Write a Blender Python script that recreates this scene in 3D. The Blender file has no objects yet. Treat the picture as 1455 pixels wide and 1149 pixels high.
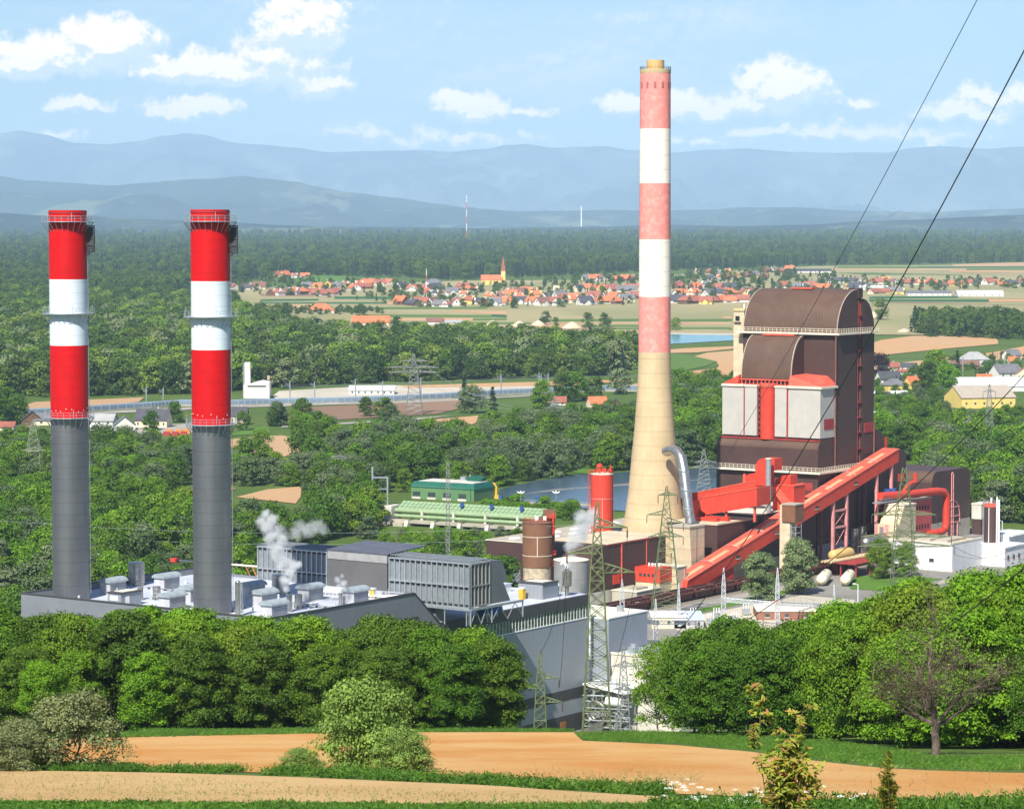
import bpy, bmesh, math, random
import numpy as np
from mathutils import Vector, Matrix, noise
R = random.Random(7)
S = bpy.context.scene
COL = S.collection
rad = math.radians
# ------------------------------------------------ camera
F, CX, CY, EYE = 4000.0, 727.5, 574.5, 121.0
TILT = math.atan((CY-325)/F)
cd = bpy.data.cameras.new("camera"); cam = bpy.data.objects.new("camera", cd); COL.objects.link(cam)
cd.sensor_width = 36; cd.lens = F/1455*36; cd.clip_start = 0.5; cd.clip_end = 90000
cam.location = (0, 0, EYE); cam.rotation_euler = (math.pi/2-TILT, 0, 0)
S.camera = cam
# ------------------------------------------------ light
SUN_EL, SUN_AZ = rad(46), rad(20)          # azimuth: behind the camera, to its left
sd = bpy.data.lights.new("sun", 'SUN'); sd.energy = 5.0; sd.angle = rad(0.5); sd.color = (1, .95, .86)
so = bpy.data.objects.new("sun", sd); COL.objects.link(so); so.location = (-50, -50, 300)
tosun = Vector((-math.sin(SUN_AZ)*math.cos(SUN_EL), -math.cos(SUN_AZ)*math.cos(SUN_EL), math.sin(SUN_EL)))
so.rotation_euler = tosun.to_track_quat('Z', 'Y').to_euler()
S.view_settings.view_transform = 'Standard'; S.view_settings.look = 'None'
S.view_settings.exposure = 0.68; S.view_settings.gamma = 1
S.cycles.use_denoising = True; S.cycles.max_bounces = 6; S.cycles.diffuse_bounces = 2
S.cycles.glossy_bounces = 2; S.cycles.transmission_bounces = 3; S.cycles.volume_bounces = 2; S.cycles.transparent_max_bounces = 8
S.cycles.volume_max_steps = 128
W = bpy.data.worlds.new("World"); S.world = W; W.use_nodes = True

class NT:
    """small node helper: every call returns an output socket"""
    def __init__(s, t): s.t = t; s.n = t.nodes; s.l = t.links
    def node(s, typ, **kw):
        n = s.n.new(typ)
        for k, v in kw.items(): setattr(n, k, v)
        return n
    def put(s, sock, v):
        if isinstance(v, bpy.types.NodeSocket): s.l.new(v, sock)
        elif v is not None: sock.default_value = v
    def m(s, op, a, b=None, c=None, clamp=False):
        n = s.node('ShaderNodeMath', operation=op, use_clamp=clamp)
        s.put(n.inputs[0], a)
        if b is not None: s.put(n.inputs[1], b)
        if c is not None: s.put(n.inputs[2], c)
        return n.outputs[0]
    def ss(s, x, lo, hi):
        n = s.node('ShaderNodeMapRange', interpolation_type='SMOOTHSTEP', clamp=True)
        s.put(n.inputs[0], x); n.inputs[1].default_value = lo; n.inputs[2].default_value = hi
        n.inputs[3].default_value = 0; n.inputs[4].default_value = 1
        return n.outputs[0]
    def mix(s, f, a, b, blend='MIX'):
        n = s.node('ShaderNodeMix', data_type='RGBA', blend_type=blend)
        s.put(n.inputs[0], f); s.put(n.inputs[6], a); s.put(n.inputs[7], b)
        return n.outputs[2]
    def comb(s, x, y, z):
        n = s.node('ShaderNodeCombineXYZ')
        for i, v in enumerate((x, y, z)): s.put(n.inputs[i], v)
        return n.outputs[0]
    def sep(s, v):
        n = s.node('ShaderNodeSeparateXYZ'); s.put(n.inputs[0], v); return n.outputs
    def noise(s, vec, scale, detail=3, rough=.55, dist=0):
        n = s.node('ShaderNodeTexNoise'); s.put(n.inputs['Vector'], vec)
        n.inputs['Scale'].default_value = scale; n.inputs['Detail'].default_value = detail
        n.inputs['Roughness'].default_value = rough; n.inputs['Distortion'].default_value = dist
        return n.outputs['Fac']
def c4(c): return (c[0], c[1], c[2], 1)

# sky: Nishita plus cumulus, both functions of direction only
t = NT(W.node_tree); t.n.clear()
sky = t.node('ShaderNodeTexSky', sky_type='NISHITA', sun_disc=False, sun_elevation=SUN_EL, sun_rotation=math.pi+SUN_AZ)
sky.air_density = 1.0; sky.dust_density = 1.0; sky.ozone_density = 2.2; sky.altitude = 300
tc = t.node('ShaderNodeTexCoord').outputs['Generated']
dx, dy, dz = t.sep(tc)
dyp = t.m('MAXIMUM', dy, .05)
u = t.m('DIVIDE', dx, dyp); v = t.m('DIVIDE', dz, dyp)
uv = t.comb(u, v, 0)
def q(px, py): return ((px-CX)/F, (325-py)/F)
wn = t.noise(uv, 55, 4, .6); wn2 = t.noise(uv, 170, 6, .62)
uw = t.m('ADD', u, t.m('MULTIPLY', t.m('SUBTRACT', wn, .5), .022))
vw = t.m('ADD', v, t.m('MULTIPLY', t.m('SUBTRACT', t.noise(t.comb(v, u, .3), 60, 4, .6), .5), .016))
CLOUDS = [(60,86,85,34,1),(160,64,70,34,1),(235,100,60,20,.9),(310,103,75,28,1),(400,96,80,40,.8),(428,42,62,50,1),(455,125,45,26,.8),
                         (120,155,50,12,.65),(272,158,60,18,.85),(90,190,40,10,.5),(670,152,52,20,1),(740,158,50,10,.5),(640,200,120,18,.42),(884,146,32,16,.95),
                         (985,152,60,20,.8),(1110,132,66,36,1.05),(1075,150,60,16,.8),(1225,150,30,10,.5),(1380,165,75,18,.8),(1440,140,50,22,.7),(1150,190,160,16,.5),(1000,205,60,10,.45),(1330,195,100,14,.4),
                         (520,190,90,10,.35),(1390,140,40,14,.6)]
def cfield(uw, vw):
    fld = None
    for (px, py, rx, ry, w_) in CLOUDS:
        a0, b0 = q(px, py); vd = t.m('DIVIDE', t.m('SUBTRACT', vw, b0), ry/F)
        vd = t.m('MULTIPLY', vd, t.m('ADD', 1, t.m('MULTIPLY', t.m('LESS_THAN', vd, 0), .35)))     # flatter bottoms
        e = t.m('SQRT', t.m('ADD', t.m('POWER', t.m('ABSOLUTE', t.m('DIVIDE', t.m('SUBTRACT', uw, a0), rx/F)), 2), t.m('POWER', t.m('ABSOLUTE', vd), 2)))
        e = t.m('MULTIPLY', t.m('SUBTRACT', 1.42, e), w_); fld = e if fld is None else t.m('SMOOTH_MAX', fld, e, .12)
    return fld
fld = cfield(uw, vw); fldup = cfield(t.m('SUBTRACT', uw, .0015), t.m('ADD', vw, .0045))
gen = t.m('MULTIPLY', t.ss(t.noise(t.comb(t.m('MULTIPLY', u, .35), v, 2), 22, 5, .6), .42, .75), .32)     # thin veils
body = t.m('ADD', fld, t.m('MULTIPLY', t.m('SUBTRACT', wn2, .5), 1.35))
mask = t.m('MULTIPLY', t.ss(body, .02, .6), .95)
mask = t.m('MAXIMUM', mask, gen)
mask = t.m('MULTIPLY', mask, t.ss(dy, .05, .3))
lit = t.m('MULTIPLY', t.m('SUBTRACT', fld, fldup), 2.0)
lit = t.m('ADD', lit, t.m('MULTIPLY', t.m('SUBTRACT', wn2, t.noise(t.comb(t.m('SUBTRACT', u, .001), t.m('ADD', v, .0025), 0), 170, 6, .62)), 4.0))
up = t.ss(t.m('ADD', lit, t.m('MULTIPLY', body, .22)), -.15, .95)
ccol = t.mix(up, (7.6, 8.2, 9.8, 1), (14.4, 11.8, 8.6, 1))
skyc = t.mix(1.0, sky.outputs[0], (.82, .95, 1.14, 1), 'MULTIPLY')
skyc = t.mix(mask, skyc, ccol)
bg = t.node('ShaderNodeBackground'); t.put(bg.inputs[0], skyc); bg.inputs[1].default_value = .075
t.l.new(bg.outputs[0], t.node('ShaderNodeOutputWorld').inputs[0])

# ------------------------------------------------ materials
MATS = {}
def mat(name, c1, c2=None, rough=.7, sc=.5, bump=0, metal=0, stripes=None, streak=0, spec=.3, det=4, seams=None, contrast=(.35, .65)):
    """procedural paint/concrete/soil: two colours mixed by noise, optional ribbing, seams and rain streaks"""
    if name in MATS: return MATS[name]
    M = bpy.data.materials.new(name); M.use_nodes = True; t = NT(M.node_tree); b = t.n['Principled BSDF']
    oc = t.node('ShaderNodeTexCoord').outputs['Object']
    c2 = c2 or tuple(x*.82 for x in c1)
    n1 = t.noise(oc, sc, det, .6)
    col = t.mix(t.ss(n1, *contrast), c4(c1), c4(c2))
    ht = t.m('MULTIPLY', t.noise(oc, sc*8, 3), .5)
    x, y, z = t.sep(oc)
    if streak:
        st = t.noise(t.comb(t.m('MULTIPLY', x, 1), t.m('MULTIPLY', y, 1), t.m('MULTIPLY', z, .06)), 1.1, 4, .7)
        col = t.mix(t.m('MULTIPLY', t.ss(st, .45, .75), streak), col, c4(tuple(k*.55 for k in c1)))
    if stripes:      # vertical ribs of the cladding, period in metres
        w = t.m('SINE', t.m('MULTIPLY', t.m('ADD', x, y), 2*math.pi/stripes))
        col = t.mix(t.m('MULTIPLY', t.ss(w, .55, .95), .22), col, c4(tuple(k*.6 for k in c1)))
        ht = t.m('ADD', ht, t.m('MULTIPLY', w, .6))
    if seams:        # horizontal joints
        w = t.m('SINE', t.m('MULTIPLY', z, 2*math.pi/seams))
        col = t.mix(t.m('MULTIPLY', t.ss(w, .93, .995), .3), col, c4(tuple(k*.5 for k in c1)))
    t.put(b.inputs['Base Color'], col)
    b.inputs['Roughness'].default_value = rough; b.inputs['Metallic'].default_value = metal; b.inputs['Specular IOR Level'].default_value = spec
    if bump:
        bn = t.node('ShaderNodeBump'); bn.inputs['Strength'].default_value = min(1, bump); bn.inputs['Distance'].default_value = .12
        t.put(bn.inputs['Height'], ht); t.l.new(bn.outputs[0], b.inputs['Normal'])
    MATS[name] = M; return M
def leafmat(name, cols, trans=.25, hue_noise=.012, tcol=1.0):
    """foliage: tint varies tree by tree (object random), by clump (noise) and leaf"""
    M = bpy.data.materials.new(name); M.use_nodes = True; t = NT(M.node_tree); t.n.clear()
    oi = t.node('ShaderNodeObjectInfo')
    geo = t.node('ShaderNodeNewGeometry').outputs['Position']
    oc = t.node('ShaderNodeTexCoord').outputs['Object']
    rp = t.node('ShaderNodeValToRGB'); cr = rp.color_ramp; cr.interpolation = 'LINEAR'
    while len(cr.elements) < len(cols): cr.elements.new(.5)
    for i, c in enumerate(cols):
        cr.elements[i].position = i/(len(cols)-1); cr.elements[i].color = c4(c)
    r0 = t.m('ADD', t.m('MULTIPLY', oi.outputs['Random'], .72), t.m('MULTIPLY', t.ss(t.noise(geo, hue_noise, 3), .3, .7), .28))
    t.put(rp.inputs[0], r0)
    nl = t.noise(oc, 1.3, 2); nc = t.noise(oc, .35, 3)
    col = t.mix(1, rp.outputs[0], t.mix(t.ss(t.m('ADD', t.m('MULTIPLY', nl, .5), t.m('MULTIPLY', nc, .5)), .38, .62), (.68, .72, .7, 1), (1.35, 1.3, 1.15, 1)), 'MULTIPLY')
    d = t.node('ShaderNodeBsdfPrincipled'); t.put(d.inputs['Base Color'], col); d.inputs['Roughness'].default_value = .62; d.inputs['Specular IOR Level'].default_value = .25
    tr = t.node('ShaderNodeBsdfTranslucent'); t.put(tr.inputs[0], t.mix(1, col, (1.1*tcol, 1.25*tcol, .4*tcol, 1), 'MULTIPLY'))
    mx = t.node('ShaderNodeMixShader'); mx.inputs[0].default_value = trans
    t.l.new(d.outputs[0], mx.inputs[1]); t.l.new(tr.outputs[0], mx.inputs[2])
    t.l.new(mx.outputs[0], t.node('ShaderNodeOutputMaterial').inputs[0])
    MATS[name] = M; return M

# ------------------------------------------------ mesh builder
PL = -rad(35.2)                              # the works stands at this angle
P0 = (-50.0, 573.0); AX = (math.cos(PL), math.sin(PL)); BX = (-math.sin(PL), math.cos(PL))
def wor(a, b, z=0): return Vector((P0[0]+a*AX[0]+b*BX[0], P0[1]+a*AX[1]+b*BX[1], z))
ORG = {}
class MB:
    def __init__(s): s.v = []; s.f = []; s.m = []; s.mi = 0
    def add(s, vs, fs):
        o = len(s.v); s.v += [tuple(p) for p in vs]
        for f in fs: s.f.append([o+i for i in f]); s.m.append(s.mi)
        return s
    def box(s, x0, x1, y0, y1, z0, z1):
        return s.add([(x0,y0,z0),(x1,y0,z0),(x1,y1,z0),(x0,y1,z0),(x0,y0,z1),(x1,y0,z1),(x1,y1,z1),(x0,y1,z1)],
                     [(3,2,1,0),(4,5,6,7),(0,1,5,4),(1,2,6,5),(2,3,7,6),(3,0,4,7)])
    def prism(s, pts, ax, t0, t1):
        n = len(pts)
        def P(p, t): return {'x': (t, p[0], p[1]), 'y': (p[0], t, p[1]), 'z': (p[0], p[1], t)}[ax]
        vs = [P(p, t0) for p in pts]+[P(p, t1) for p in pts]
        return s.add(vs, [list(range(n)), list(range(2*n-1, n-1, -1))]+[(i, n+i, n+(i+1) % n, (i+1) % n) for i in range(n)])
    def tube(s, p, q_, r, n=6, r2=None, cap=True):
        p = Vector(p); q_ = Vector(q_); d = q_-p
        if d.length < 1e-6: return s
        d.normalize(); a = d.orthogonal().normalized(); b = d.cross(a); r2 = r if r2 is None else r2; vs = []
        for (c, rr) in ((p, r), (q_, r2)):
            for i in range(n):
                an = 2*math.pi*(i+.5)/n; vs.append(c+(a*math.cos(an)+b*math.sin(an))*rr)
        fs = [(i, (i+1) % n, n+(i+1) % n, n+i) for i in range(n)]
        if cap: fs += [list(range(n-1, -1, -1)), list(range(n, 2*n))]
        return s.add(vs, fs)
    def path(s, pts, r, n=6, r1=None):
        pts = [Vector(p) for p in pts]; k = len(pts); vs = []
        a = (pts[1]-pts[0]).normalized().orthogonal().normalized()
        for i, p in enumerate(pts):
            d = (pts[min(i+1, k-1)]-pts[max(i-1, 0)]).normalized()
            a = (a-d*a.dot(d)).normalized(); b = d.cross(a)
            rr = r if r1 is None else r+(r1-r)*i/(k-1)
            for j in range(n):
                an = 2*math.pi*j/n; vs.append(p+(a*math.cos(an)+b*math.sin(an))*rr)
        fs = [(i*n+j, i*n+(j+1) % n, (i+1)*n+(j+1) % n, (i+1)*n+j) for i in range(k-1) for j in range(n)]
        fs += [list(range(n-1, -1, -1)), list(range((k-1)*n, k*n))]
        return s.add(vs, fs)
    def lathe(s, cx, cy, prof, n=32, mis=None):
        for i in range(len(prof)-1):
            if mis: s.mi = mis[i]
            (r0, z0), (r1, z1) = prof[i], prof[i+1]
            vs = [(cx+r0*math.cos(2*math.pi*j/n), cy+r0*math.sin(2*math.pi*j/n), z0) for j in range(n)]+[(cx+r1*math.cos(2*math.pi*j/n), cy+r1*math.sin(2*math.pi*j/n), z1) for j in range(n)]
            s.add(vs, [(j, (j+1) % n, n+(j+1) % n, n+j) for j in range(n)])
        return s
    def cyl(s, cx, cy, z0, z1, r, n=24, r2=None):
        return s.tube((cx, cy, z0), (cx, cy, z1), r, n, r2)
    def build(s, name, m, parent=None, org=None, rot=None, smooth=False, recalc=True):
        me = bpy.data.meshes.new(name)
        if parent is not None: org = ORG[parent.name]
        elif org is None:
            xs = [p[0] for p in s.v]; ys = [p[1] for p in s.v]; org = ((min(xs)+max(xs))/2, (min(ys)+max(ys))/2, min(p[2] for p in s.v))
        me.from_pydata([(p[0]-org[0], p[1]-org[1], p[2]-org[2]) for p in s.v], [], s.f)
        for mm in (m if isinstance(m, (list, tuple)) else [m]): me.materials.append(mm)
        me.polygons.foreach_set('material_index', s.m)
        if recalc:
            bm = bmesh.new(); bm.from_mesh(me)
            if smooth: bmesh.ops.remove_doubles(bm, verts=bm.verts, dist=.0008)
            bmesh.ops.recalc_face_normals(bm, faces=bm.faces); bm.to_mesh(me); bm.free()
        if smooth:
            me.polygons.foreach_set('use_smooth', [True]*len(me.polygons)); me.set_sharp_from_angle(angle=rad(35))
        o = bpy.data.objects.new(name, me); COL.objects.link(o)
        if parent is not None: o.parent = parent; ORG[o.name] = org
        else:
            if rot is None: o.location = org
            else: o.location = wor(org[0], org[1], org[2]); o.rotation_euler = (0, 0, PL)
            ORG[o.name] = org
        return o
def tag(o, label=None, cat=None, group=None, kind=None):
    if label: o['label'] = label
    if cat: o['category'] = cat
    if group: o['group'] = group
    if kind: o['kind'] = kind
    return o
def thing(name, label, cat, org, plant=True, group=None, rotz=0):
    o = bpy.data.objects.new(name, None); COL.objects.link(o); o.empty_display_size = 1
    ORG[o.name] = org
    if plant: o.location = wor(*org); o.rotation_euler = (0, 0, PL)
    else: o.location = org; o.rotation_euler = (0, 0, rotz)
    return tag(o, label, cat, group)
def thing_local(name, label, cat, loc, rotz=0, group=None):    # parts are modelled round the thing's own origin
    o = thing(name, label, cat, (0, 0, 0), False, group); o.location = loc; o.rotation_euler = (0, 0, rotz); return o
def dup(root, loc, rotz=0, scale=None, label=None, group=None):
    r = root.copy(); COL.objects.link(r); r.location = loc; r.rotation_euler = (0, 0, rotz)
    if scale is not None: r.scale = scale if hasattr(scale, '__len__') else (scale,)*3
    if label: r['label'] = label
    if group: r['group'] = group
    for ch in list(root.children):
        c = ch.copy(); COL.objects.link(c); c.parent = r
        for g in ch.children:
            d = g.copy(); COL.objects.link(d); d.parent = c
    return r

# ------------------------------------------------ terrain
PROF = [(0,1.7),(15,4.6),(30,7.6),(60,13.2),(90,18.6),(110,22.4),(140,27.7),(165,31.9),(200,37.8),(250,46.4),(300,54.7),(345,61.7),(375,68),(410,77),(450,89),(500,103),(545,114),(600,120.6),(640,121),(1500,121),
        (2600,113),(3900,102),(4700,96),(8000,76),(14000,56),(50000,36)]
def d0(y):
    for i in range(len(PROF)-1):
        (y0, a), (y1, b) = PROF[i], PROF[i+1]
        if y <= y1: return a+(b-a)*(y-y0)/(y1-y0)
    return PROF[-1][1]
def dS(y):
    if y > 620: return d0(y)
    w = min(18, y*.45)+.01; return sum(d0(max(0, y+w*k/3)) for k in (-3,-2,-1,0,1,2,3))/7
ROWS = [0.0]
yy = 2.0
while yy < 50000: ROWS.append(yy); yy += 3 if yy < 130 else (5 if yy < 640 else yy*.03)
RZ = [EYE-dS(y) for y in ROWS]
import bisect
def H(y):
    i = max(1, min(len(ROWS)-1, bisect.bisect_left(ROWS, y)))
    y0, y1 = ROWS[i-1], ROWS[i]; return RZ[i-1]+(RZ[i]-RZ[i-1])*(y-y0)/(y1-y0)
ct, st_ = math.cos(TILT), math.sin(TILT)
def ray(px, py):
    x = (px-CX)/F; y = -(py-CY)/F; return (x, ct+y*st_, y*ct-st_)
def atY(px, py, Y):
    r = ray(px, py); k = Y/r[1]; return Vector((r[0]*k, Y, EYE+r[2]*k))
def ground(px, py):
    r = ray(px, py); s = r[2]/r[1]
    for i in range(1, len(ROWS)):
        if EYE+s*ROWS[i] <= RZ[i]:
            a, b = ROWS[i-1], ROWS[i]
            for _ in range(30):
                m_ = (a+b)/2
                if EYE+s*m_ <= H(m_): b = m_
                else: a = m_
            return atY(px, py, b)
    return atY(px, py, 20000)
def on(px, Y, dz=0):        # the ground point at distance Y in the column of px
    return Vector(((px-CX)/F*Y, Y, H(Y)+dz))
def pxof(x, y): return CX+F*x/y
g = MB()
for i, y in enumerate(ROWS):
    wdt = 60+y*.42
    g.v += [(-wdt, y, RZ[i]), (-wdt*.33, y, RZ[i]), (wdt*.33, y, RZ[i]), (wdt, y, RZ[i])]
    if i:
        for k in range(3): g.f.append([(i-1)*4+k, (i-1)*4+k+1, i*4+k+1, i*4+k]); g.m.append(0)
def grassmat(name, c1, c2, c3, s1=.02, s2=.5):
    M = bpy.data.materials.new(name); M.use_nodes = True; t = NT(M.node_tree); b = t.n['Principled BSDF']
    p = t.node('ShaderNodeNewGeometry').outputs['Position']
    col = t.mix(t.ss(t.noise(p, s1, 5, .6), .35, .65), c4(c1), c4(c2))
    col = t.mix(t.m('MULTIPLY', t.ss(t.noise(p, s2, 4, .7), .4, .7), .6), col, c4(c3))
    t.put(b.inputs['Base Color'], col); b.inputs['Roughness'].default_value = .9; b.inputs['Specular IOR Level'].default_value = .1
    bn = t.node('ShaderNodeBump'); bn.inputs['Strength'].default_value = .5; bn.inputs['Distance'].default_value = .3
    t.put(bn.inputs['Height'], t.noise(p, 2.5, 4)); t.l.new(bn.outputs[0], b.inputs['Normal'])
    MATS[name] = M; return M
G = grassmat('meadow', (.07, .12, .022), (.10, .145, .03), (.05, .085, .018))
tag(g.build('ground', G, recalc=False), kind='structure')
DZ = [0.0]
def sheet(name, poly, m, dz=None, label=None, world=False, kind='structure'):
    """a field or road draped on the ground, outline given by its corners"""
    P = [Vector(p) for p in poly] if world else [ground(*p) for p in poly]
    ys = [p.y for p in P]; y0, y1 = min(ys), max(ys); ym = (y0+y1)/2
    rows = sorted(set([y0, y1]+[y for y in ys]+[y for y in ROWS if y0 < y < y1]))
    if len(rows) < 6: rows = sorted(set(rows+[y0+(y1-y0)*k/6 for k in range(7)]))
    if dz is None:
        DZ[0] += 1; dz = (.03 if ym < 500 else .05+ym*.00012)*(1+.02*(DZ[0] % 40))
    b = MB(); n = len(P); pts = []
    for y in rows:
        yq = min(max(y, y0+1e-4), y1-1e-4); xs = []
        for i in range(n):
            p, r_ = P[i], P[(i+1) % n]
            if (p.y-yq)*(r_.y-yq) < 0: xs.append(p.x+(r_.x-p.x)*(yq-p.y)/(r_.y-p.y))
        if len(xs) < 2: continue
        pts.append((min(xs), max(xs), y))
    for k, (xa, xb, y) in enumerate(pts):
        b.v += [(xa, y, H(y)+dz), (xb, y, H(y)+dz)]
        if k: b.f.append([2*k-2, 2*k-1, 2*k+1, 2*k]); b.m.append(0)
    o = b.build(name, m, org=(0, 0, 0), recalc=False); tag(o, label=label, kind=kind); return o
def soilmat(name, c1, c2, c3, sc=.03, rows=None, fine=3.0):
    M = bpy.data.materials.new(name); M.use_nodes = True; t = NT(M.node_tree); b = t.n['Principled BSDF']
    p = t.node('ShaderNodeNewGeometry').outputs['Position']; x, y, z = t.sep(p)
    pp = t.comb(t.m('MULTIPLY', x, 1.5), t.m('MULTIPLY', y, .55), 0)
    col = t.mix(t.ss(t.noise(pp, sc, 5, .6), .38, .62), c4(c1), c4(c2))
    col = t.mix(t.m('MULTIPLY', t.ss(t.noise(p, fine, 4, .75), .5, .72), .55), col, c4(c3))
    if rows:
        w = t.m('SINE', t.m('MULTIPLY', t.m('ADD', y, t.m('MULTIPLY', t.m('ADD', x, t.m('MULTIPLY', t.noise(p, .05, 2), 3)), .12)), 2*math.pi/rows))
        col = t.mix(t.m('MULTIPLY', t.ss(w, .3, 1), .07), col, c4(tuple(k*.5 for k in c1)))
    t.put(b.inputs['Base Color'], col); b.inputs['Roughness'].default_value = .95; b.inputs['Specular IOR Level'].default_value = .08
    bn = t.node('ShaderNodeBump'); bn.inputs['Strength'].default_value = .9; bn.inputs['Distance'].default_value = .22
    t.put(bn.inputs['Height'], t.noise(p, 5, 5, .7)); t.l.new(bn.outputs[0], b.inputs['Normal'])
    MATS[name] = M; return M
# ================================================ the land: fields, river, hills
tan = soilmat('tan_field', (.46,.30,.165), (.40,.25,.135), (.35,.215,.11), .004, fine=.1)
tan2 = soilmat('brown_field', (.27,.175,.115), (.22,.14,.09), (.2,.13,.085), .004, fine=.1)
orangef = soilmat('orange_field', (.50,.27,.12), (.47,.30,.16), (.40,.22,.1), .004, fine=.1)
stub = soilmat('stubble', (.34,.29,.15), (.25,.24,.11), (.3,.25,.13), .003, fine=.08)
gcrop = soilmat('green_crop', (.10,.17,.035), (.08,.14,.035), (.12,.18,.05), .003, fine=.08)
dcrop = soilmat('dark_crop', (.035,.11,.04), (.04,.12,.04), (.05,.12,.03), .003, fine=.08)
lawn = soilmat('lawn', (.10,.2,.03), (.075,.155,.022), (.12,.2,.04), .03, fine=.6)
gravel = mat('gravel_yard', (.52,.46,.36), (.42,.38,.3), .95, .02, 0, det=6)
asph = mat('asphalt', (.15,.145,.14), (.11,.105,.1), .9, .05, .1, det=6)
paleroad = mat('pale_road', (.36,.33,.28), (.28,.26,.22), .9, .05, 0, det=6)
def fld_(name, poly, m, label=None): return sheet(name, poly, m)
def quads(name, rows, m):
    for p in rows: fld_(name, p, m)
# far plain behind and around the village
fld_('plain', [(330,468),(1470,478),(1470,376),(1180,377),(800,400),(700,398),(330,410)], stub)
rr = random.Random(5)
def stripes(x0, x1, ya, yb, n):
    for k in range(n):
        y = ya+(yb-ya)*k/n; x = x0-rr.random()*60
        while x < x1:
            w = rr.uniform(70, 260); h_ = (yb-ya)/n*rr.uniform(.6,1.05); s_ = rr.uniform(-2, 2)
            m = rr.choice((tan, stub, gcrop, gcrop, dcrop, tan2, stub, orangef, gcrop))
            fld_('field', [(max(x,x0),y),(min(x+w,x1),y+s_*.4),(min(x+w,x1),y+h_+s_*.4),(max(x,x0),y+h_)], m); x += w
stripes(560, 1040, 434, 470, 9); stripes(1235, 1470, 422, 458, 9); stripes(1190, 1470, 379, 391, 4); stripes(370, 640, 418, 438, 5); stripes(520, 720, 437, 458, 4); stripes(950, 1050, 392, 400, 2)
fld_('meadow_hill', [(410,401),(440,392),(490,392),(505,399),(480,405)], lawn)
fld_('field', [(360,424),(560,420),(600,426),(450,433),(360,432)], dcrop)
fld_('field', [(340,419),(420,417),(430,421),(350,424)], tan); fld_('field', [(828,372),(860,369),(862,374),(830,376)], tan)
fld_('field', [(228,421),(276,417),(282,424),(250,431)], tan); fld_('field', [(1352,375),(1470,373),(1470,380),(1355,380)], tan)
fld_('field', [(470,462),(520,460),(515,472),(480,474)], tan2)
# pond and the orange fields right of the chimney
fld_('gravel', [(640,462),(800,456),(920,468),(1045,472),(1045,477),(900,476),(700,470)], gravel)
fld_('scrub', [(900,458),(1045,455),(1045,471),(930,470)], gcrop)
M = bpy.data.materials.new('water'); M.use_nodes = True; t = NT(M.node_tree); b_ = t.n['Principled BSDF']
pp = t.node('ShaderNodeNewGeometry').outputs['Position']
b_.inputs['Base Color'].default_value = (.05,.085,.12,1); b_.inputs['Roughness'].default_value = .22; b_.inputs['Specular IOR Level'].default_value = .6
bn = t.node('ShaderNodeBump'); bn.inputs['Strength'].default_value = .25; bn.inputs['Distance'].default_value = .25; t.put(bn.inputs['Height'], t.noise(pp, .45, 4)); t.l.new(bn.outputs[0], b_.inputs['Normal'])
water = M
pond = mat('pond_water', (.04,.22,.24), (.04,.19,.22), .15, .01, 0, spec=.6)
fld_('pond', [(880,474),(960,473),(1050,476),(1050,489),(960,489),(905,491),(885,484)], pond)
fld_('field', [(905,498),(1050,492),(1050,500),(910,503)], orangef)
fld_('field', [(955,505),(1050,498),(1050,548),(1010,532),(1022,520),(1015,510)], orangef)
fld_('field', [(955,531),(1015,524),(1050,540),(1045,556),(980,545)], orangef)
fld_('grass_patch', [(895,507),(950,502),(1010,510),(1022,516),(980,526),(930,533),(900,528)], gcrop)
fld_('field', [(1235,486),(1290,478),(1412,477),(1422,489),(1330,497),(1235,507)], orangef)
fld_('field', [(1240,519),(1330,511),(1420,500),(1470,489),(1470,510),(1380,515),(1330,524),(1245,530)], orangef)
fld_('field', [(1238,460),(1300,462),(1290,474),(1238,476)], tan)
fld_('field', [(880,544),(940,541),(940,548),(885,552)], orangef)
fld_('field', [(560,546),(900,540),(900,546),(720,551),(580,552)], orangef)
# middle ground
fld_('field', [(20,574),(70,570),(205,565),(216,569),(180,574),(120,580),(30,584)], tan)
fld_('gravel_yard', [(378,558),(440,551),(590,547),(760,546),(800,552),(700,562),(560,564),(400,572)], gravel)
fld_('road', [(20,594),(220,580.5),(400,576),(600,570),(800,559.5),(800,561),(600,572),(400,578),(220,583),(20,597)], paleroad)
fld_('field', [(405,581),(520,574),(655,569),(660,585),(580,592),(480,597),(410,603)], tan2)
fld_('field', [(612,597),(680,591),(676,603),(640,606),(610,606)], orangef)
fld_('lane', [(400,604),(520,600),(650,590),(652,592),(520,603),(400,608)], paleroad)
fld_('field', [(322,622),(400,619),(450,628),(445,640),(400,650),(325,640)], tan); fld_('lawn', [(325,608),(380,606),(400,614),(330,620)], lawn)
fld_('field', [(445,642),(462,646),(455,664),(440,658)], tan); fld_('field', [(245,694),(330,692),(340,698),(300,703),(245,701)], tan2)
fld_('field', [(330,700),(425,692),(432,700),(420,716),(340,712)], orangef); fld_('field', [(420,645),(460,650),(400,680),(392,665)], tan)
fld_('field', [(1268,640),(1340,630),(1410,634),(1400,645),(1300,650)], tan2); fld_('road', [(0,690),(80,694),(80,700),(0,697)], paleroad)
fld_('farm_yard', [(180,606),(330,600),(330,614),(200,618)], paleroad)
# river
fld_('river', [(700,702),(705,697),(760,684),(830,673),(905,672),(1000,668),(1035,664),(1060,664),(1060,700),(960,716),(890,727),(835,724),(770,719),(715,713)], water)
fld_('river_sandbar', [(725,703),(800,694),(900,686),(1030,680),(1030,682),(900,688.5),(800,697),(725,705)], mat('shallow_water', (.22,.2,.16), (.12,.12,.11), .4, .1))
fld_('river_meadow', [(808,673),(828,664),(850,668),(840,674)], lawn)
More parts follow.
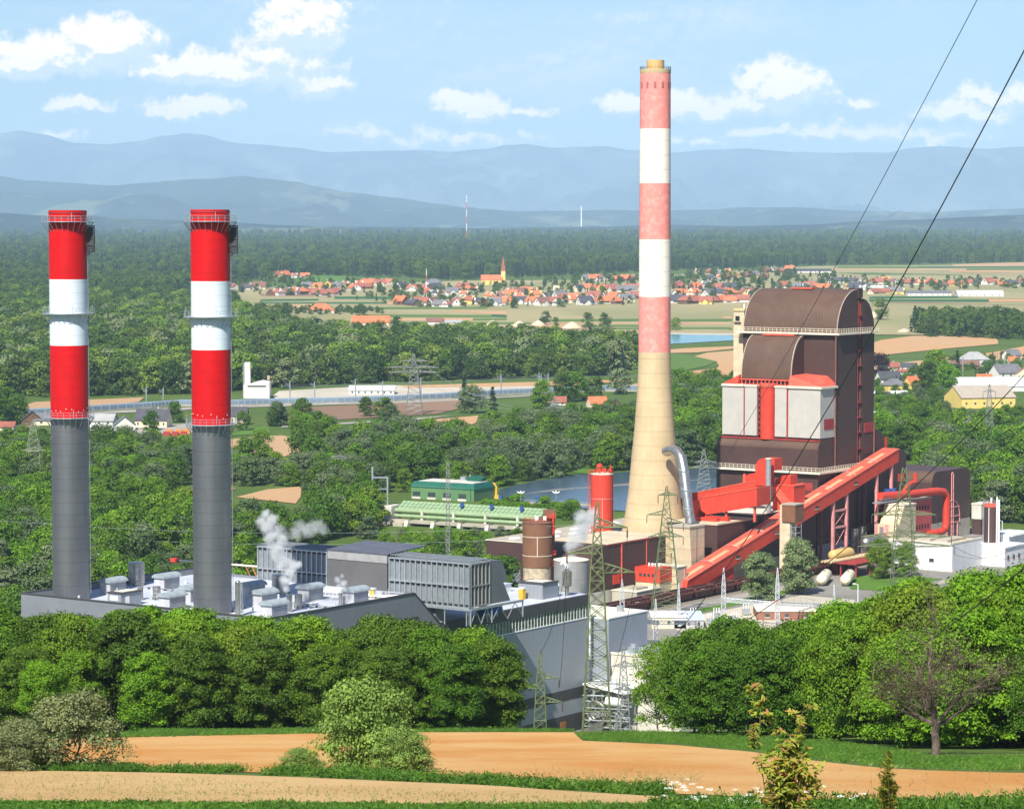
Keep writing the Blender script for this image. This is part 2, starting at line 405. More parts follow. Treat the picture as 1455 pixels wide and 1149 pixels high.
# works yard
def psheet(name, pts, m, dz=None): return sheet(name, [wor(a, b) for a, b in pts], m, world=True, dz=dz)
psheet('works_yard', [(-215,180),(60,180),(60,330),(-20,520),(-100,600),(-220,600)], mat('yard_asphalt', (.25,.235,.21), (.19,.18,.16), .95, .03, .1, det=6), dz=.05)
psheet('yard_grass', [(-101,340),(-92,340),(-86,380),(-100,400)], lawn, dz=.1); psheet('yard_grass', [(-98,392),(-64,398),(-66,440),(-90,440)], lawn, dz=.12); psheet('yard_grass', [(-95,300),(-89,300),(-89,350),(-94,350)], lawn, dz=.11)
psheet('road', [(-62,380),(-58,380),(-60,450),(-64,450)], paleroad, dz=.16); psheet('road', [(-103,290),(-97,290),(-95,392),(-101,392)], paleroad, dz=.15)
psheet('substation_gravel', [(-88,290),(-40,250),(-20,290),(-60,372),(-84,372)], gravel, dz=.13)
# foreground fields
near1 = soilmat('near_soil', (.66,.39,.15), (.60,.27,.075), (.40,.21,.08), .03, fine=1.1)
near2 = soilmat('strip_soil', (.66,.44,.2), (.58,.37,.16), (.38,.24,.11), .06, rows=1.2, fine=2.2)
sheet('orange_field', [(-260,1056),(175,1047),(450,1041.5),(600,1040),(815,1040),(828,1052),(960,1058),(1060,1067),(1150,1080),(1250,1091),(1350,1096),(1485,1099),(1760,1101),(1760,1147),(1485,1142),(1200,1137),(940,1127),(700,1111),(500,1101),(400,1098),(200,1093),(-30,1090),(-260,1087)], near1)
sheet('sand_field', [(-260,1091),(-30,1094),(170,1096),(400,1103),(700,1116),(960,1133),(950,1157),(-30,1140),(-260,1135)], near2)

# hills and mountains: heightfields with real depth
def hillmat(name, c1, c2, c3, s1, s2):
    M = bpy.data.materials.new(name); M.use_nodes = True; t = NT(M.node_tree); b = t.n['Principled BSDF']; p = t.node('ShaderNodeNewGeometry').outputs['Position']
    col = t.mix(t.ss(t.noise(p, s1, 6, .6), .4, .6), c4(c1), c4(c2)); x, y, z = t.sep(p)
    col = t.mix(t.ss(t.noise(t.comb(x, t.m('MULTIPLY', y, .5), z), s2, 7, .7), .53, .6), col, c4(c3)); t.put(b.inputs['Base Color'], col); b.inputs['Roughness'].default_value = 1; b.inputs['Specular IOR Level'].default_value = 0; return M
hm = hillmat('hazy_hill_forest', (.02,.04,.05), (.04,.065,.07), (.10,.125,.09), .0008, .0013)  # forest tones shifted to blue, painting in some distance haze
mm = hillmat('hazy_mountain_forest', (.05,.075,.09), (.09,.11,.12), (.12,.145,.145), .0006, .0009)  # pale blue of far haze painted into the forest colour
def ridge(name, Y, prof, depth, m, nz, seed, cols=220, rws=36):
    b = MB(); x0, x1 = prof[0][0], prof[-1][0]; base = H(Y-depth)-20
    def rz(px):
        for i in range(len(prof)-1):
            if px <= prof[i+1][0]: f_ = (px-prof[i][0])/(prof[i+1][0]-prof[i][0]); f_ = f_*f_*(3-2*f_)*.6+f_*.4; return prof[i][1]+(prof[i+1][1]-prof[i][1])*f_
        return prof[-1][1]
    for j in range(rws):
        v_ = j/(rws-1); y = Y-depth+depth*1.35*v_
        for i in range(cols):
            px = x0+(x1-x0)*i/(cols-1); top = EYE+(325-rz(px))/F*Y
            fr = min(1, v_*1.35); back = max(0, v_*1.35-1)/.35
            x = (px-CX)/F*(Y+(y-Y)*.5)
            n_ = noise.fractal(Vector((x*.00035, y*.00035, seed)), 1, 2, 6); n2 = abs(noise.fractal(Vector((x*.0006, y*.00025, seed+5)), 1, 2, 5))
            h_ = (fr**1.35)*(1-back*.5)
            z = base+(top-base)*h_+(n_*nz*.9-n2*nz*1.6)*math.sin(math.pi*min(1, fr))*1.2+(n_*nz*.16 if fr >= 1 else 0)
            b.v.append((x, y, z))
    for j in range(rws-1):
        for i in range(cols-1): b.f.append([j*cols+i, j*cols+i+1, (j+1)*cols+i+1, (j+1)*cols+i]); b.m.append(0)
    o = b.build(name, m, org=(0,0,0), recalc=False); o.data.polygons.foreach_set('use_smooth', [True]*len(o.data.polygons)); tag(o, kind='structure'); return o
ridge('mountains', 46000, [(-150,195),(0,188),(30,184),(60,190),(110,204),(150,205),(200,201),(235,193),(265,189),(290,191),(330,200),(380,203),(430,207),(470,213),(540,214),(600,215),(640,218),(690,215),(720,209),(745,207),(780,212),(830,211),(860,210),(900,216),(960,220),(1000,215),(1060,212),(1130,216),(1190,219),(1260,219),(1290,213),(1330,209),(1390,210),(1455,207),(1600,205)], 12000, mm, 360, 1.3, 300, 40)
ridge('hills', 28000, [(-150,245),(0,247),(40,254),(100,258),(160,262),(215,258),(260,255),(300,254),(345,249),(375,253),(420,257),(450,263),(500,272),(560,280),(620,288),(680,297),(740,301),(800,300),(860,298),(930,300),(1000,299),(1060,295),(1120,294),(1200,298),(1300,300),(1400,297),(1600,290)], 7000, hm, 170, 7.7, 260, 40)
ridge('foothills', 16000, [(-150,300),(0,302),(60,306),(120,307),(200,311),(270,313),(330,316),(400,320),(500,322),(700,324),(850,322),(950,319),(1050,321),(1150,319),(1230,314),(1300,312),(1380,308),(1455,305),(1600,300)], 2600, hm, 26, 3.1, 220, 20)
# the air: one even haze over everything below the clouds
b = MB(); b.box(-25000, 25000, -400, 53500, -4, 1950)
M = bpy.data.materials.new('haze_air'); M.use_nodes = True; t = NT(M.node_tree); t.n.clear()
vp = t.node('ShaderNodeVolumePrincipled'); vp.inputs['Color'].default_value = (.54,.76,1,1); vp.inputs['Density'].default_value = 3.0e-5; vp.inputs['Anisotropy'].default_value = -.1
t.l.new(vp.outputs[0], t.node('ShaderNodeOutputMaterial').inputs['Volume'])
hz = b.build('haze', M, org=(0,0,0)); tag(hz, 'thin blue haze filling the valley air', kind='stuff')
# ================================================ the works: materials
brown = mat('brown_cladding', (.078,.042,.036), (.064,.035,.03), .6, .08, .25, stripes=1.0, streak=.3)
brownroof = mat('brown_vault', (.12,.07,.048), (.095,.055,.038), .55, .1, .25, stripes=1.2, streak=.2)
worn = mat('brown_worn', (.2,.095,.05), (.17,.08,.042), .6, .25, .2, streak=.25)
red = mat('red_sheet', (.6,.058,.03), (.52,.046,.026), .5, .3, .15, stripes=1.4, streak=.15)
redlite = mat('red_pale', (.68,.12,.075), (.6,.09,.055), .55, .5, .2, streak=.2)  # paler red for roof sheets, trims, frames and pipes
darkred = mat('dark_red_louvre', (.34,.045,.04), (.26,.035,.03), .6, .5, .3, seams=.55)
pink = mat('pink_steel', (.66,.3,.28), (.55,.22,.2), .55, .8, .1)
grey = mat('grey_panel', (.46,.44,.39), (.42,.41,.37), .55, .3, .2, stripes=.9, streak=.12)
beige = mat('beige_concrete', (.62,.52,.35), (.54,.44,.29), .85, .25, .3, streak=.35, seams=4.2)
cream = mat('cream_edge', (.72,.66,.52), (.62,.55,.42), .8, .5, .2, streak=.3)
conc = mat('concrete', (.42,.38,.3), (.33,.3,.24), .9, .2, .3, streak=.4)
palec = mat('pale_concrete', (.6,.57,.49), (.5,.47,.4), .85, .2, .3, streak=.35)
roofg = mat('gravel_roof', (.42,.38,.3), (.33,.3,.24), .95, .12, .3)
roofl = mat('light_roof', (.5,.52,.56), (.4,.43,.48), .8, .09, .2, det=6)
white = mat('white_steel', (.78,.78,.76), (.7,.7,.68), .5, .6, .1)
galv = mat('galvanised', (.42,.45,.47), (.33,.36,.38), .45, 1.2, .2, metal=.5)
steel = mat('stainless', (.5,.48,.44), (.38,.36,.33), .32, .7, .25, metal=.85)
hallw = mat('grey_hall_cladding', (.2,.21,.235), (.17,.18,.205), .5, .09, .2, stripes=.55, det=5)
hallb = mat('smooth_grey_cladding', (.26,.29,.335), (.25,.265,.29), .38, .05, .15, stripes=1.1, det=5)
dark = mat('anthracite', (.062,.06,.062), (.05,.048,.05), .6, .2, .1, stripes=.8)
coolm = mat('grey_metal_panel', (.2,.225,.24), (.165,.185,.2), .5, .3, .15)
coold = mat('dark_grey_panel', (.115,.11,.11), (.1,.098,.1), .55, .2, .15, stripes=.5)
glass = mat('window_glass', (.03,.045,.045), (.05,.075,.07), .15, .6, 0, spec=.7)
pane = mat('green_glass', (.1,.15,.13), (.035,.05,.045), .2, .9, 0, spec=.6, det=1, contrast=(.47,.53))
black = mat('black_void', (.012,.012,.013), (.02,.02,.02), .8)
yellow = mat('yellow_paint', (.75,.42,.03), (.65,.36,.03), .6)
blue = mat('blue_paint', (.03,.09,.3), (.02,.07,.24), .6)
chc = mat('chimney_concrete', (.56,.43,.25), (.49,.37,.21), .85, .12, .25, streak=.3, seams=5)
chw = mat('chimney_white', (.82,.76,.64), (.78,.72,.6), .8, .2, .2, seams=5)
chr_ = mat('chimney_faded_red', (.74,.24,.2), (.82,.36,.3), .8, .55, .2, streak=.0, det=7, contrast=(.42,.75))
stred = mat('stack_red', (.56,.003,.005), (.48,.004,.006), .5, .12, .1, spec=.2, seams=2.3, streak=.14)
stwh = mat('stack_white', (.66,.74,.78), (.6,.67,.7), .45, .12, .1, spec=.4, seams=2.3, streak=.12)
stgr = mat('stack_steel', (.25,.25,.258), (.225,.225,.235), .42, .2, .15, metal=.8, streak=.3, seams=2.6)
wagonm = mat('wagon_rust', (.16,.055,.045), (.12,.04,.035), .7, .3, .3, streak=.3)

def box_thing(name, label, cat, m, x0, x1, y0, y1, z0, z1, group=None, part='wall'):
    t_ = thing(name, label, cat, (x0, y0, z0), group=group)
    b = MB(); b.box(x0, x1, y0, y1, z0, z1); b.build(part, m, t_); return t_
def part(t_, name, m, f, smooth=False):
    b = MB(); f(b); return b.build(name, m, t_, smooth=smooth)
def lattice(b, p0, p1, w0, w1, n, r, rb=None, up=Vector((0, 0, 1))):
    """square lattice member from p0 to p1, widths w0 > w1, n bays"""
    p0 = Vector(p0); p1 = Vector(p1); d = (p1-p0).normalized()
    a = Vector((1, 0, 0)) if abs(d.z) > .5 else Vector((0, 0, 1)); c = d.cross(a).normalized(); a = c.cross(d).normalized(); rb = rb or r*.6
    def cor(k, j):
        f = k/n; w = (w0+(w1-w0)*f)/2; s = ((-1,-1),(1,-1),(1,1),(-1,1))[j % 4]; return p0+(p1-p0)*f+a*w*s[0]+c*w*s[1]
    for j in range(4): b.tube(cor(0, j), cor(n, j), r, 4)
    for k in range(n):
        for j in range(4):
            b.tube(cor(k, j), cor(k+1, j+1), rb, 3, cap=False); b.tube(cor(k, j+1), cor(k+1, j), rb, 3, cap=False)
            if k % 2 == 0: b.tube(cor(k, j), cor(k, j+1), rb, 3, cap=False)
def arc(cx, cz, rx, rz, a0, a1, n=14):
    return [(cx+rx*math.cos(rad(a0+(a1-a0)*i/n)), cz+rz*math.sin(rad(a0+(a1-a0)*i/n))) for i in range(n+1)]
def railing(b, pts, h=1.1, step=1.6, r=.05):
    for i in range(len(pts)-1):
        p, q_ = Vector(pts[i]), Vector(pts[i+1]); L_ = (q_-p).length; k = max(1, int(L_/step))
        for hh in (h, h*.5): b.tube(p+Vector((0,0,hh)), q_+Vector((0,0,hh)), r, 4)
        for j in range(k+1):
            s_ = p.lerp(q_, j/k); b.tube(s_, s_+Vector((0,0,h)), r, 4)

# ------------------------------------------------ gas fired block: halls
T = thing('power_hall', 'long grey clad power hall with two striped stacks on its flat roof', 'power hall', (-35, 28, 0))
def f(b):
    b.prism([(0,0),(58.6,0),(58.6,33.7),(56.8,35.2),(49.6,41.2),(0,41.2)], 'x', -.4, 0)
    b.prism([(0,0),(58.6,0),(58.6,41.2),(0,41.2)], 'x', -70.6, -70.2)
    b.box(-70.2, -.4, 0, .4, 0, 41.2); b.box(-70.2, -9, 58.2, 58.6, 0, 40.4); b.box(-9, -8.6, 49.2, 58.6, 30, 39.8); b.box(-8.6, -.4, 49.2, 49.6, 30, 41)
part(T, 'wall', hallw, f)
part(T, 'roof', roofl, lambda b: (b.box(-70.2, -9, .4, 58.2, 39.2, 39.8), b.box(-9, -.4, .4, 49.2, 39.2, 39.81)))
def f(b):
    b.box(-70.8, .15, -.15, .5, 41.2, 41.45); b.box(-.45, .15, .5, 49.6, 41.2, 41.45); b.box(-70.8, -70.15, .5, 58.7, 41.2, 41.45)
    b.prism([(49.6,41.2),(49.6,41.45),(58.8,33.9),(58.6,33.6)], 'x', -.45, .15)
part(T, 'parapet_cap', dark, f)
for (b0, b1, z0, z1) in ((27, 36, 28, 35.5), (37.5, 51, 30, 36), (20, 26, 24, 30), (39, 46, 21, 26)):
    def f(b):
        for (p, q_) in (((b0,z0),(b1,z0)),((b1,z0),(b1,z1)),((b1,z1),(b0,z1)),((b0,z1),(b0,z0))): b.tube((.04,)+p, (.04,)+q_, .16, 4)
    part(T, 'door_frame', dark, f)
T = thing('turbine_hall', 'lower grey turbine hall with a window band under its dark fascia', 'hall', (-20, 90, 0))
def f(b):
    b.box(-45, 0, 58.7, 119, 12, 28.2); b.box(-45, 0, 58.7, 119, 5.9, 9.5)
    b.box(-45, -.4, 58.7, 118.6, 28.2, 31.2)
part(T, 'wall', hallb, f)
def f(b):
    b.box(-45.1, .12, 58.6, 119.1, 31.2, 33.7); b.box(-45.1, .08, 58.7, 119.06, 9.5, 12); b.box(-45.1, .08, 58.7, 119.06, 1.6, 5.9); b.box(-45, 0, 58.7, 75.5, 28.2, 31.2)
part(T, 'dark_band', dark, f)
part(T, 'plinth', palec, lambda b: b.box(-45, .1, 58.7, 119, -3, 1.6))
part(T, 'roof', roofl, lambda b: b.box(-44.6, -.5, 59.2, 118.5, 33.7, 33.8))
part(T, 'window_band', pane, lambda b: b.box(-.35, -.12, 75.5, 118.8, 28.25, 31.15))
def f(b):
    for k in range(35): b.box(-.12, -.04, 75.5+k*1.27, 75.62+k*1.27, 28.2, 31.2)
    b.box(-.12, .1, 75.5, 119, 28.1, 28.3)
part(T, 'mullions', white, f)
for y in (89.6, 91.6):
    o = part(T, 'window', glass, lambda b: b.box(0, .07, y, y+1.2, 15.6, 17.1))
    b = MB(); b.box(0.07, .12, y-.15, y+1.35, 15.4, 15.6); b.build('sill', white, o)
part(T, 'door', mat('rust_door', (.35,.13,.05)), lambda b: b.box(0, .15, 106.4, 108.8, .8, 4.6))
part(T, 'corner_flashing', white, lambda b: b.box(-.2, .25, 118.8, 119.25, 18, 32.4))
T = thing('annex_hall', 'low grey hall with a cream flat roof right of the window band', 'hall', (-12, 130, 0))
part(T, 'wall', hallb, lambda b: (b.box(-24, 4, 121.2, 138.5, 0, 27.6), b.box(-24, -.5, 119.3, 121.2, 0, 27.55)))
part(T, 'roof', mat('cream_roof', (.72,.65,.52), (.62,.56,.44), .9, .2), lambda b: b.box(-23.7, 3.7, 121.5, 138.2, 27.6, 27.8))
part(T, 'parapet_cap', white, lambda b: (b.box(3.8, 4.1, 121.2, 138.6, 27.7, 28.0), b.box(-24, 3.8, 138.3, 138.6, 27.7, 28.0)))
part(T, 'roof_vent', galv, lambda b: b.cyl(-1, 134, 27.8, 29.2, .9, 12))
T = thing('transformer_house', 'plain cream concrete block house behind the small lattice mast', 'building', (12, 142, 0))
part(T, 'wall', palec, lambda b: b.box(4.2, 24, 122, 140, 0, 19.2))
part(T, 'roof', roofl, lambda b: b.box(4.5, 23.7, 122.3, 139.7, 19.2, 19.4))
part(T, 'parapet_cap', cream, lambda b: (b.box(23.7, 24.1, 121.9, 140, 19.3, 19.8), b.box(4.2, 23.7, 121.8, 122.2, 19.3, 19.8)))
for x in (7, 15): part(T, 'roof_fan', galv, lambda b: (b.box(x, x+2, 125, 127, 19.4, 20.9), b.cyl(x+1, 126, 20.9, 21.6, .8, 10)))
T = thing('cable_gantry', 'tangle of white pipes, valves and struts between grey hall and cream house', 'pipework', (8, 124, 0))
def f(b):
    rr = random.Random(3)
    for k in range(9):
        z = 1+k*1.5; b.tube((2, 120+rr.random()*2, z), (14, 121+rr.random()*3, z+rr.uniform(-.6,.6)), rr.choice((.12,.2,.3)), 6)
    for k in range(12):
        x, y = rr.uniform(2, 14), rr.uniform(120, 130); b.tube((x, y, 0), (x+rr.uniform(-1,1), y, rr.uniform(6, 15)), .14, 5)
    for k in range(26):
        x, y, z = rr.uniform(2, 14), rr.uniform(120, 128), rr.uniform(0, 12); b.tube((x, y, z), (x+rr.uniform(-3.5,3.5), y+rr.uniform(-1,1), z+rr.uniform(-3,3.5)), .11, 4)
part(T, 'strut', galv, f)
def f(b):
    for (x, y, z, r_) in ((5, 122, 6, 2.6), (5.4, 122, 6.2, 2.1), (9.5, 122.5, 4.5, 1.9)):
        pts = [(x+r_*math.cos(a), y-.5, z+r_*math.sin(a)) for a in [k*math.pi/8 for k in range(-2, 12)]]; b.path(pts, .38, 8)
part(T, 'bent_pipe', steel, f, True)
part(T, 'canopy', white, lambda b: (b.prism([(2, 12.5), (14, 11.2), (14, 11.6), (2, 12.9)], 'y', 120, 128)))
def f(b):
    b.tube((8, 121.5, 9), (12, 122, 9), 1.2, 14)
part(T, 'expansion_tank', white, f, True)
part(T, 'valve_cabinet', coold, lambda b: (b.box(3, 7, 121, 124, 0, 3.4), b.box(9, 12, 122, 125, 0, 2.6)))
T.location = wor(7, 118.5, 0)

# ------------------------------------------------ the twin stacks
def stack(x, y, label):
    T = thing('exhaust_stack', label, 'stack', (x, y, 39.8), group='red and white exhaust stacks on the hall roof')
    r = 4.0
    prof = [(r,39.8),(r,80.4),(r,97.6),(r,113.3),(r,123.2),(r,125)]
    zs = [39.8, 79.6, 96.6, 108.6 if False else 111.6, 125]
    b = MB(); b.lathe(x, y, [(4.05,39.8),(4.05,79.8)], 64); b.build('steel_shaft', stgr, T, smooth=True)
    b = MB(); b.lathe(x, y, [(4.12,79.8),(4.12,95.6)], 64); b.build('lower_red_band', stred, T, smooth=True)
    b = MB(); b.lathe(x, y, [(4.12,95.6),(4.12,110.0)], 64); b.build('white_band', stwh, T, smooth=True)
    b = MB(); b.lathe(x, y, [(4.12,110.0),(4.12,125),(3.85,125),(3.85,120)], 64); b.build('upper_red_band', stred, T, smooth=True)
    for z, out in ((122.6, 1.5), (102.6, 1.55), (79.9, 1.3)):
        b = MB(); b.lathe(x, y, [(4.1, z-.18),(4.1+out, z-.18),(4.1+out, z),(4.1, z)], 48)
        for k in range(24):
            an = 2*math.pi*k/24; c_, s_ = math.cos(an), math.sin(an)
            b.tube((x+4.15*c_, y+4.15*s_, z-2.2), (x+(4.1+out)*c_, y+(4.1+out)*s_, z-.2), .07, 4)
        for (p, q_) in ((0,1),):
            pass
        pl = b.build('platform', galv, T)
        b = MB(); n = 24
        for k in range(n):
            a0, a1 = 2*math.pi*k/n, 2*math.pi*(k+1)/n; ro = 4.1+out-.05
            p, q_ = Vector((x+ro*math.cos(a0), y+ro*math.sin(a0), z)), Vector((x+ro*math.cos(a1), y+ro*math.sin(a1), z))
            b.tube(p, p+Vector((0,0,1.15)), .045, 4)
            for hh in (.6, 1.15): b.tube(p+Vector((0,0,hh)), q_+Vector((0,0,hh)), .04, 4)
        b.build('railing', galv, pl, recalc=False)
        b = MB(); n = 3
        for k in range(6):
            an = 2*math.pi*k/6+.4; b = MB(); b.tube((x+5.5*math.cos(an), y+5.5*math.sin(an), z), (x+5.5*math.cos(an), y+5.5*math.sin(an), z+1.9), .07, 4)
            b.build('lamp_post', galv, pl, recalc=False)
    c_, s_ = math.cos(-PL), math.sin(-PL)          # ladder cage and bracket on the side seen right of the stack
    ex, ey = AX[0], 0
    dxx, dyy = (math.cos(-PL), math.sin(-PL))       # world +x in plant axes
    b = MB()
    def P(o, z, w=0): return (x+dxx*(4.1+o)-dyy*w, y+dyy*(4.1+o)+dxx*w, z)
    for w in (-.7, .7):
        b.tube(P(1.6, 116, w), P(1.6, 121.6, w), .13, 4); b.tube(P(.2, 116, w), P(.2, 121.6, w), .13, 4)
        for z in (116, 117.4, 118.8, 120.2, 121.6): b.tube(P(0, z, w), P(1.7, z, w), .12, 4)
        b.tube(P(0, 115, w), P(1.7, 117, w), .12, 4)
        b.tube(P(.2,118.8,w), P(1.6,120.2,w), .1, 4); b.tube(P(.2,116,w), P(1.6,117.4,w), .1, 4)
    b.add([P(.2,116,-.6), P(1.6,117.6,-.6), P(1.6,121.4,-.6), P(.2,121.4,-.6)], [(0,1,2,3)])
    b.build('sampling_cage', dark, T)
    b = MB()
    for w in (-.25, .25): b.tube(P(.25, 41, w), P(.25, 122, w), .05, 4)
    for k in range(200): b.tube(P(.25, 41+k*.4, -.25), P(.25, 41+k*.4, .25), .03, 3, cap=False)
    for k in range(26): b.tube(P(0, 42+k*3.1, 0), P(.3, 42+k*3.1, 0), .05, 4)
    b.build('ladder', galv, T, recalc=False)
    for k in range(18):
        b = MB(); z = 81+R.random()*1.2; an = 2*math.pi*k/18+R.random()*.2; b.box(x+4.1*math.cos(an)-.07, x+4.1*math.cos(an)+.07, y+4.1*math.sin(an)-.07, y+4.1*math.sin(an)+.07, z, z+.2); b.build('lamp', white, T)
    b = MB(); b.lathe(x, y, [(4.25,123.4),(4.25,123.6)], 48); b.lathe(x, y, [(4.25,124.4),(4.25,124.6)], 48); b.build('rim_ring', darkred, T, smooth=True)
    return T
stack(-62.9, 7.7, 'left one of the twin exhaust stacks, red and white above a grey shaft')
stack(-22.9, 9.0, 'right one of the twin exhaust stacks, beside the big steam plume')

# ------------------------------------------------ plant on the hall roof
ZR = 39.8
WHERE = ['at the far left end of the hall roof', 'behind the bent pipe between the stacks', 'in front, midway between the stacks', 'just left of the right stack base', 'right of the right stack, in its shade',
         'in front of the grey cooler, left of the plume', 'at the near front corner of the hall roof', 'with green grey hood right of the big plume', 'beside the small plume']
for i, (x, y) in enumerate([(-61.5,19.5),(-57.2,32.5),(-33.9,8.5),(-38.6,20.5),(-31.5,32),(-20.9,23.5),(-7.6,11),(-18.6,36.5),(-7.2,38)]):
    T = thing('ventilation_unit', 'white louvred roof ventilator '+WHERE[i], 'roof vent', (x, y, ZR), group='louvred ventilators on the hall roof')
    part(T, 'housing', mat('louvre_white', (.5,.5,.52), (.42,.42,.44), .6, .5, .3, stripes=.35), lambda b: b.box(x-1.5, x+1.5, y-2.6, y+2.6, ZR, ZR+2.7))
    def f(b): b.prism([(x+px_, z_) for px_, z_ in [(-1.9, ZR+2.7)]+[(1.9*math.cos(rad(180-20*k)), ZR+2.75+1.0*math.sin(rad(180-20*k))) for k in range(10)]], 'y', y-3, y+3)
    part(T, 'hood', mat('hood_grey', (.3,.34,.36), (.24,.28,.3), .5, .4, .1), f)
    part(T, 'louvre', coolm, lambda b: [b.box(x+1.5, x+1.56, y-2.4, y+2.4, ZR+.35+k*.45, ZR+.5+k*.45) for k in range(5)])
T = thing('roof_cabin', 'grey roof cabin with white door and open top near the left stack', 'cabin', (-44, 7, ZR))
part(T, 'wall', hallb, lambda b: b.box(-48, -44.2, 3.5, 10, ZR, ZR+2.9))
part(T, 'roof', dark, lambda b: b.box(-48.2, -44, 3.3, 10.2, ZR+2.9, ZR+3.1))
part(T, 'skylight', cream, lambda b: b.box(-47.5, -44.8, 5, 9.4, ZR+3.1, ZR+3.2))
part(T, 'door', white, lambda b: b.box(-44.2, -44.13, 5, 6.2, ZR+.1, ZR+2.2))
part(T, 'window', white, lambda b: b.box(-47.3, -45, 3.43, 3.5, ZR+1.4, ZR+2.4))
def tank(name, label, x, y, h, r, m, z0=ZR, cap=.15, cat='tank', grp=None, cone=0):
    T = thing(name, label, cat, (x, y, z0), group=grp)
    b = MB(); b.lathe(x, y, [(.01,z0),(r,z0),(r,z0+h)], 28); b.lathe(x, y, [(r,z0+h),(r*.94,z0+h+cap*.4),(.01,z0+h+cap+cone)], 28); b.build('shell', m, T, smooth=True)
    b = MB()
    for k in range(3): b.lathe(x, y, [(r+.02,z0+h*(.2+.3*k)),(r+.07,z0+h*(.2+.3*k)+.06),(r+.02,z0+h*(.2+.3*k)+.12)], 24)
    b.box(x+r, x+r+.06, y-.1, y+.1, z0+h*.2, z0+h*.85); b.build('hoop', galv, T, smooth=True)
    b = MB()
    for k in range(4):
        an = k*math.pi/2+.4; b.box(x+(r+.05)*math.cos(an)-.08, x+(r+.05)*math.cos(an)+.08, y+(r+.05)*math.sin(an)-.08, y+(r+.05)*math.sin(an)+.08, z0, z0+.5)
    b.build('foot', dark, T); return T
tank('flash_tank', 'largest grey round tank behind the left roof ventilators', -67.5, 33.6, 5.2, 1.9, steel)
tank('flash_tank', 'big grey round tank behind the large steam plume', -31, 41, 4.2, 1.9, steel)
tank('silencer_drum', 'short steel drum right of the white bent pipe', -46.6, 17.5, 2.9, .85, steel, cat='drum')
tank('silencer_drum', 'short steel drum just right of the large plume', -12.2, 24.6, 3.0, .85, steel, cat='drum')
tank('vent_drum', 'thin steel drum left of the white bent pipe', -55, 14, 2.2, .45, steel, cat='drum')
tank('vent_drum', 'thin steel drum left of the steaming pipe', -22, 17.5, 3.2, .5, steel, cat='drum')
def bent(label, x, y, h, r, dirx=-1):
    T = thing('bent_vent_pipe', label, 'pipe', (x, y, ZR))
    b = MB(); b.lathe(x, y, [(r,ZR),(r,ZR+h)], 20); b.build('riser', steel, T, smooth=True)
    b = MB(); b.path([(x, y, ZR+h)]+[(x+dirx*r*1.3*(1-math.cos(rad(a))), y, ZR+h+r*1.3*math.sin(rad(a))) for a in (0, 20, 40, 60, 80, 100)], r*.92, 14); b.build('elbow', mat('bright_zinc', (.75,.77,.78), metal=.3, rough=.35), T, smooth=True)
    b = MB(); b.lathe(x, y, [(r+.02,ZR+h-.25),(r+.14,ZR+h-.2),(r+.14,ZR+h-.05),(r+.02,ZR+h)], 20); b.lathe(x, y, [(r+.02,ZR),(r+.25,ZR),(r+.25,ZR+.15),(r,ZR+.15)], 20); b.build('flange', galv, T, smooth=True)
    return T
bent('white bent vent pipe between the two stacks', -49.3, 15.2, 3.0, .62)
bent('thick steaming vent pipe giving off the big plume', -10.1, 19.0, 3.9, .62)
bent('thin steaming vent pipe giving off the small plume', -8.2, 34.0, 2.7, .42)
T = thing('ladder_chimney', 'tall thin steel vent stack with ladder right of the stack base', 'vent stack', (-14.7, 7.7, ZR))
b = MB(); b.lathe(-14.7, 7.7, [(.62,ZR),(.62,ZR+7.2),(.4,ZR+7.5),(.01,ZR+7.6)], 20); b.build('shell', steel, T, smooth=True)
def f(b):
    for k in range(18): b.tube((-13.9, 7.6, ZR+.4+k*.4), (-13.5, 7.6, ZR+.4+k*.4), .05, 4)
    for xx in (-13.95, -13.45): b.tube((xx, 7.6, ZR), (xx, 7.6, ZR+7.4), .06, 4)
part(T, 'ladder', galv, f)
T = thing('warning_post', 'yellow post with white cap before the grey cooler wall', 'post', (-9.8, 47.2, ZR))
part(T, 'body', yellow, lambda b: b.box(-10.3, -9.3, 46.8, 47.6, ZR, ZR+1.9)); part(T, 'cap', white, lambda b: b.box(-10.5, -9.1, 46.6, 47.8, ZR+1.9, ZR+2.2))
T = thing('roof_pipe_rack', 'tangle of thin white pipes along the cooler foot', 'pipes', (-12, 45, ZR))
def f(b):
    rr = random.Random(8)
    for k in range(6): b.path([(-28+k, 45+k*.4, ZR+.5), (-20, 45.5+k*.3, ZR+.6+.2*k), (-9, 46.5+k*.3, ZR+.5), (-3, 47+k*.3, ZR+.5+.1*k)], .09, 5)
    for k in range(24): x = -28+k*1.05; b.tube((x, 45.5, ZR), (x+rr.uniform(-.6,.6), 46, ZR+rr.uniform(.8,2.0)), .06, 4)
part(T, 'pipe', white, f)
for (x, y, lab) in ((-30, 13, 'low roof duct hatch by the right stack'), (-13, 30, 'small flat roof hatch beside the plume pipe'), (-50, 25, 'small flat roof hatch behind the cabin'), (-3, 24, 'low pale roof hatch near the front parapet')):
    T = thing('roof_hatch', lab, 'hatch', (x, y, ZR)); part(T, 'curb', roofl, lambda b: b.box(x-.9, x+.9, y-1.2, y+1.2, ZR, ZR+.5)); part(T, 'lid', white, lambda b: b.box(x-1, x+1, y-1.3, y+1.3, ZR+.5, ZR+.62))
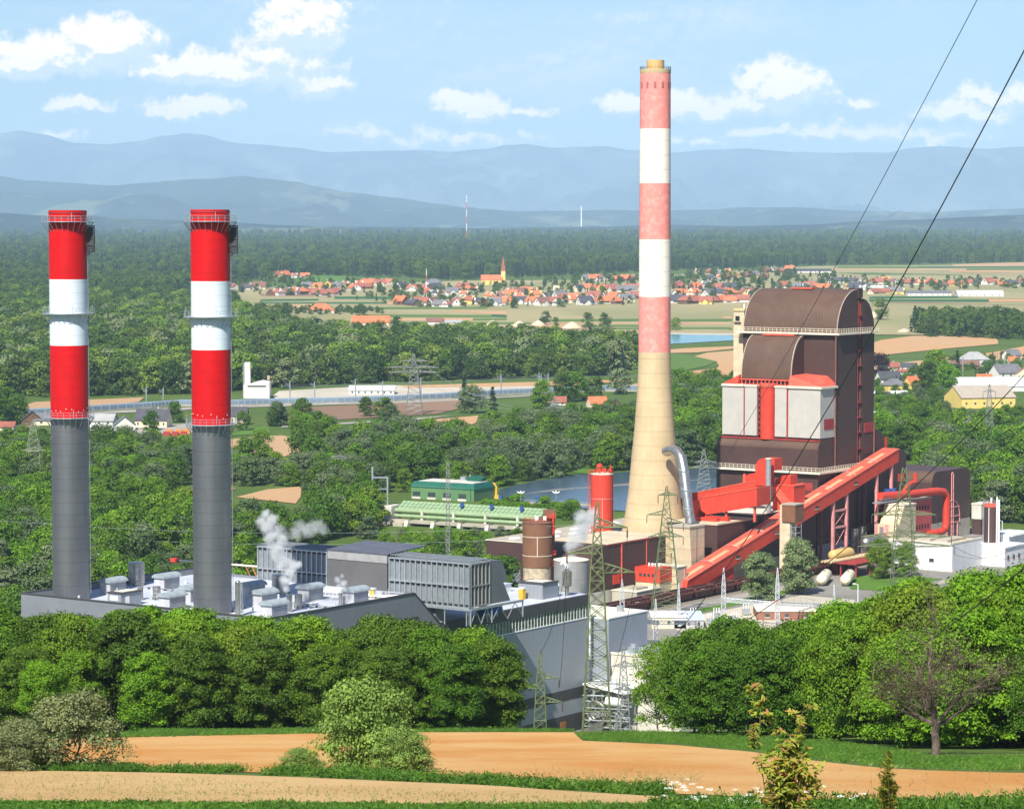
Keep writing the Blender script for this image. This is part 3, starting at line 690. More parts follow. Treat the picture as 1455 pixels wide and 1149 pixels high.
for i, (x, y, lab) in enumerate(((-52,30,'low cable tray across the roof behind the left stack'),(-26,12,'low cable tray across the roof beside the right stack'),(-16,28,'low cable tray across the roof near the plume'))):
    T = thing('cable_tray', lab, 'cable tray', (x, y, ZR)); part(T, 'tray', galv, lambda b: b.box(x-9, x+9, y-.25, y+.25, ZR+.35, ZR+.5)); part(T, 'foot', dark, lambda b: [b.box(x-8.5+k*2.4, x-8.3+k*2.4, y-.3, y+.3, ZR, ZR+.35) for k in range(8)])
for i, (x, y) in enumerate(((-64,8),(-58,5),(-54,24),(-42,14),(-34,24),(-27,26),(-4,18),(-16,14),(-24,32),(-40,34),(-48,38),(-60,42),(-5,28),(-12,40))):
    T = thing('roof_vent_pipe', 'small bright roof vent pipe, %s from the left end of the hall roof' % ('first second third fourth fifth sixth seventh eighth ninth tenth eleventh twelfth thirteenth fourteenth'.split()[i]), 'vent pipe', (x, y, ZR), group='small vent pipes on the hall roof'); part(T, 'pipe', white, lambda b: b.cyl(x, y, ZR, ZR+1.1, .22, 8)); part(T, 'cowl', galv, lambda b: b.cyl(x, y, ZR+1.1, ZR+1.4, .38, 8, .2))
T = thing('crane_jib', 'red tipped white boom behind the hall roof', 'boom', (-40, 62, 40))
part(T, 'boom', cream, lambda b: b.tube((-84, 66, 41.2), (-52.5, 60, 42.4), .28, 6)); part(T, 'tip', red, lambda b: b.box(-86, -83.5, 65.4, 66.4, 40.8, 41.7)); part(T, 'brace', mat('rust_brace', (.45,.14,.05)), lambda b: (b.tube((-56, 60.6, 42.2), (-52.6, 59.5, 38.6), .16, 4), b.tube((-58, 60.6, 42.2), (-54.6, 59.5, 38.6), .12, 4)))

# ------------------------------------------------ air cooler
T = thing('air_cooler', 'long ribbed grey air cooler block on the roof behind the plumes', 'air cooler', (-20, 60, 38))
part(T, 'casing', coolm, lambda b: (b.box(-52, -31.2, 58.3, 66, 37.6, 47.6), b.box(-13.6, 8.8, 58.3, 65.4, 37.8, 47.4)))
part(T, 'rear_duct', mat('duct_grey', (.145,.16,.17), (.12,.135,.145), .55, .2, .1), lambda b: b.prism([(65.4,37.8),(73.5,37.8),(70.8,42.2),(72.6,42.6),(70.2,47.2),(65.4,47.6)], 'x', -52, 8.9))
part(T, 'centre_wall', coold, lambda b: b.box(-30.9, -14, 57.9, 72, 36.5, 46.1))
part(T, 'centre_fascia', mat('fascia_grey', (.3,.3,.29)), lambda b: b.box(-31, -13.9, 57.75, 58.4, 46.1, 48.0))
part(T, 'centre_roof', mat('dark_roof_sheet', (.1,.1,.12), (.08,.08,.1), .45, .3, .1, stripes=1.5), lambda b: b.prism([(57.6,48.0),(72.5,48.6),(72.5,48.9),(57.6,48.25)], 'x', -31.3, -13.6))
for (x0, x1, n) in ((-52, -31.4, 14), (-13.4, 8.8, 15)):
    def f(b):
        for k in range(n+1):
            x = x0+(x1-x0)*k/n; b.box(x-.13, x+.13, 57.9, 58.3, 37.6, 47.6)
        for z in (37.6, 42.3, 47.3): b.box(x0-.15, x1+.15, 57.8, 58.3, z, z+.28)
    part(T, 'front_ribs', galv, f)
    def f(b):
        for k in range(n):
            x = x0+(x1-x0)*(k+.5)/n; w = (x1-x0)/n*.3
            for z in (42.0, 46.95): b.box(x-w, x+w, 58.1, 58.34, z-.15, z+.3)
            b.box(x-w, x+w, 58.1, 58.34, 38, 38.4)
    part(T, 'louvre_slots', black, f)
    def f(b):
        for k in range(5): b.tube((x0, 58.6+k*1.6, 48.0), (x1, 58.6+k*1.6, 48.0), .09, 4)
        for k in range(2*n+1):
            x = x0+(x1-x0)*k/(2*n); b.tube((x, 58.4, 48.02), (x, 65.2, 48.05), .06, 4); b.tube((x, 58.4, 47.5), (x, 58.4, 48.0), .06, 4)
    part(T, 'roof_grille', coolm, f)
def f(b):
    for k in range(6): y = 58.3+k*1.42; b.box(8.8, 9.1, y-.12, y+.12, 37.8, 47.5)
    for z in (37.8, 42.3, 47.2): b.box(8.8, 9.12, 58.2, 65.5, z, z+.28)
part(T, 'end_ribs', mat('rib_grey', (.26,.26,.25)), f)
part(T, 'end_panel', coold, lambda b: b.box(8.8, 8.86, 58.3, 65.4, 38, 47.2))
def f(b):
    for k in range(22): z = 38+k*.42; b.box(8.7, 9.2, 57.6, 58.2, z, z+.12)
    b.tube((8.9, 57.7, 34), (8.9, 57.7, 47.4), .07, 4); b.tube((9.2, 58.1, 34), (9.2, 58.1, 47.4), .07, 4)
part(T, 'ladder', galv, f)
def f(b):
    b.box(-13, 9.2, 57.6, 58, 37.1, 37.6); b.box(8.9, 9.4, 58, 78, 37.1, 37.6); b.box(-13, 9, 66, 66.4, 36.9, 37.4)
    for y in (58, 66, 78): b.tube((9.1, y, 33.7), (9.1, y, 37.3), .2, 4)
    for (y0, y1) in ((58,62),(62,66),(66,72),(72,78)): b.tube((9.1, y0, 33.9), (9.1, (y0+y1)/2, 37.2), .1, 4); b.tube((9.1, y1, 33.9), (9.1, (y0+y1)/2, 37.2), .1, 4)
    for x in (-12, -5, 2, 8): b.tube((x, 58, 33.7), (x, 58, 37.3), .16, 4); b.tube((x, 66, 33.7), (x, 66, 37.3), .16, 4)
part(T, 'support_frame', galv, f)
T = thing('lean_to', 'short grey lean-to behind the sloping end of the hall', 'annex', (-3, 61, 33.7)); part(T, 'wall', hallw, lambda b: b.box(-8, -1.2, 59, 62, 33.8, 37.5)); part(T, 'roof', dark, lambda b: b.prism([(58.9,37.5),(62.1,37.5),(62.1,37.9),(58.9,37.6)], 'x', -8.2, -1)); part(T, 'base', roofl, lambda b: b.box(-8.1, -1.1, 58.9, 62.1, 33.5, 33.8))
T = thing('blue_sheeting', 'blue plant under the cooler support frame', 'equipment', (2, 74, 33.7)); part(T, 'drum', blue, lambda b: b.tube((3, 70, 35), (3, 77, 35), 1.1, 14), True); part(T, 'saddle', galv, lambda b: (b.box(2, 4, 71, 71.5, 33.7, 34.6), b.box(2, 4, 75, 75.5, 33.7, 34.6))); part(T, 'end_ring', galv, lambda b: b.tube((3, 77, 35), (3, 77.2, 35), 1.25, 14), True)
T = thing('roof_cabin', 'grey speckled cabin on the lower roof beside a yellow box', 'cabin', (-6, 107, 33.7))
part(T, 'wall', hallb, lambda b: b.box(-10, -3, 103.5, 110, 33.7, 37.4)); part(T, 'roof', dark, lambda b: b.box(-10.2, -2.8, 103.3, 110.2, 37.4, 37.65)); part(T, 'skylight', cream, lambda b: b.box(-9, -4, 105, 109, 37.65, 37.75))
T = thing('yellow_locker', 'orange yellow box with white cap beside the lower roof cabin', 'locker', (-10, 102, 33.7)); part(T, 'body', yellow, lambda b: b.box(-8, -6.8, 100.8, 102, 33.7, 36.3)); part(T, 'cap', white, lambda b: b.box(-8.1, -6.7, 100.7, 102.1, 36.3, 36.6))
T = thing('roof_cabin', 'long white flat roofed cabin behind the lower roof', 'cabin', (-28, 114, 33.7)); part(T, 'wall', white, lambda b: b.box(-30, -18, 100, 112, 33.7, 35.6)); part(T, 'roof', roofl, lambda b: b.box(-30.2, -17.8, 99.8, 112.2, 35.6, 35.8)); part(T, 'louvre', coold, lambda b: b.box(-18, -17.9, 103, 106, 34, 35.4))
T = thing('silencer_stack', 'steel silencer drum with bright dome and hooked side pipe', 'silencer', (-.5, 112, 33.7))
b = MB(); b.lathe(-2.5, 113, [(.5,33.7),(.5,35.8),(1.15,36.2),(1.15,39.6),(.5,40.0),(.45,40.4)], 20); b.build('drum', steel, T, smooth=True)
b = MB(); b.path([(-2.5,113,40.3),(-2.5,113,40.9),(-2.9,112.9,41.5),(-3.5,112.8,41.6),(-3.9,112.7,41.2)], .5, 12); b.build('elbow', MATS['bright_zinc'], T, smooth=True)
b = MB(); b.path([(-3.9,111.6,33.7),(-3.9,111.6,36.4),(-4.3,111.5,37.2),(-5.2,111.2,36.6),(-6.2,111,35.8)], .14, 8); b.path([(-6.2,111,35.9),(-6.6,111,36.5)], .2, 8); b.build('side_pipe', white, T, smooth=True)

# ------------------------------------------------ silos in front of the coal works
def silo(name, label, X, Y, r, z0, z1, m, cone, parts, rotw=True):
    T = thing(name, label, 'silo', (X, Y, 0), plant=False)
    b = MB(); b.lathe(X, Y, [(r,z0),(r,z1)], 48); b.build('shell', m, T, smooth=True)
    b = MB(); b.lathe(X, Y, [(r+.15,z1-.1),(r+.15,z1+.1),(.6,z1+cone),(.01,z1+cone)], 48); b.build('cone_roof', parts.get('roof', cream), T, smooth=True)
    b = MB(); b.lathe(X, Y, [(r+.02,z0+(z1-z0)*.25),(r+.1,z0+(z1-z0)*.25+.1),(r+.02,z0+(z1-z0)*.25+.2)], 48); b.lathe(X, Y, [(r+.02,z0+(z1-z0)*.68),(r+.1,z0+(z1-z0)*.68+.1),(r+.02,z0+(z1-z0)*.68+.2)], 48); b.box(X-.1, X+.1, Y-r-.08, Y-r-.01, z0+(z1-z0)*.25, z0+(z1-z0)*.7); b.build('hoop', parts.get('hoop', galv), T, smooth=True)
    return T
silo('round_silo', 'pale grey concrete silo with flat cone roof behind the turbine hall', 16.1, 762, 4.7, 0, 31.2, mat('silo_grey', (.3,.3,.29), (.25,.25,.245), .8, .2, .2, streak=.4, seams=5), .9, {})
T = silo('ash_silo', 'weathered brown round silo on a stained concrete skirt', 8.1, 900, 4.75, 12.8, 27, worn, .8, {'roof': worn, 'hoop': cream})
b = MB(); b.lathe(8.1, 900, [(4.5,0),(4.5,12.8),(.01,12.8)], 40); b.build('skirt', mat('stained_concrete', (.55,.45,.3), (.33,.27,.19), .9, .5, .2, streak=.6), T, smooth=True)
b = MB(); b.box(11.2, 13.8, 902, 906, 0, 29.5); b.build('stair_tower', worn, T)
for i, z in enumerate((13, 16.5, 24.6, 28.4)):
    b = MB(); b.box(10.6, 14.1, 899.6, 902, z, z+.15); railing(b, [(10.6,899.6,z+.15),(14.1,899.6,z+.15),(14.1,902,z+.15)], 1.1, .9, .07); b.build('landing', red, T)
b = MB(); b.tube((13.2, 899.8, 23), (13.2, 899.8, 30), .35, 6); b.build('exhaust_pipe', red, T)
for x in (7.4, 10): b = MB(); b.box(x, x+1, 899, 900, 27.7, 29); b.build('filter_box', white, T)
b = MB(); b.box(10, 14, 903, 907, 29.5, 30.5); b.build('stair_head', worn, T)
b = MB(); railing(b, [(8.1+4.5*math.cos(a), 900+4.5*math.sin(a), 27.2) for a in [k*math.pi/6 for k in range(13)]], 1.1, 2, .06); b.build('railing', red, T)
T = silo('red_silo', 'tall bright red round silo with machinery on top, by the chimney', 31.6, 985, 3.95, 8, 35.2, red, .9, {'roof': cream, 'hoop': pink})
b = MB(); b.lathe(30.7, 984, [(.85,35.6),(.85,37.6),(1.2,37.7),(1.0,38.6),(.01,39)], 16); b.box(31.6, 33, 983.4, 985, 35.6, 37.2); b.tube((34.6, 983.4, 35), (34.6, 983.4, 38.3), .3, 6); b.tube((33.4, 983.4, 36), (34.6, 983.4, 37.4), .18, 6); b.build('blower', red, T)
b = MB(); b.lathe(31.6, 985, [(5.2,7.6),(5.2,8.4),(3.9,8.4)], 32); b.build('base_ring', red, T, smooth=True)
b = MB(); railing(b, [(31.6+3.9*math.cos(a), 985+3.9*math.sin(a), 35.3) for a in [k*math.pi/7 for k in range(15)]], 1.1, 2, .07)
for xx in (27.1, 26.7): b.tube((xx, 983, 8), (xx, 983, 36.6), .09, 4)
for k in range(34): b.tube((26.7, 983, 9+k*.8), (27.1, 983, 9+k*.8), .05, 3)
b.tube((27, 983, 36.6), (30, 984, 36.6), .1, 4); b.build('ladder', red, T)

# ------------------------------------------------ brown coal fired works, left group
T = thing('machine_hall', 'long brown machine hall with a rounded front edge and beige roof', 'hall', (-150, 330, 0))
def f(b): b.prism([(310.6,4)]+arc(320.2,12.6,9.6,6.1,180,90)+[(356,18.7),(356,4)], 'x', -150, -127)
part(T, 'wall', brown, f, False)
part(T, 'plinth', palec, lambda b: b.box(-150, -126.8, 310.4, 356, -1, 4))
part(T, 'roof', mat('tan_roof', (.58,.48,.33), (.47,.39,.27), .95, .15, .3), lambda b: b.box(-149.8, -127.1, 321, 355.8, 18.75, 18.95))
part(T, 'downpipe', redlite, lambda b: (b.box(-126.99, -126.7, 328.5, 329.1, 4, 18.4), b.box(-126.99, -126.8, 343.8, 344.1, 4, 18.2)))
part(T, 'louvre_grille', red, lambda b: b.box(-126.95, -126.7, 323.5, 327.5, 5.6, 8.6))
part(T, 'edge_trim', darkred, lambda b: b.box(-126.98, -126.75, 320, 356, 18.5, 18.85))
T = thing('store_hall', 'low brown store hall with skylights on its pale roof, left of the silo', 'hall', (-180, 380, 0))
part(T, 'wall', brown, lambda b: b.box(-192, -150, 343.5, 432, 0, 14))
part(T, 'roof', roofg, lambda b: b.box(-191.8, -150.2, 343.7, 431.8, 14, 14.2))
part(T, 'roller_door', coolm, lambda b: b.box(-182, -177.5, 343.3, 343.5, 0, 5))
part(T, 'parapet_cap', cream, lambda b: (b.box(-192.2, -150, 343.3, 343.7, 14.1, 14.4), b.box(-192.2, -191.8, 343.7, 432, 14.1, 14.4)))
for i in range(4):
    for j in range(6):
        x, y = -186+i*8, 352+j*12.5; part(T, 'skylight', white, lambda b: b.prism([(x-1.3,14.2),(x+1.3,14.2),(x+.9,14.75),(x-.9,14.75)], 'y', y-1.8, y+1.8))
T = thing('switch_house', 'small brown block with red pipe between silo and chimney', 'building', (-165, 412, 0))
part(T, 'wall', brown, lambda b: b.box(-172, -160, 405, 420, 12, 24)); part(T, 'pipe', redlite, lambda b: b.cyl(-172.6, 404.2, 12, 25, .7, 10)); part(T, 'window', glass, lambda b: (b.box(-170.5, -163, 404.9, 405, 19.5, 21.5), b.box(-170.5, -163, 404.9, 405, 15, 17))); part(T, 'roof', worn, lambda b: b.box(-172.2, -159.8, 404.8, 420.2, 24, 24.4))
T = thing('crusher_house', 'beige block house with a bright red panelled front by the rails', 'building', (-120, 345, 0))
part(T, 'wall', beige, lambda b: b.box(-126.2, -115, 344, 349.9, 0, 9.8)); part(T, 'roof', cream, lambda b: b.box(-126.4, -114.8, 343.8, 350.1, 9.8, 10.1))
def f(b): b.box(-126.8, -117, 336.5, 344, 5.4, 10.2)
part(T, 'red_bay', red, f); part(T, 'bay_base', beige, lambda b: b.box(-126.6, -117.2, 336.8, 344, 0, 5.4))
for k in range(4): part(T, 'window', glass, lambda b: b.box(-125+k*1.6, -124+k*1.6, 336.4, 336.5, 7.2, 8.2))
part(T, 'vent', white, lambda b: [b.cyl(-124+k*1.3, 341, 10.2, 11.2, .35, 8) for k in range(4)])
part(T, 'downpipe', pink, lambda b: b.box(-114.99, -114.8, 348.6, 348.9, 0, 9.6))
T = thing('low_bunker', 'low flat beige bunker beside the railway in front of the brown hall', 'bunker', (-121, 330, 0)); part(T, 'wall', conc, lambda b: b.box(-125.5, -116, 321, 336, 0, 4.0)); part(T, 'slab', cream, lambda b: b.box(-125.7, -115.8, 320.8, 336.2, 4.0, 4.25)); part(T, 'hatch', conc, lambda b: b.box(-124, -118, 324, 331, 4.25, 4.9))
T = thing('retaining_block', 'pale concrete block at the foot of the conveyor', 'block', (-117, 354, 0)); part(T, 'wall', palec, lambda b: b.box(-121, -114.5, 350.4, 355, 0, 4.2)); part(T, 'slab', conc, lambda b: b.box(-121.2, -114.3, 350.3, 355.2, 4.2, 4.5)); part(T, 'door', darkred, lambda b: b.box(-114.5, -114.4, 352, 353, 0, 2.4))

# ------------------------------------------------ the big chimney
CHX, CHY = -150, 385
T = thing('great_chimney', 'very tall tapering concrete chimney with faded red and white bands', 'chimney', (CHX, CHY, 0))
cprof = [(14.2,0),(11.8,13),(10.4,20),(9.0,29.7),(7.9,41.8),(6.9,52),(6.1,63),(5.75,70),(5.55,78.4)]
b = MB(); b.lathe(CHX, CHY, cprof, 72); b.build('concrete_shaft', chc, T, smooth=True)
zb = [78.4, 97.6, 117.3, 136.6, 155.3, 174.2]; nm = ['red_band', 'white_band', 'red_band', 'white_band', 'red_band']
for i in range(5):
    r0, r1 = 5.55-.3*i/5*1, 5.55-.3*(i+1)/5
    b = MB(); b.lathe(CHX, CHY, [(r0, zb[i]), (r1, zb[i+1])], 72); b.build(nm[i], chr_ if i % 2 == 0 else chw, T, smooth=True)
b = MB(); b.lathe(CHX, CHY, [(5.25,174.2),(5.35,174.5),(5.35,175.6),(3.0,175.6)], 72); b.build('rim', chc, T, smooth=True)
b = MB(); b.lathe(CHX, CHY, [(3.05,175.6),(3.05,178.8),(2.8,178.8),(2.8,175.6)], 48); b.build('inner_flue', mat('ochre_flue', (.6,.4,.16), (.52,.34,.14)), T, smooth=True)
b = MB(); railing(b, [(CHX+5.3*math.cos(a), CHY+5.3*math.sin(a), 175.6) for a in [k*math.pi/12 for k in range(25)]], .9, 2, .05); b.build('railing', dark, T)
for k in range(12):
    an = k*math.pi/6+.55; b = MB(); c_, s_ = math.cos(an), math.sin(an)
    vs = [(CHX+5.33*c_-s_*w, CHY+5.33*s_+c_*w, z) for (w, z) in ((-.42,169),(.42,169),(.42,171.2),(-.42,171.2))]+[(CHX+5.1*c_-s_*w, CHY+5.1*s_+c_*w, z) for (w, z) in ((-.42,169),(.42,169),(.42,171.2),(-.42,171.2))]
    b.add(vs, [(0,1,2,3),(4,5,6,7),(0,1,5,4),(2,3,7,6),(1,2,6,5),(3,0,4,7)]); b.build('window', mat('dusty_red', (.42,.13,.12)), T)
# flue bypass pipe from the chimney shoulder
T = thing('bypass_pipe', 'bent grey flue pipe from the chimney down to beige pillars', 'pipe', (-128, 372, 21))
def wl(px, py, Y):
    p = atY(px, py, Y); dx_, dy_ = p.x-P0[0], p.y-P0[1]; return (dx_*AX[0]+dy_*AX[1], dx_*BX[0]+dy_*BX[1], p.z)
b = MB(); b.path([wl(946,641,963), wl(955,638,960), wl(962,641,957), wl(968,650,955), wl(971,665,953), wl(976,705,950), wl(981,744,948)], 1.75, 18); b.build('pipe', steel, T, smooth=True)
b = MB()
for (px_, py_, Y_) in ((971.5,668,952.5),(974.8,695,950.5),(978,722,949)):
    p = wl(px_, py_, Y_); b.tube((p[0],p[1],p[2]-.15), (p[0]+.1,p[1],p[2]+.15), 1.95, 18)
b.build('flange', galv, T, smooth=True)
T = thing('pipe_pillars', 'tall beige concrete pillars carrying the bent flue pipe', 'pillars', (-125, 368, 0)); part(T, 'pillar', beige, lambda b: b.prism([(363.5,0),(371,0),(371,21),(361.5,21)], 'x', -129, -121)); part(T, 'cap', conc, lambda b: b.box(-129.3, -120.8, 361.2, 371.2, 21, 21.5)); part(T, 'joint', dark, lambda b: b.box(-121, -120.93, 366, 366.2, 2, 20.8))

# ------------------------------------------------ filter house and red ducts
T = thing('filter_house', 'brown filter house with beige plinth under the red ducts', 'building', (-135, 392, 0))
part(T, 'wall', brown, lambda b: b.box(-146, -121, 379.4, 405, 9.9, 20.4)); part(T, 'roof', MATS['tan_roof'], lambda b: b.box(-146.2, -120.8, 379.2, 405.2, 20.4, 20.9)); part(T, 'plinth', beige, lambda b: b.box(-145, -121.6, 380.2, 405, 0, 9.9))
part(T, 'gate_frame', redlite, lambda b: (b.box(-121.6, -121.4, 383, 383.5, 0, 9.6), b.box(-121.6, -121.4, 377, 377.4, 0, 9.6) if 0 else None, b.box(-121.6, -121.3, 404, 404.6, 5, 20.2)))
T2 = thing('filter_house', 'lower brown block between the filter house and the boiler tower', 'building', (-135, 420, 0))
part(T2, 'wall', brown, lambda b: b.box(-150, -121.2, 405.2, 448.8, 6, 21.6)); part(T2, 'roof', cream, lambda b: b.box(-150.2, -121, 405.2, 448.8, 21.6, 21.9)); part(T2, 'plinth', beige, lambda b: b.box(-150, -121.5, 405.3, 448.8, 0, 6))
part(T2, 'louvre_grille', redlite, lambda b: b.box(-121.2, -121.05, 427, 431, 11, 15))
T = thing('flue_duct', 'upper sloping bright red flue duct entering the boiler tower front', 'duct', (-135, 430, 24))
def duct(b, p0, p1, y0, y1, h):      # sloping box in the a-z plane
    (xa, za), (xb, zb_) = p0, p1; b.prism([(xa,za),(xb,zb_),(xb,zb_+h),(xa,za+h)], 'y', y0, y1)
def A_(px, py, b_):                   # plant a and z of a pixel on the vertical plane b = b_
    r_ = ray(px, py); k = (b_+P0[0]*BX[0]+P0[1]*BX[1])/(r_[0]*BX[0]+r_[1]*BX[1]); x, y, z = r_[0]*k, r_[1]*k, EYE+r_[2]*k
    return ((x-P0[0])*AX[0]+(y-P0[1])*AX[1], z)
p0, p1 = A_(975,703,418), A_(1086,681,418); p2, p3 = A_(1086,690,418), A_(975,718,418)
part(T, 'sloping_duct', red, lambda b: b.prism([p0,p1,p2,p3], 'y', 418, 425)); part(T, 'edge_trim', redlite, lambda b: b.prism([(p0[0],p0[1]),(p1[0],p1[1]),(p1[0],p1[1]+.35),(p0[0],p0[1]+.35)], 'y', 417.8, 425.2))
r0, r1, r2 = A_(1074,650,418), A_(1090,650,418), A_(1076,683,418)
def f(b):
    w = r1[0]-r0[0]; top = r0[1]; bt = r2[1]-1.5
    b.prism([(r0[0],bt)]+arc(r0[0]+w*.8, top-w*.8, w*.8, w*.8, 180, 90, 8)+[(r1[0]+3.2,top),(r1[0]+3.2,top-4.2),(r1[0],top-4.2),(r1[0],bt)], 'y', 417.6, 423)
part(T, 'riser', red, f)
b = MB(); pz = A_(1092,652,414); pb_ = A_(1092,720,414); b.cyl(pz[0], 414, 21.9, pz[1], .95, 16); b.build('grey_vent_pipe', galv, T, smooth=True)
b = MB(); b.cyl(pz[0], 414, pz[1], pz[1]+.3, 1.15, 16); b.build('pipe_cap', cream, T)
T = thing('flue_duct', 'lower red flue duct with rounded drop end on the beige roof', 'duct', (-130, 390, 21))
q0, q1, q2, q3 = A_(1004,706,396), A_(1086,692,396), A_(1086,717,396), A_(1012,729,396)
def f(b):
    b.prism([(A_(985,738,396)[0],20.9),(A_(985,738,396)[0]+.2,23.2),(A_(993,716,396)[0],26.5),(q0[0],q0[1]),(q1[0],q1[1]),(q2[0],q2[1]),(q3[0]+1,q3[1]),(A_(1003,722,396)[0],24.4),(A_(1000,738,396)[0],20.9)], 'y', 391, 400)
part(T, 'duct_body', red, f)
part(T, 'edge_trim', redlite, lambda b: b.prism([(q0[0],q0[1]),(q1[0],q1[1]),(q1[0],q1[1]+.3),(q0[0],q0[1]+.3)], 'y', 390.8, 400.2))
part(T, 'support', redlite, lambda b: [b.box(x, x+.7, 392, 392.8, 20.9, z) for (x, z) in ((q3[0]-.5, 24.5), (q3[0]+7.5, 23.8), (q2[0]-2, 26))])
part(T, 'skid', red, lambda b: (b.box(A_(1000,735,390)[0], A_(1029,735,390)[0], 385, 387, 20.9, 22.1), b.box(A_(1008,735,390)[0], A_(1038,735,390)[0], 388, 390, 20.9, 22.3)))
T = thing('fan_casing', 'rounded red fan casing left of the tall red riser', 'fan housing', (-128, 432, 22))
def casing(px0, px1, pyt, pyb, b_, d_):
    a0, zt = A_(px0, pyt, b_); a1, zb_ = A_(px1, pyb, b_); w = a1-a0
    return lambda b: b.prism([(a0,zb_)]+arc(a0+w*.75, zt-w*.55, w*.75, w*.55, 180, 90, 8)+[(a1,zt),(a1,zb_)], 'y', b_, b_+d_)
part(T, 'casing', red, casing(1056,1073,672,690,430,5)); part(T, 'edge_trim', redlite, casing(1055.6,1059,672.5,690,429.8,.2)); part(T, 'base', brown, casing(1056,1073,689.5,700,430.2,4.6))
T = thing('fan_casing', 'rounded red fan casing on the red box right of the riser', 'fan housing', (-120, 425, 22))
part(T, 'casing', red, casing(1101,1123,674,689,424,5))
a0, zt = A_(1098,689,423); a1, zb_ = A_(1128,716,423); part(T, 'duct_box', red, lambda b: b.box(a0, a1, 423, 431, 21.9, zt)); part(T, 'top_slab', redlite, lambda b: b.box(a0-.2, a1+.2, 422.8, 431.2, zt, zt+.35))
part(T, 'brace_duct', redlite, lambda b: b.prism([A_(1095,693,421), A_(1101,691,421), A_(1122,716,421), A_(1114,720,421)], 'y', 421, 423))

# ------------------------------------------------ boiler tower
T = thing('boiler_tower', 'huge brown boiler tower with rounded roof vaults and grey bays', 'boiler house', (-140, 475, 0))
xL, xR = -160.5, -121
def f(b):
    b.prism([(463,0)]+arc(478,82.8,15,16,180,90,20)+[(478,0)], 'x', xL, xR)
part(T, 'front_vault', brown, f)
b = MB(); pr = arc(478,82.8,15.06,16.06,180,90,20)
vs = [(xL+.05, p[0], p[1]) for p in pr]+[(xR-.05, p[0], p[1]) for p in pr]; n = len(pr); b.add(vs, [(i, i+1, n+i+1, n+i) for i in range(n-1)]); b.build('vault_sheeting', brownroof, T, smooth=True)
def f(b): b.prism([(482.3,0),(482.3,95.3)]+arc(482.3,82.8,9.3,12.5,90,0,14)+[(491.6,0)], 'x', xL, xR-.02)
part(T, 'rear_vault', brown, f)
part(T, 'stair_slot', brown, lambda b: b.box(xL, xR-.6, 478, 482.3, 0, 97.5)); 
part(T, 'slot_cap', brown, lambda b: b.box(xR-4, xR+.3, 478.4, 481.8, 95.6, 99.2))
part(T, 'slot_lights', red, lambda b: [b.box(xR-.6, xR-.3, 479.2, 481, z, z+h_) for (z, h_) in ((86.5,8),)])
part(T, 'slot_landing', darkred, lambda b: [b.box(xR-.6, xR+.25, 478.8, 481.6, z, z+.5) for z in (76,70.5,63.5,57,51.5,46,40,89)])
def f(b):
    for y in (479.1, 481.2): b.box(xR-.55, xR-.1, y, y+.35, 34, 95)
part(T, 'slot_rail', mat('dull_red', (.2,.07,.06)), f)
b = MB()
for x in (xL, xR-.25): b.prism([(p[0],p[1]) for p in arc(478,82.8,15.1,16.1,180,90,20)]+[(p[0],p[1]) for p in arc(478,82.8,14.85,15.85,90,180,20)], 'x', x+(-.03 if x > -130 else -.02), x+.28)
b.build('verge_trim', mat('trim_tan', (.4,.33,.25)), T)
def balcony(z, y0, y1, xl, xr):
    b = MB(); b.box(xl-2, xr+1.8, y0-1.8, y0, z-.7, z); b.box(xr, xr+1.8, y0, y1, z-.7, z); b.box(xl-2, xl, y0, y1, z-.7, z); o = b.build('balcony', cream, T)
    b = MB(); railing(b, [(xl-2,y1,z),(xl-2,y0-1.8,z),(xr+1.8,y0-1.8,z),(xr+1.8,y1,z)], 1.5, 1.7, .09); b.build('railing', cream, o); return o
balcony(83.2, 463, 491.6, xL, xR)
part(T, 'lower_block', brown, lambda b: b.prism([(449.3,0),(449.3,41.5)]+arc(452.3,41.5,3,3,180,90,8)+[(463,44.5),(463,0)], 'x', -163.5, xR+.02))
b = MB(); pr = arc(452.3,41.5,3.05,3.05,180,90,8)+[(463,44.56)]; n = len(pr); b.add([(-163.4,p[0],p[1]) for p in pr]+[(xR-.05,p[0],p[1]) for p in pr], [(i,i+1,n+i+1,n+i) for i in range(n-1)]); b.build('shoulder_sheeting', brownroof, T, smooth=True)
balcony(33.6, 449.3, 500, -163.5, xR)
for (x0, x1) in ((-162,-153),(-152.4,-147.4),(-139.8,-135),(-134.2,xR)):
    def f(b): b.box(x0, x1, 450.8, 462, 45.6, 63.4)
    part(T, 'grey_bay', grey, f)
part(T, 'bay_base', mat('bay_red_brown', (.1,.045,.04)), lambda b: (b.box(-161.5, -147.8, 451.4, 462, 44.5, 45.6), b.box(-139.4, xR-.1, 451.4, 462, 44.5, 45.6)))  # red-brown base strip under the grey bays
part(T, 'bay_trim', darkred, lambda b: (b.box(-152.95, -152.45, 450.9, 455, 45.2, 64), b.box(-134.95, -134.25, 450.9, 455, 45.2, 64), b.box(-163, xR, 450.6, 451.3, 44.4, 44.9)))
part(T, 'bay_cornice', cream, lambda b: (b.box(-162.3, -152.8, 450.3, 462, 63.4, 64.2), b.box(-152.6, -147.2, 450.5, 462, 63.4, 64), b.box(-140, -134.9, 450.5, 462, 63.4, 64), b.box(-134.5, xR+.8, 450.2, 462.5, 63.4, 64.2)))
part(T, 'bay_window', darkred, lambda b: b.box(xR, xR+.15, 453.5, 460.5, 48.6, 52.4))
part(T, 'bay_recess', brown, lambda b: b.box(-147.4, -139.8, 453.4, 462, 44.5, 65))
b = MB(); b.lathe(-143.6, 452.8, [(3.0,44.5),(3.0,64)], 32); b.build('red_column', red, T, smooth=True)
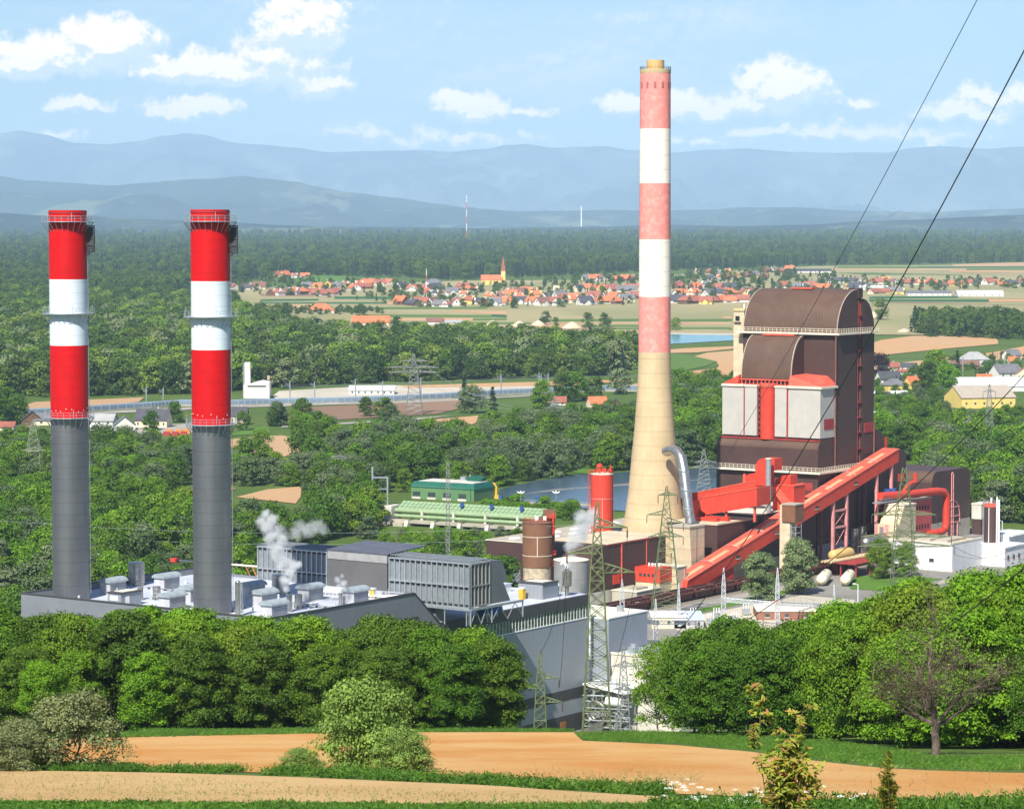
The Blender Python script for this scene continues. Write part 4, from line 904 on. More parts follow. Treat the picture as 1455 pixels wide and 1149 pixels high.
b = MB(); b.lathe(-143.6, 452.8, [(3.1,63.2),(3.35,63.6),(3.35,64.8),(.1,64.8)], 32); b.build('column_collar', redlite, T, smooth=True)
def f(b):
    for k in range(9):
        z = 46+k*2.1; b.box(-147.3, -146.6, 451.6, 452.4, z, z+.3); b.box(-140.6, -139.9, 451.6, 452.4, z, z+.3)
    for x in (-147.3, -139.9): b.tube((x, 451.6, 44.6), (x, 451.6, 63.4), .15, 4)
part(T, 'column_ladder', darkred, f)
part(T, 'middle_vault', brown, lambda b: b.prism([(453.5,66)]+arc(462.9,66.5,9.4,15.6,180,90,16)+[(462.9,66)], 'x', -155.6, -134.6))
b = MB(); pr = arc(462.9,66.5,9.45,15.65,180,90,16); n = len(pr); b.add([(-155.5,p[0],p[1]) for p in pr]+[(-134.7,p[0],p[1]) for p in pr], [(i,i+1,n+i+1,n+i) for i in range(n-1)]); b.build('middle_vault_sheeting', brownroof, T, smooth=True)
b = MB()
for x in (-155.6, -134.85): b.prism(arc(462.9,66.5,9.5,15.7,180,90,16)+arc(462.9,66.5,9.1,15.3,90,180,16), 'x', x-.05, x+.3)
b.build('vault_trim', MATS['trim_tan'], T)
part(T, 'ridge_light', redlite, lambda b: (b.box(-150.5, -137.5, 460.2, 461.6, 81.9, 82.6), b.box(-147, -138, 474.5, 477, 98.8, 99.3)))
def f(b):
    for k in range(13): x = -155+k*1.65; b.box(x, x+.3, 452.6, 453, 64, 66)
    b.box(-155.6, -134.6, 452.5, 453.2, 65.8, 66.2); b.box(-155.6, -134.6, 452.5, 453.2, 64, 64.3)
part(T, 'vent_grille', redlite, f)
part(T, 'grille_back', black, lambda b: b.box(-155.6, -134.6, 453.2, 462.9, 64, 66))
for (xa, xb, ya) in ((-162, -155.7, 0), (-134.4, xR+.2, 1)):
    def f(b):
        if not ya: b.add([(xa,451,64.2),(xb,451,64.2),(xb,463,64.2),(xa,463,64.2),(xb,452.5,67.6),(xb,463,68.2)], [(0,1,4),(0,4,5,3),(1,2,5,4),(2,3,5),(0,3,2,1)])
        else: b.add([(xa,451,64.2),(xb,451,64.2),(xb,463,64.2),(xa,463,64.2),(xa,452.2,67.8),(xa,463,68.1),(xb-4,463,67.6)], [(0,1,4),(1,6,5,4),(1,2,6),(0,3,2,1),(0,4,5,3),(2,3,5,6)])
    part(T, 'hipped_roof', redlite if ya else red, f)
part(T, 'downpipe', mat('pipe_brown', (.2,.09,.07)), lambda b: (b.tube((xR+.25, 461.6, 34), (xR+.25, 461.6, 82), .28, 6), b.tube((xR+.25, 491.5, 30), (xR+.25, 491.5, 49), .28, 6)))
part(T, 'pipe_bracket', darkred, lambda b: [b.box(xR, xR+.6, 461.2, 462, z, z+.4) for z in (72,66,60,55,49.5,43.5,38)])
part(T, 'red_window', darkred, lambda b: b.box(xR-.02, xR+.2, 484, 491, 45.8, 49.4))
part(T, 'rear_shoulder', brown, lambda b: b.prism([(491.7,0),(491.7,46.6)]+arc(491.7,35.5,12,11.1,90,0,12)+[(503.7,0)], 'x', -150, xR-.04))
part(T, 'transfer_block', brown, lambda b: b.prism([(503.8,0),(503.8,37.4),(515,37.4)]+arc(515,34.4,3,3,90,0,6)+[(518,0)], 'x', -130, xR-.02))
part(T, 'transfer_window', red, lambda b: (b.box(xR, xR+.2, 511.5, 516.5, 25.6, 28.6), b.box(xR-.02, xR+.25, 500.6, 502.2, 37, 43)))
part(T, 'wall_plinth', mat('blue_grey_plinth', (.3,.32,.36), (.26,.28,.32), .8, .3, .2, streak=.2), lambda b: b.box(xR, xR+.12, 449.5, 538, 0, 7.2))
part(T, 'wall_pilaster', mat('pipe_brown', (.2,.09,.07)), lambda b: [b.box(xR, xR+.5, y, y+.9, 7.2, 32.9) for y in (461.5, 480, 497)])
part(T, 'front_louvre', darkred, lambda b: (b.box(-128, xR-2, 449.05, 449.3, 26.6, 29.6), b.box(-127.6, xR-2.4, 448.95, 449.05, 27, 29.2)))
T = thing('lift_shaft', 'slim beige shaft behind the boiler tower with a stained top', 'shaft', (-165, 505, 0))
part(T, 'shaft', beige, lambda b: b.box(-165.8, -161.3, 465, 471, 0, 90.5)); part(T, 'crown', mat('ochre_crown', (.5,.36,.14), (.6,.5,.3)), lambda b: b.box(-166.2, -160.9, 464.6, 471.4, 90.5, 91.4)); part(T, 'opening', black, lambda b: b.box(-165, -163.2, 464.9, 465, 86.8, 88.6)); part(T, 'sill', dark, lambda b: b.box(-165.4, -162.6, 464.6, 465, 85.8, 86.4)); part(T, 'antenna', white, lambda b: b.cyl(-163, 468, 91.4, 93, .3, 8))

# ------------------------------------------------ long hall on the right with the arched stair window
T = thing('coal_mill_hall', 'long brown hall with rounded eaves and a pink arched stair window', 'hall', (-140, 556, 0))
part(T, 'wall', brown, lambda b: b.prism([(540,7),(540,23)]+arc(544,23,4,4,180,90,8)+[(569,27)]+arc(569,23,4,4,90,0,8)+[(573,7)], 'x', -172, -121))
part(T, 'plinth', conc, lambda b: b.box(-172, -120.9, 540, 573, -1, 7))
b = MB(); pr = arc(544,23,4.05,4.05,180,90,8); n = len(pr); b.add([(-171.9,p[0],p[1]) for p in pr]+[(-121.1,p[0],p[1]) for p in pr], [(i,i+1,n+i+1,n+i) for i in range(n-1)]); b.build('eaves_sheeting', brownroof, T, smooth=True)
def loop(pts, x, r, b, n=5): b.path([(x, p[0], p[1]) for p in pts], r, n)
def f(b):
    x = -120.7
    loop([(556.2,1),(556.2,25)]+arc(557,25,.8,.9,180,0,8)+[(557.8,1)], x, .22, b)
    loop([(550.3,6)]+arc(557,8.5,6.4,6.5,180,0,16)+[(563.6,6)], x, .22, b)
    for z in (6.2, 8.6, 12.2): loop([(550.6,z),(563.4,z)], x, .18, b)
    loop([(552.5,0),(552.5,6)], x, .3, b); loop([(561.5,0),(561.5,6)], x, .3, b); loop([(556.2,19.5),(557.8,19.5)], x, .16, b)
part(T, 'window_frame', pink, f)
part(T, 'arched_window', mat('dark_window', (.05,.035,.04), (.08,.05,.05), .3, .8, spec=.6), lambda b: (b.prism(arc(557,8.5,6.3,6.4,180,0,16)+[(563.3,6.2),(550.7,6.2)], 'x', -121, -120.85), b.box(-121, -120.86, 556.3, 557.7, 14.9, 25.5), b.box(-120.9, -120.8, 553, 561, 0, 6.1)))
T = thing('red_panel_house', 'red panelled bay with slotted rows and a thick red pipe frame', 'building', (-108, 505, 0))
part(T, 'wall', mat('raspberry_panel', (.5,.09,.08), (.44,.075,.07), .6, .4, .1, stripes=1.6), lambda b: b.box(-121, -110, 494, 518, 3, 19.6))
def f(b):
    for (z, h_) in ((15.6,1.6),(8.6,1.6),(4,1)):
        for k in range(9): b.box(-110, -109.93, 496+k*2.3, 497+k*2.3, z, z+h_)
part(T, 'slot_window', black, f)
part(T, 'roof', roofg, lambda b: b.box(-121, -109.8, 493.8, 518.2, 19.6, 19.9))
b = MB(); b.path([(-112,480,23),(-110,500,22.4),(-109,520,22),(-108.6,525,21.4),(-108.4,527,19.5),(-108.4,527,9),(-108.6,526,7),(-109,523,6.2),(-109.4,514,6)], 1.45, 12); b.build('thick_pipe', red, T, smooth=True)
b = MB(); b.path([(-112,498,22),(-112,500,24.5),(-112,504,26),(-112,508,26.3),(-112,508,29.5)], .8, 8); b.build('goose_neck', red, T, smooth=True)
part(T, 'bridge_deck', galv, lambda b: (b.box(-113, -110.2, 476, 496, 20.6, 21), railing(b, [(-110.3,476,21),(-110.3,496,21),(-110.3,518,21)], 1.2, 2, .07)))
part(T, 'blue_plant', blue, lambda b: (b.cyl(-113, 488, 21, 25, 1.4, 12), b.cyl(-113, 492, 21, 25, 1.4, 12)))
T = thing('stair_tower', 'beige stair tower with tall pink strip window beside the lattice pylon', 'stair tower', (-105, 480, 0))
part(T, 'wall', beige, lambda b: (b.box(-112, -104, 478, 493, 0, 13), b.prism([(480,13),(493,13),(493,19.6),(484,19.6)], 'x', -112, -104)))
part(T, 'window_strip', pink, lambda b: b.box(-108.8, -107.4, 477.85, 478, 1, 13)); part(T, 'window', mat('mauve_glass', (.3,.2,.22), rough=.3), lambda b: b.box(-111, -109.4, 477.9, 478, 1, 12)); part(T, 'roof_edge', cream, lambda b: b.box(-112.2, -103.8, 483.6, 493.2, 19.6, 20))

# ------------------------------------------------ coal conveyor
T = thing('coal_conveyor', 'bright red enclosed conveyor bridge climbing to the boiler tower', 'conveyor', (-116, 420, 0))
y0, z0, y1, z1 = 345.5, .2, 496.5, 34.6
def cz(y): return z0+(z1-z0)*(y-y0)/(y1-y0)
HC = 4.6
def f(b): b.prism([(y0,z0),(y1,z1),(y1,z1+HC),(y0+2,cz(y0+2)+HC)], 'x', -119.4, -113)
part(T, 'gallery', red, f)
part(T, 'roof_sheet', redlite, lambda b: b.prism([(y0+2,cz(y0+2)+HC),(y1,z1+HC),(y1,z1+HC+.3),(y0+2,cz(y0+2)+HC+.3)], 'x', -119.6, -112.8))
sk = mat('tan_skylight', (.62,.36,.2), (.55,.3,.16), .5, 1)
for k in range(9):
    ya = 350+k*16; yb = ya+11; part(T, 'skylight', sk, lambda b: b.prism([(ya,cz(ya)+HC+.3),(yb,cz(yb)+HC+.3),(yb,cz(yb)+HC+.55),(ya,cz(ya)+HC+.55)], 'x', -116.4, -114.6))
for k in range(9):
    ya = 348+k*16.5; part(T, 'roof_hoop', galv, lambda b: b.path([(-119.4, ya, cz(ya)+HC+.3), (-118.4, ya, cz(ya)+HC+1), (-116, ya, cz(ya)+HC+1.1), (-113.2, ya, cz(ya)+HC+.4)], .09, 5))
for ya in (378.5, 405, 433, 462):
    o = part(T, 'window', glass, lambda b: (b.box(-113, -112.9, ya, ya+1.0, cz(ya)+1.9, cz(ya)+3), b.box(-113, -112.9, ya+1.3, ya+2.3, cz(ya)+1.9, cz(ya)+3)))
    b = MB(); b.box(-112.9, -112.8, ya-.25, ya+2.5, cz(ya)+1.7, cz(ya)+1.9); b.build('sill', cream, o)
part(T, 'low_apron', red, lambda b: b.prism([(352,.1),(378,.1),(378,cz(378)),(356,cz(356))], 'x', -118.8, -113.6))
for yy_ in ((447.5, 457.5), (480.5, 492)):
    for y in yy_:
        o = part(T, 'trestle_leg', pink, lambda b: b.box(-114.2, -113.2, y-.5, y+.5, 0, cz(y)+.05))
        b = MB(); b.box(-119.2, -118.2, y-.45, y+.45, 0, cz(y)); b.build('rear_leg', mat('dull_red', (.2,.07,.06)), o)
    def f(b):
        ya, yb = yy_
        for z in (6, 14 if ya < 460 else 10, 20): b.box(-114, -113.4, ya, yb, z-.35, z+.35)
        for (za, zb2) in ((0,6),(6,14),(14,20)): b.tube((-113.7,ya,za),(-113.7,yb,zb2),.12,4); b.tube((-113.7,yb,za),(-113.7,ya,zb2),.12,4)
    part(T, 'trestle_brace', pink, f)
T = thing('sampling_tower', 'slim beige tower with brown cap box crossing before the conveyor', 'tower', (-107, 410, 0))
part(T, 'shaft', beige, lambda b: b.box(-109.6, -105.6, 402, 406.5, 3, 26.3)); part(T, 'cap_box', worn, lambda b: b.box(-108.4, -103.2, 401.4, 407.4, 20.6, 26.4)); part(T, 'cap_roof', roofg, lambda b: b.box(-108.6, -103, 401.2, 407.6, 26.4, 26.8))
part(T, 'shaft_leg', beige, lambda b: (b.box(-109.2, -107.4, 402.3, 404, 0, 3), b.box(-106.8, -105.8, 404.5, 406.2, -1, 3)))
part(T, 'red_door', red, lambda b: b.box(-105.6, -104.6, 403, 406, 3, 7.6))
def f(b):
    for k in range(8): b.box(-105.5, -103.4, 402.3, 406.3, 4+k*2.1, 4.15+k*2.1)
    for (x, y) in ((-103.5,402.4),(-103.5,406.2),(-105.2,402.4)): b.tube((x,y,0),(x,y,20.6),.13,4)
    for k in range(7): b.tube((-105.2,402.4,4+k*2.1),(-103.5,402.4,6.1+k*2.1),.1,4)
part(T, 'stair_frame', galv, f)

# ------------------------------------------------ yard equipment on the right
T = tank('water_tank', 'front one of two upright steel tanks under the conveyor', -119.5, 474, 11.3, 1.9, steel, 0, .3); T = tank('water_tank', 'rear one of two upright steel tanks under the conveyor', -119.3, 479.6, 11.5, 1.9, steel, 0, .3)
def htank(name, label, p, q_, r, m, saddle=galv):
    T = thing(name, label, 'tank', (p[0], p[1], 0)); p = Vector(p); q_ = Vector(q_); d = (q_-p).normalized()
    b = MB(); k = [(0,.05),(.15,.5),(.45,.85),(.9,1)]
    pts = [p+d*(r*a_) for a_, _ in k]; prev = None
    b.tube(p+d*r*.9, q_-d*r*.9, r, 24, cap=False)
    for i in range(3): b.tube(p+d*r*k[i][0], p+d*r*k[i+1][0], r*k[i][1], 24, r*k[i+1][1], cap=(i == 0)); b.tube(q_-d*r*k[i][0], q_-d*r*k[i+1][0], r*k[i][1], 24, r*k[i+1][1], cap=(i == 0))
    b.build('shell', m, T, smooth=True)
    b = MB()
    for f_ in (.22, .78):
        c_ = p.lerp(q_, f_); b.tube((c_.x, c_.y, c_.z-r*.6), (c_.x, c_.y, 0), r*.5, 8)
    b.build('saddle', saddle, T); b = MB(); c_ = p.lerp(q_, .5); b.cyl(c_.x, c_.y, c_.z+r-.1, c_.z+r+.5, .4, 10); b.build('manhole', galv, T); return T
htank('pressure_tank', 'long lying grey steel tank behind the conveyor legs', (-112,466,7), (-106,488,7), 2.4, steel)
htank('ammonia_tank', 'yellow ochre lying tank on a red frame by the trestle', (-104,428,6.5), (-103,442,6.6), 1.9, mat('ochre_tank', (.6,.42,.14), (.55,.38,.13), .5), darkred)
htank('oil_tank', 'left one of two cream lying tanks at the lawn edge', (-90,396,2.2), (-97,413,2.2), 1.9, mat('cream_tank', (.74,.66,.5), (.68,.6,.44), .5), worn)
htank('oil_tank', 'right one of two cream lying tanks with white end at the lawn edge', (-83,400,2.2), (-90,417,2.2), 1.9, MATS['cream_tank'], worn)
T = thing('pipe_bridge', 'rusty pipe bridge over the cream tanks', 'pipe rack', (-95, 430, 0))
part(T, 'frame', darkred, lambda b: ([b.box(x, x+.5, y, y+.5, 0, 4.6) for x in (-104,-98,-92) for y in (424,434,444)], b.box(-104.5, -91, 423, 445, 4.6, 5)))
part(T, 'pipe', mat('ochre_pipe', (.58,.45,.25)), lambda b: [b.tube((-103+k*1.2, 420, 5.3), (-101+k*1.2, 470, 5.3), .4, 8) for k in range(4)])
T = thing('workshop', 'white rendered workshop with a flat beige roof, right of the pylon', 'building', (-80, 470, 0))
part(T, 'wall', mat('white_render', (.72,.71,.69), (.6,.6,.6), .8, .15, .2, streak=.35), lambda b: (b.box(-97, -72, 458.6, 482, -2, 9.6), ))
part(T, 'roof', MATS['tan_roof'], lambda b: b.box(-96.7, -72.3, 459, 481.7, 9.6, 9.75)); part(T, 'parapet', cream, lambda b: (b.box(-97.1, -71.9, 458.4, 458.9, 9.7, 10.3), b.box(-72.4, -71.9, 458.9, 482, 9.7, 10.3)))
for k in range(3): part(T, 'roof_lantern', roofg, lambda b: b.box(-95+k*7, -90+k*7, 463, 478, 9.75, 10.6))
for (x, z) in ((-91,4),(-81,3)): o = part(T, 'window', glass, lambda b: b.box(x, x+1.8, 458.5, 458.6, z, z+1.3)); b = MB(); b.box(x-.1, x+1.9, 458.45, 458.5, z-.15, z); b.build('sill', cream, o)
T = thing('gate_house', 'low white office with small red framed windows at the right edge', 'building', (-60, 490, 0))
part(T, 'wall', MATS['white_render'], lambda b: (b.box(-78, -63, 482.4, 500, -2, 6.8), b.box(-78, -70, 500.3, 518, -2, 9))); part(T, 'roof', white, lambda b: (b.box(-78.3, -62.6, 482.4, 500.2, 6.8, 7.2), b.box(-79, -68.5, 500.3, 519, 9, 9.5)))
for k in range(3): o = part(T, 'window', glass, lambda b: b.box(-63, -62.9, 484.5+k*4.5, 486+k*4.5, 2.5, 4)); b = MB(); b.box(-62.9, -62.85, 484.3+k*4.5, 486.2+k*4.5, 2.3, 2.5); b.build('sill', red, o)
px_, pY = atY(1408, 770, 1020).x, 1020
T = thing('lime_silo', 'narrow dark brown silo with pink rim and white pipes, far right', 'silo', (px_, pY, 0), plant=False)
b = MB(); b.lathe(px_, pY, [(2.75,0),(2.75,20.2)], 32); b.build('shell', brown, T, smooth=True); b = MB(); b.lathe(px_, pY, [(2.85,20.2),(2.85,21.2),(.01,21.6)], 32); b.build('rim', redlite, T, smooth=True)
b = MB(); b.tube((px_+1.6,pY-2.8,0),(px_+1.6,pY-2.8,24),.3,8); b.tube((px_+2.4,pY-2.6,0),(px_+2.4,pY-2.6,23),.3,8); b.tube((px_,pY,21.4),(px_,pY,23.4),.35,8); b.tube((px_-1.3,pY-2.7,0),(px_-1.3,pY-2.7,20),.14,6); b.build('pipe', white, T)
b = MB()
for xx in (-3.2,-2.8): b.tube((px_+xx,pY-1,0),(px_+xx,pY-1,22.4),.1,4)
for k in range(40): b.tube((px_-3.2,pY-1,.5+k*.55),(px_-2.8,pY-1,.5+k*.55),.05,3)
railing(b, [(px_+2.8*math.cos(a), pY+2.8*math.sin(a), 21.2) for a in [k*math.pi/6 for k in range(13)]], 1.1, 1.5, .06); b.build('ladder', galv, T)
T = thing('valve_house', 'small brown and cream block behind the narrow silo', 'building', (-100, 575, 0)); part(T, 'wall', brown, lambda b: b.box(-121, -117, 575, 583, -1, 6.2)); part(T, 'upper_wall', palec, lambda b: b.box(-121.1, -116.9, 574.9, 583, 6.2, 12)); part(T, 'roof', cream, lambda b: b.box(-121.3, -116.7, 574.7, 583.2, 12, 12.4))

# ------------------------------------------------ railway and coal wagons
for s_ in (-.75, .75):
    o = MB(); 
    for k in range(40): y0_ = 150+k*10; o.box(-107+s_-.05, -107+s_+.05, y0_, y0_+10, .32, .48)
    tag(o.build('rail', mat('rail_steel', (.12,.08,.06), rough=.5, metal=.4), org=(-107, 150, .3), rot=1), 'steel rail under the coal wagons', 'rail', 'rails of the works siding')
o = MB(); o.prism([(-110.5,.0),(-103.5,.0),(-104.6,.3),(-109.4,.3)], 'y', 150, 560); tag(o.build('track_bed', mat('ballast', (.24,.2,.16), (.17,.14,.11), .95, 2, .4), org=(-107, 150, 0), rot=1), kind='structure')
def wagon(y, label):
    T = thing('coal_wagon', label, 'wagon', (-107, y, 0), group='brown hopper wagons in the siding')
    L_ = 12.2
    part(T, 'body', wagonm, lambda b: b.add([(-108.4,y+1,1.3),(-105.6,y+1,1.3),(-105.6,y+L_-1,1.3),(-108.4,y+L_-1,1.3),(-108.6,y,3.0),(-105.4,y,3.0),(-105.4,y+L_,3.0),(-108.6,y+L_,3.0),(-108.6,y,4.3),(-105.4,y,4.3),(-105.4,y+L_,4.3),(-108.6,y+L_,4.3)],
        [(0,1,5,4),(1,2,6,5),(2,3,7,6),(3,0,4,7),(4,5,9,8),(5,6,10,9),(6,7,11,10),(7,4,8,11),(3,2,1,0)]))
    part(T, 'ribs', mat('wagon_rib', (.2,.075,.06)), lambda b: ([b.box(-105.4, -105.25, y+.3+k*1.45, y+.45+k*1.45, 3.0, 4.3) for k in range(9)], b.box(-105.42, -105.2, y-.05, y+L_+.05, 4.2, 4.45), b.box(-105.42, -105.2, y, y+L_, 2.9, 3.1), b.box(-108.8, -108.6, y, y+L_, 4.2, 4.45)))
    part(T, 'coal', black, lambda b: b.box(-108.5, -105.45, y+.1, y+L_-.1, 3.6, 3.9)); part(T, 'chassis', dark, lambda b: (b.box(-108.1, -105.9, y+.2, y+L_-.2, 1.05, 1.3), b.box(-107.2,-106.8,y-.5,y+.2,1.05,1.25)))
    for (yy2) in (y+1.3, y+2.9, y+L_-2.9, y+L_-1.3): part(T, 'wheelset', dark, lambda b: (b.tube((-107.85,yy2,.92),(-107.7,yy2,.92),.45,14), b.tube((-106.3,yy2,.92),(-106.15,yy2,.92),.45,14), b.tube((-107.7,yy2,.92),(-106.3,yy2,.92),.08,6)))
    if int(y) % 3 == 0: part(T, 'chalk_mark', cream, lambda b: [b.box(-105.24, -105.2, y+3+k*.9, y+3.5+k*.9, 3.4, 3.65) for k in range(3)])
ORD = 'first second third fourth fifth sixth seventh eighth ninth tenth eleventh twelfth thirteenth fourteenth fifteenth sixteenth seventeenth eighteenth nineteenth twentieth'.split()
k = 0; y = 287.0
while y < 505:
    wagon(y, 'dark red hopper wagon, %s from the left in the coal train' % ORD[k]); k += 1; y += 13.2
# ================================================ trees
leafA = leafmat('leaves_broad', [(.04,.105,.006),(.085,.18,.008),(.14,.25,.01),(.058,.135,.01),(.19,.28,.015)])
leafB = leafmat('leaves_bright', [(.085,.2,.005),(.14,.28,.01),(.11,.235,.008),(.17,.3,.012)])
leafC = leafmat('leaves_willow', [(.115,.165,.075),(.085,.14,.05),(.155,.2,.1),(.1,.17,.05)])
leafD = leafmat('needles', [(.012,.04,.018),(.02,.055,.02),(.015,.045,.014)], trans=.1)
leafE = leafmat('leaves_dark', [(.045,.1,.01),(.085,.155,.01),(.062,.12,.01)])
leafF = leafmat('leaves_far', [(.03,.07,.012),(.055,.11,.014),(.09,.155,.018),(.038,.08,.014),(.125,.185,.025),(.022,.05,.014)], trans=.15, hue_noise=.004)
leafP = leafmat('leaves_copper', [(.035,.012,.02),(.05,.02,.025)])
leafS = leafmat('leaves_spring', [(.2,.22,.02),(.32,.16,.03),(.24,.24,.03)], trans=.4)
bark = mat('bark', (.10,.075,.05), (.06,.045,.032), .95, 1.5, .6, streak=.4)
barkp = mat('pale_bark', (.30,.26,.21), (.12,.09,.07), .9, 1.5, .6, streak=.3)
def leaf_mesh(name, C, N, size, m, rs, curl=.35, asp=1.0, extra=None):
    """one small folded quad for every leaf cluster: centres C, normals N"""
    n = len(C); N = N/np.maximum(1e-6, np.linalg.norm(N, axis=1))[:, None]
    A = np.cross(N, rs.normal(size=(n, 3))); A /= np.maximum(1e-6, np.linalg.norm(A, axis=1))[:, None]; B = np.cross(N, A)
    s = (size*rs.uniform(.6, 1.35, n))[:, None] if np.isscalar(size) else size[:, None]
    V = np.empty((n, 4, 3)); b2 = B*s*asp; a2 = A*s
    V[:, 0] = C-a2; V[:, 1] = C-b2*.75+N*s*curl; V[:, 2] = C+a2; V[:, 3] = C+b2*.75+N*s*curl*.6
    V = V.reshape(-1, 3); me = bpy.data.meshes.new(name); me.vertices.add(4*n); me.loops.add(4*n); me.polygons.add(n)
    me.vertices.foreach_set('co', V.ravel()); me.loops.foreach_set('vertex_index', np.arange(4*n)); me.polygons.foreach_set('loop_start', np.arange(0, 4*n, 4)); me.polygons.foreach_set('loop_total', np.full(n, 4))
    me.materials.append(m); me.update(calc_edges=True); return me
def crown_points(rs, h, r, base, blobs, per, shape='round', blob_r=.3):
    """clumps of leaves over a lumpy crown: h total height, r crown radius, base = height where it starts"""
    C = []; N = []; ch = h-base
    for k in range(blobs):
        u_ = rs.uniform(); th = rs.uniform(0, 2*math.pi)
        z = u_**.8
        if shape == 'round': rr_ = math.sqrt(max(0, 1-(abs(z-.42)/.6)**2.2))
        elif shape == 'tall': rr_ = math.sqrt(max(0, 1-(abs(z-.45)/.57)**3))*.8
        elif shape == 'cone': rr_ = (1-z)*1.0+.05
        else: rr_ = math.sqrt(max(0, 1-(abs(z-.3)/.72)**2))
        rr_ *= rs.uniform(.55, 1.0) if rs.uniform() < .8 else rs.uniform(.1, .6)
        c = np.array([rr_*r*math.cos(th), rr_*r*math.sin(th), base+z*ch*.9]); br = r*blob_r*rs.uniform(.5, 1.55)
        if shape == 'cone': br *= .35+.65*(1-z)
        d = rs.normal(size=(per, 3)); d /= np.linalg.norm(d, axis=1)[:, None]; d[:, 2] = np.where(d[:, 2] < -.35, -d[:, 2], d[:, 2])
        sc = np.array([1.12, 1.12, .78 if shape != 'cone' else .45]); q_ = (rs.uniform(.4, 1.12, per)+np.abs(rs.normal(size=per))*.13)[:, None]
        C.append(c+d*sc*br*q_); N.append(d+rs.normal(size=(per, 3))*.55+np.array([0, 0, .25]))
    C = np.concatenate(C); N = np.concatenate(N); k = C[:, 2] > max(.2, base*.35); return C[k], N[k]
def limbs(b, rs, h, r, base, n, tr, m_r=.5):
    b.path([(0,0,-.8),(rs.normal()*.1,rs.normal()*.1,base*.6),(rs.normal()*.25,rs.normal()*.25,base+(h-base)*.35),(rs.normal()*.4,rs.normal()*.4,base+(h-base)*.7)], tr, 7, tr*.25)
    for k in range(n):
        an = 2*math.pi*k/n+rs.uniform(0, .8); z0 = base*.6+(h-base)*rs.uniform(.0, .5); L_ = r*rs.uniform(.6, .95); up = rs.uniform(.3, .9)
        p0 = Vector((0, 0, z0)); p1 = p0+Vector((math.cos(an)*L_*.45, math.sin(an)*L_*.45, L_*.3*up)); p2 = p0+Vector((math.cos(an)*L_, math.sin(an)*L_, L_*.9*up))
        b.path([p0, p1, p2], tr*.42, 5, tr*.08)
CR = {}
def proto(key, kind, h, r, base, blobs, per, leaf, m, trunk=.28, nl=7, shape='round', br=.3, cname='crown', bk=None):
    rs = np.random.RandomState(abs(hash_(key))); C, N = crown_points(rs, h, r, base, blobs, per, shape, br)
    me = leaf_mesh(key+'_crown', C, N, leaf, m, rs)
    b = MB(); limbs(b, rs, h, r, base, nl, trunk)
    mt = bpy.data.meshes.new(key+'_trunk'); mt.from_pydata([tuple(v) for v in b.v], [], b.f); mt.materials.append(bk or bark); mt.polygons.foreach_set('use_smooth', [True]*len(mt.polygons))
    CR[key] = (kind, me, mt, h, r); return key
def hash_(s):
    v = 17
    for c in s: v = (v*31+ord(c)) % 1000003
    return v
def tree(key, x, y, z, h, rot, label, group, cat='tree', wide=1.0, crown_obj=None):
    kind, me, mt, h0, r0 = CR[key]; s = h/h0
    T = bpy.data.objects.new(kind, None); COL.objects.link(T); T.location = (x, y, z); T.rotation_euler = (0, 0, rot); T.scale = (s*wide, s*wide, s); tag(T, label, cat, group)
    c = bpy.data.objects.new('crown', me); COL.objects.link(c); c.parent = T
    k = bpy.data.objects.new('trunk', mt); COL.objects.link(k); k.parent = T
    return T, c
# near kinds (detailed), middle kinds, far kinds
for i in range(3):
    proto('near_broad%d' % i, 'broadleaf_tree', 17, 5.4+.4*i, 1.2, 150, 330, .165, leafA, .3, 8, 'round' if i else 'tall', .21)
    proto('near_dark%d' % i, 'broadleaf_tree', 17, 5.8, 1.0, 160, 320, .165, leafE, .3, 8, 'round', .2)
proto('near_bright0', 'broadleaf_tree', 16, 5.2, 1.0, 140, 330, .16, leafB, .28, 8, 'round', .22)
proto('near_bright1', 'broadleaf_tree', 16, 4.6, 1.0, 130, 330, .155, leafB, .28, 8, 'tall', .24)
proto('near_willow0', 'willow_tree', 14, 5.6, .8, 90, 260, .2, leafC, .3, 9, 'low', .26)
for i in range(3): proto('mid_broad%d' % i, 'broadleaf_tree', 16, 6.0, .8, 46, 110, .42, leafA, .3, 6, ('round', 'low', 'tall')[i], .33)
for i in range(2): proto('mid_willow%d' % i, 'willow_tree', 15, 6.6, .6, 48, 120, .38, leafC, .3, 6, ('low', 'round')[i], .3)
proto('mid_bright0', 'broadleaf_tree', 15, 5.8, .8, 44, 110, .42, leafB, .3, 6, 'round', .33)
proto('mid_dark0', 'broadleaf_tree', 17, 5.8, .8, 46, 110, .42, leafE, .3, 6, 'round', .33)
proto('mid_spruce', 'spruce_tree', 20, 3.6, 1.0, 60, 60, .4, leafD, .25, 4, 'cone', .34)
proto('mid_copper', 'copper_beech', 14, 6, .8, 46, 110, .42, leafP, .3, 6, 'round', .33)
for i in range(3): proto('far_broad%d' % i, 'broadleaf_tree', 20, 7.0, .3, 34, 60, .62, leafF, .3, 3, ('round', 'low', 'tall')[i], .36)
leafG2 = leafmat('leaves_far_bright', [(.1,.2,.015),(.16,.26,.02),(.2,.25,.05)], trans=.2); leafH2 = leafmat('leaves_far_pale', [(.15,.2,.09),(.2,.24,.11)], trans=.2)
proto('far_light', 'broadleaf_tree', 19, 7.4, .3, 34, 60, .62, leafG2, .3, 3, 'low', .34); proto('far_pale', 'willow_tree', 16, 7.0, .3, 34, 60, .6, leafH2, .3, 3, 'round', .3)
proto('near_sparse', 'birch_tree', 16, 5.0, 1.5, 70, 170, .14, leafA, .2, 16, 'tall', .24, bk=barkp)
proto('far_spruce', 'spruce_tree', 24, 4.0, .3, 40, 30, .7, leafD, .3, 3, 'cone', .4)
FAROBJ = {}

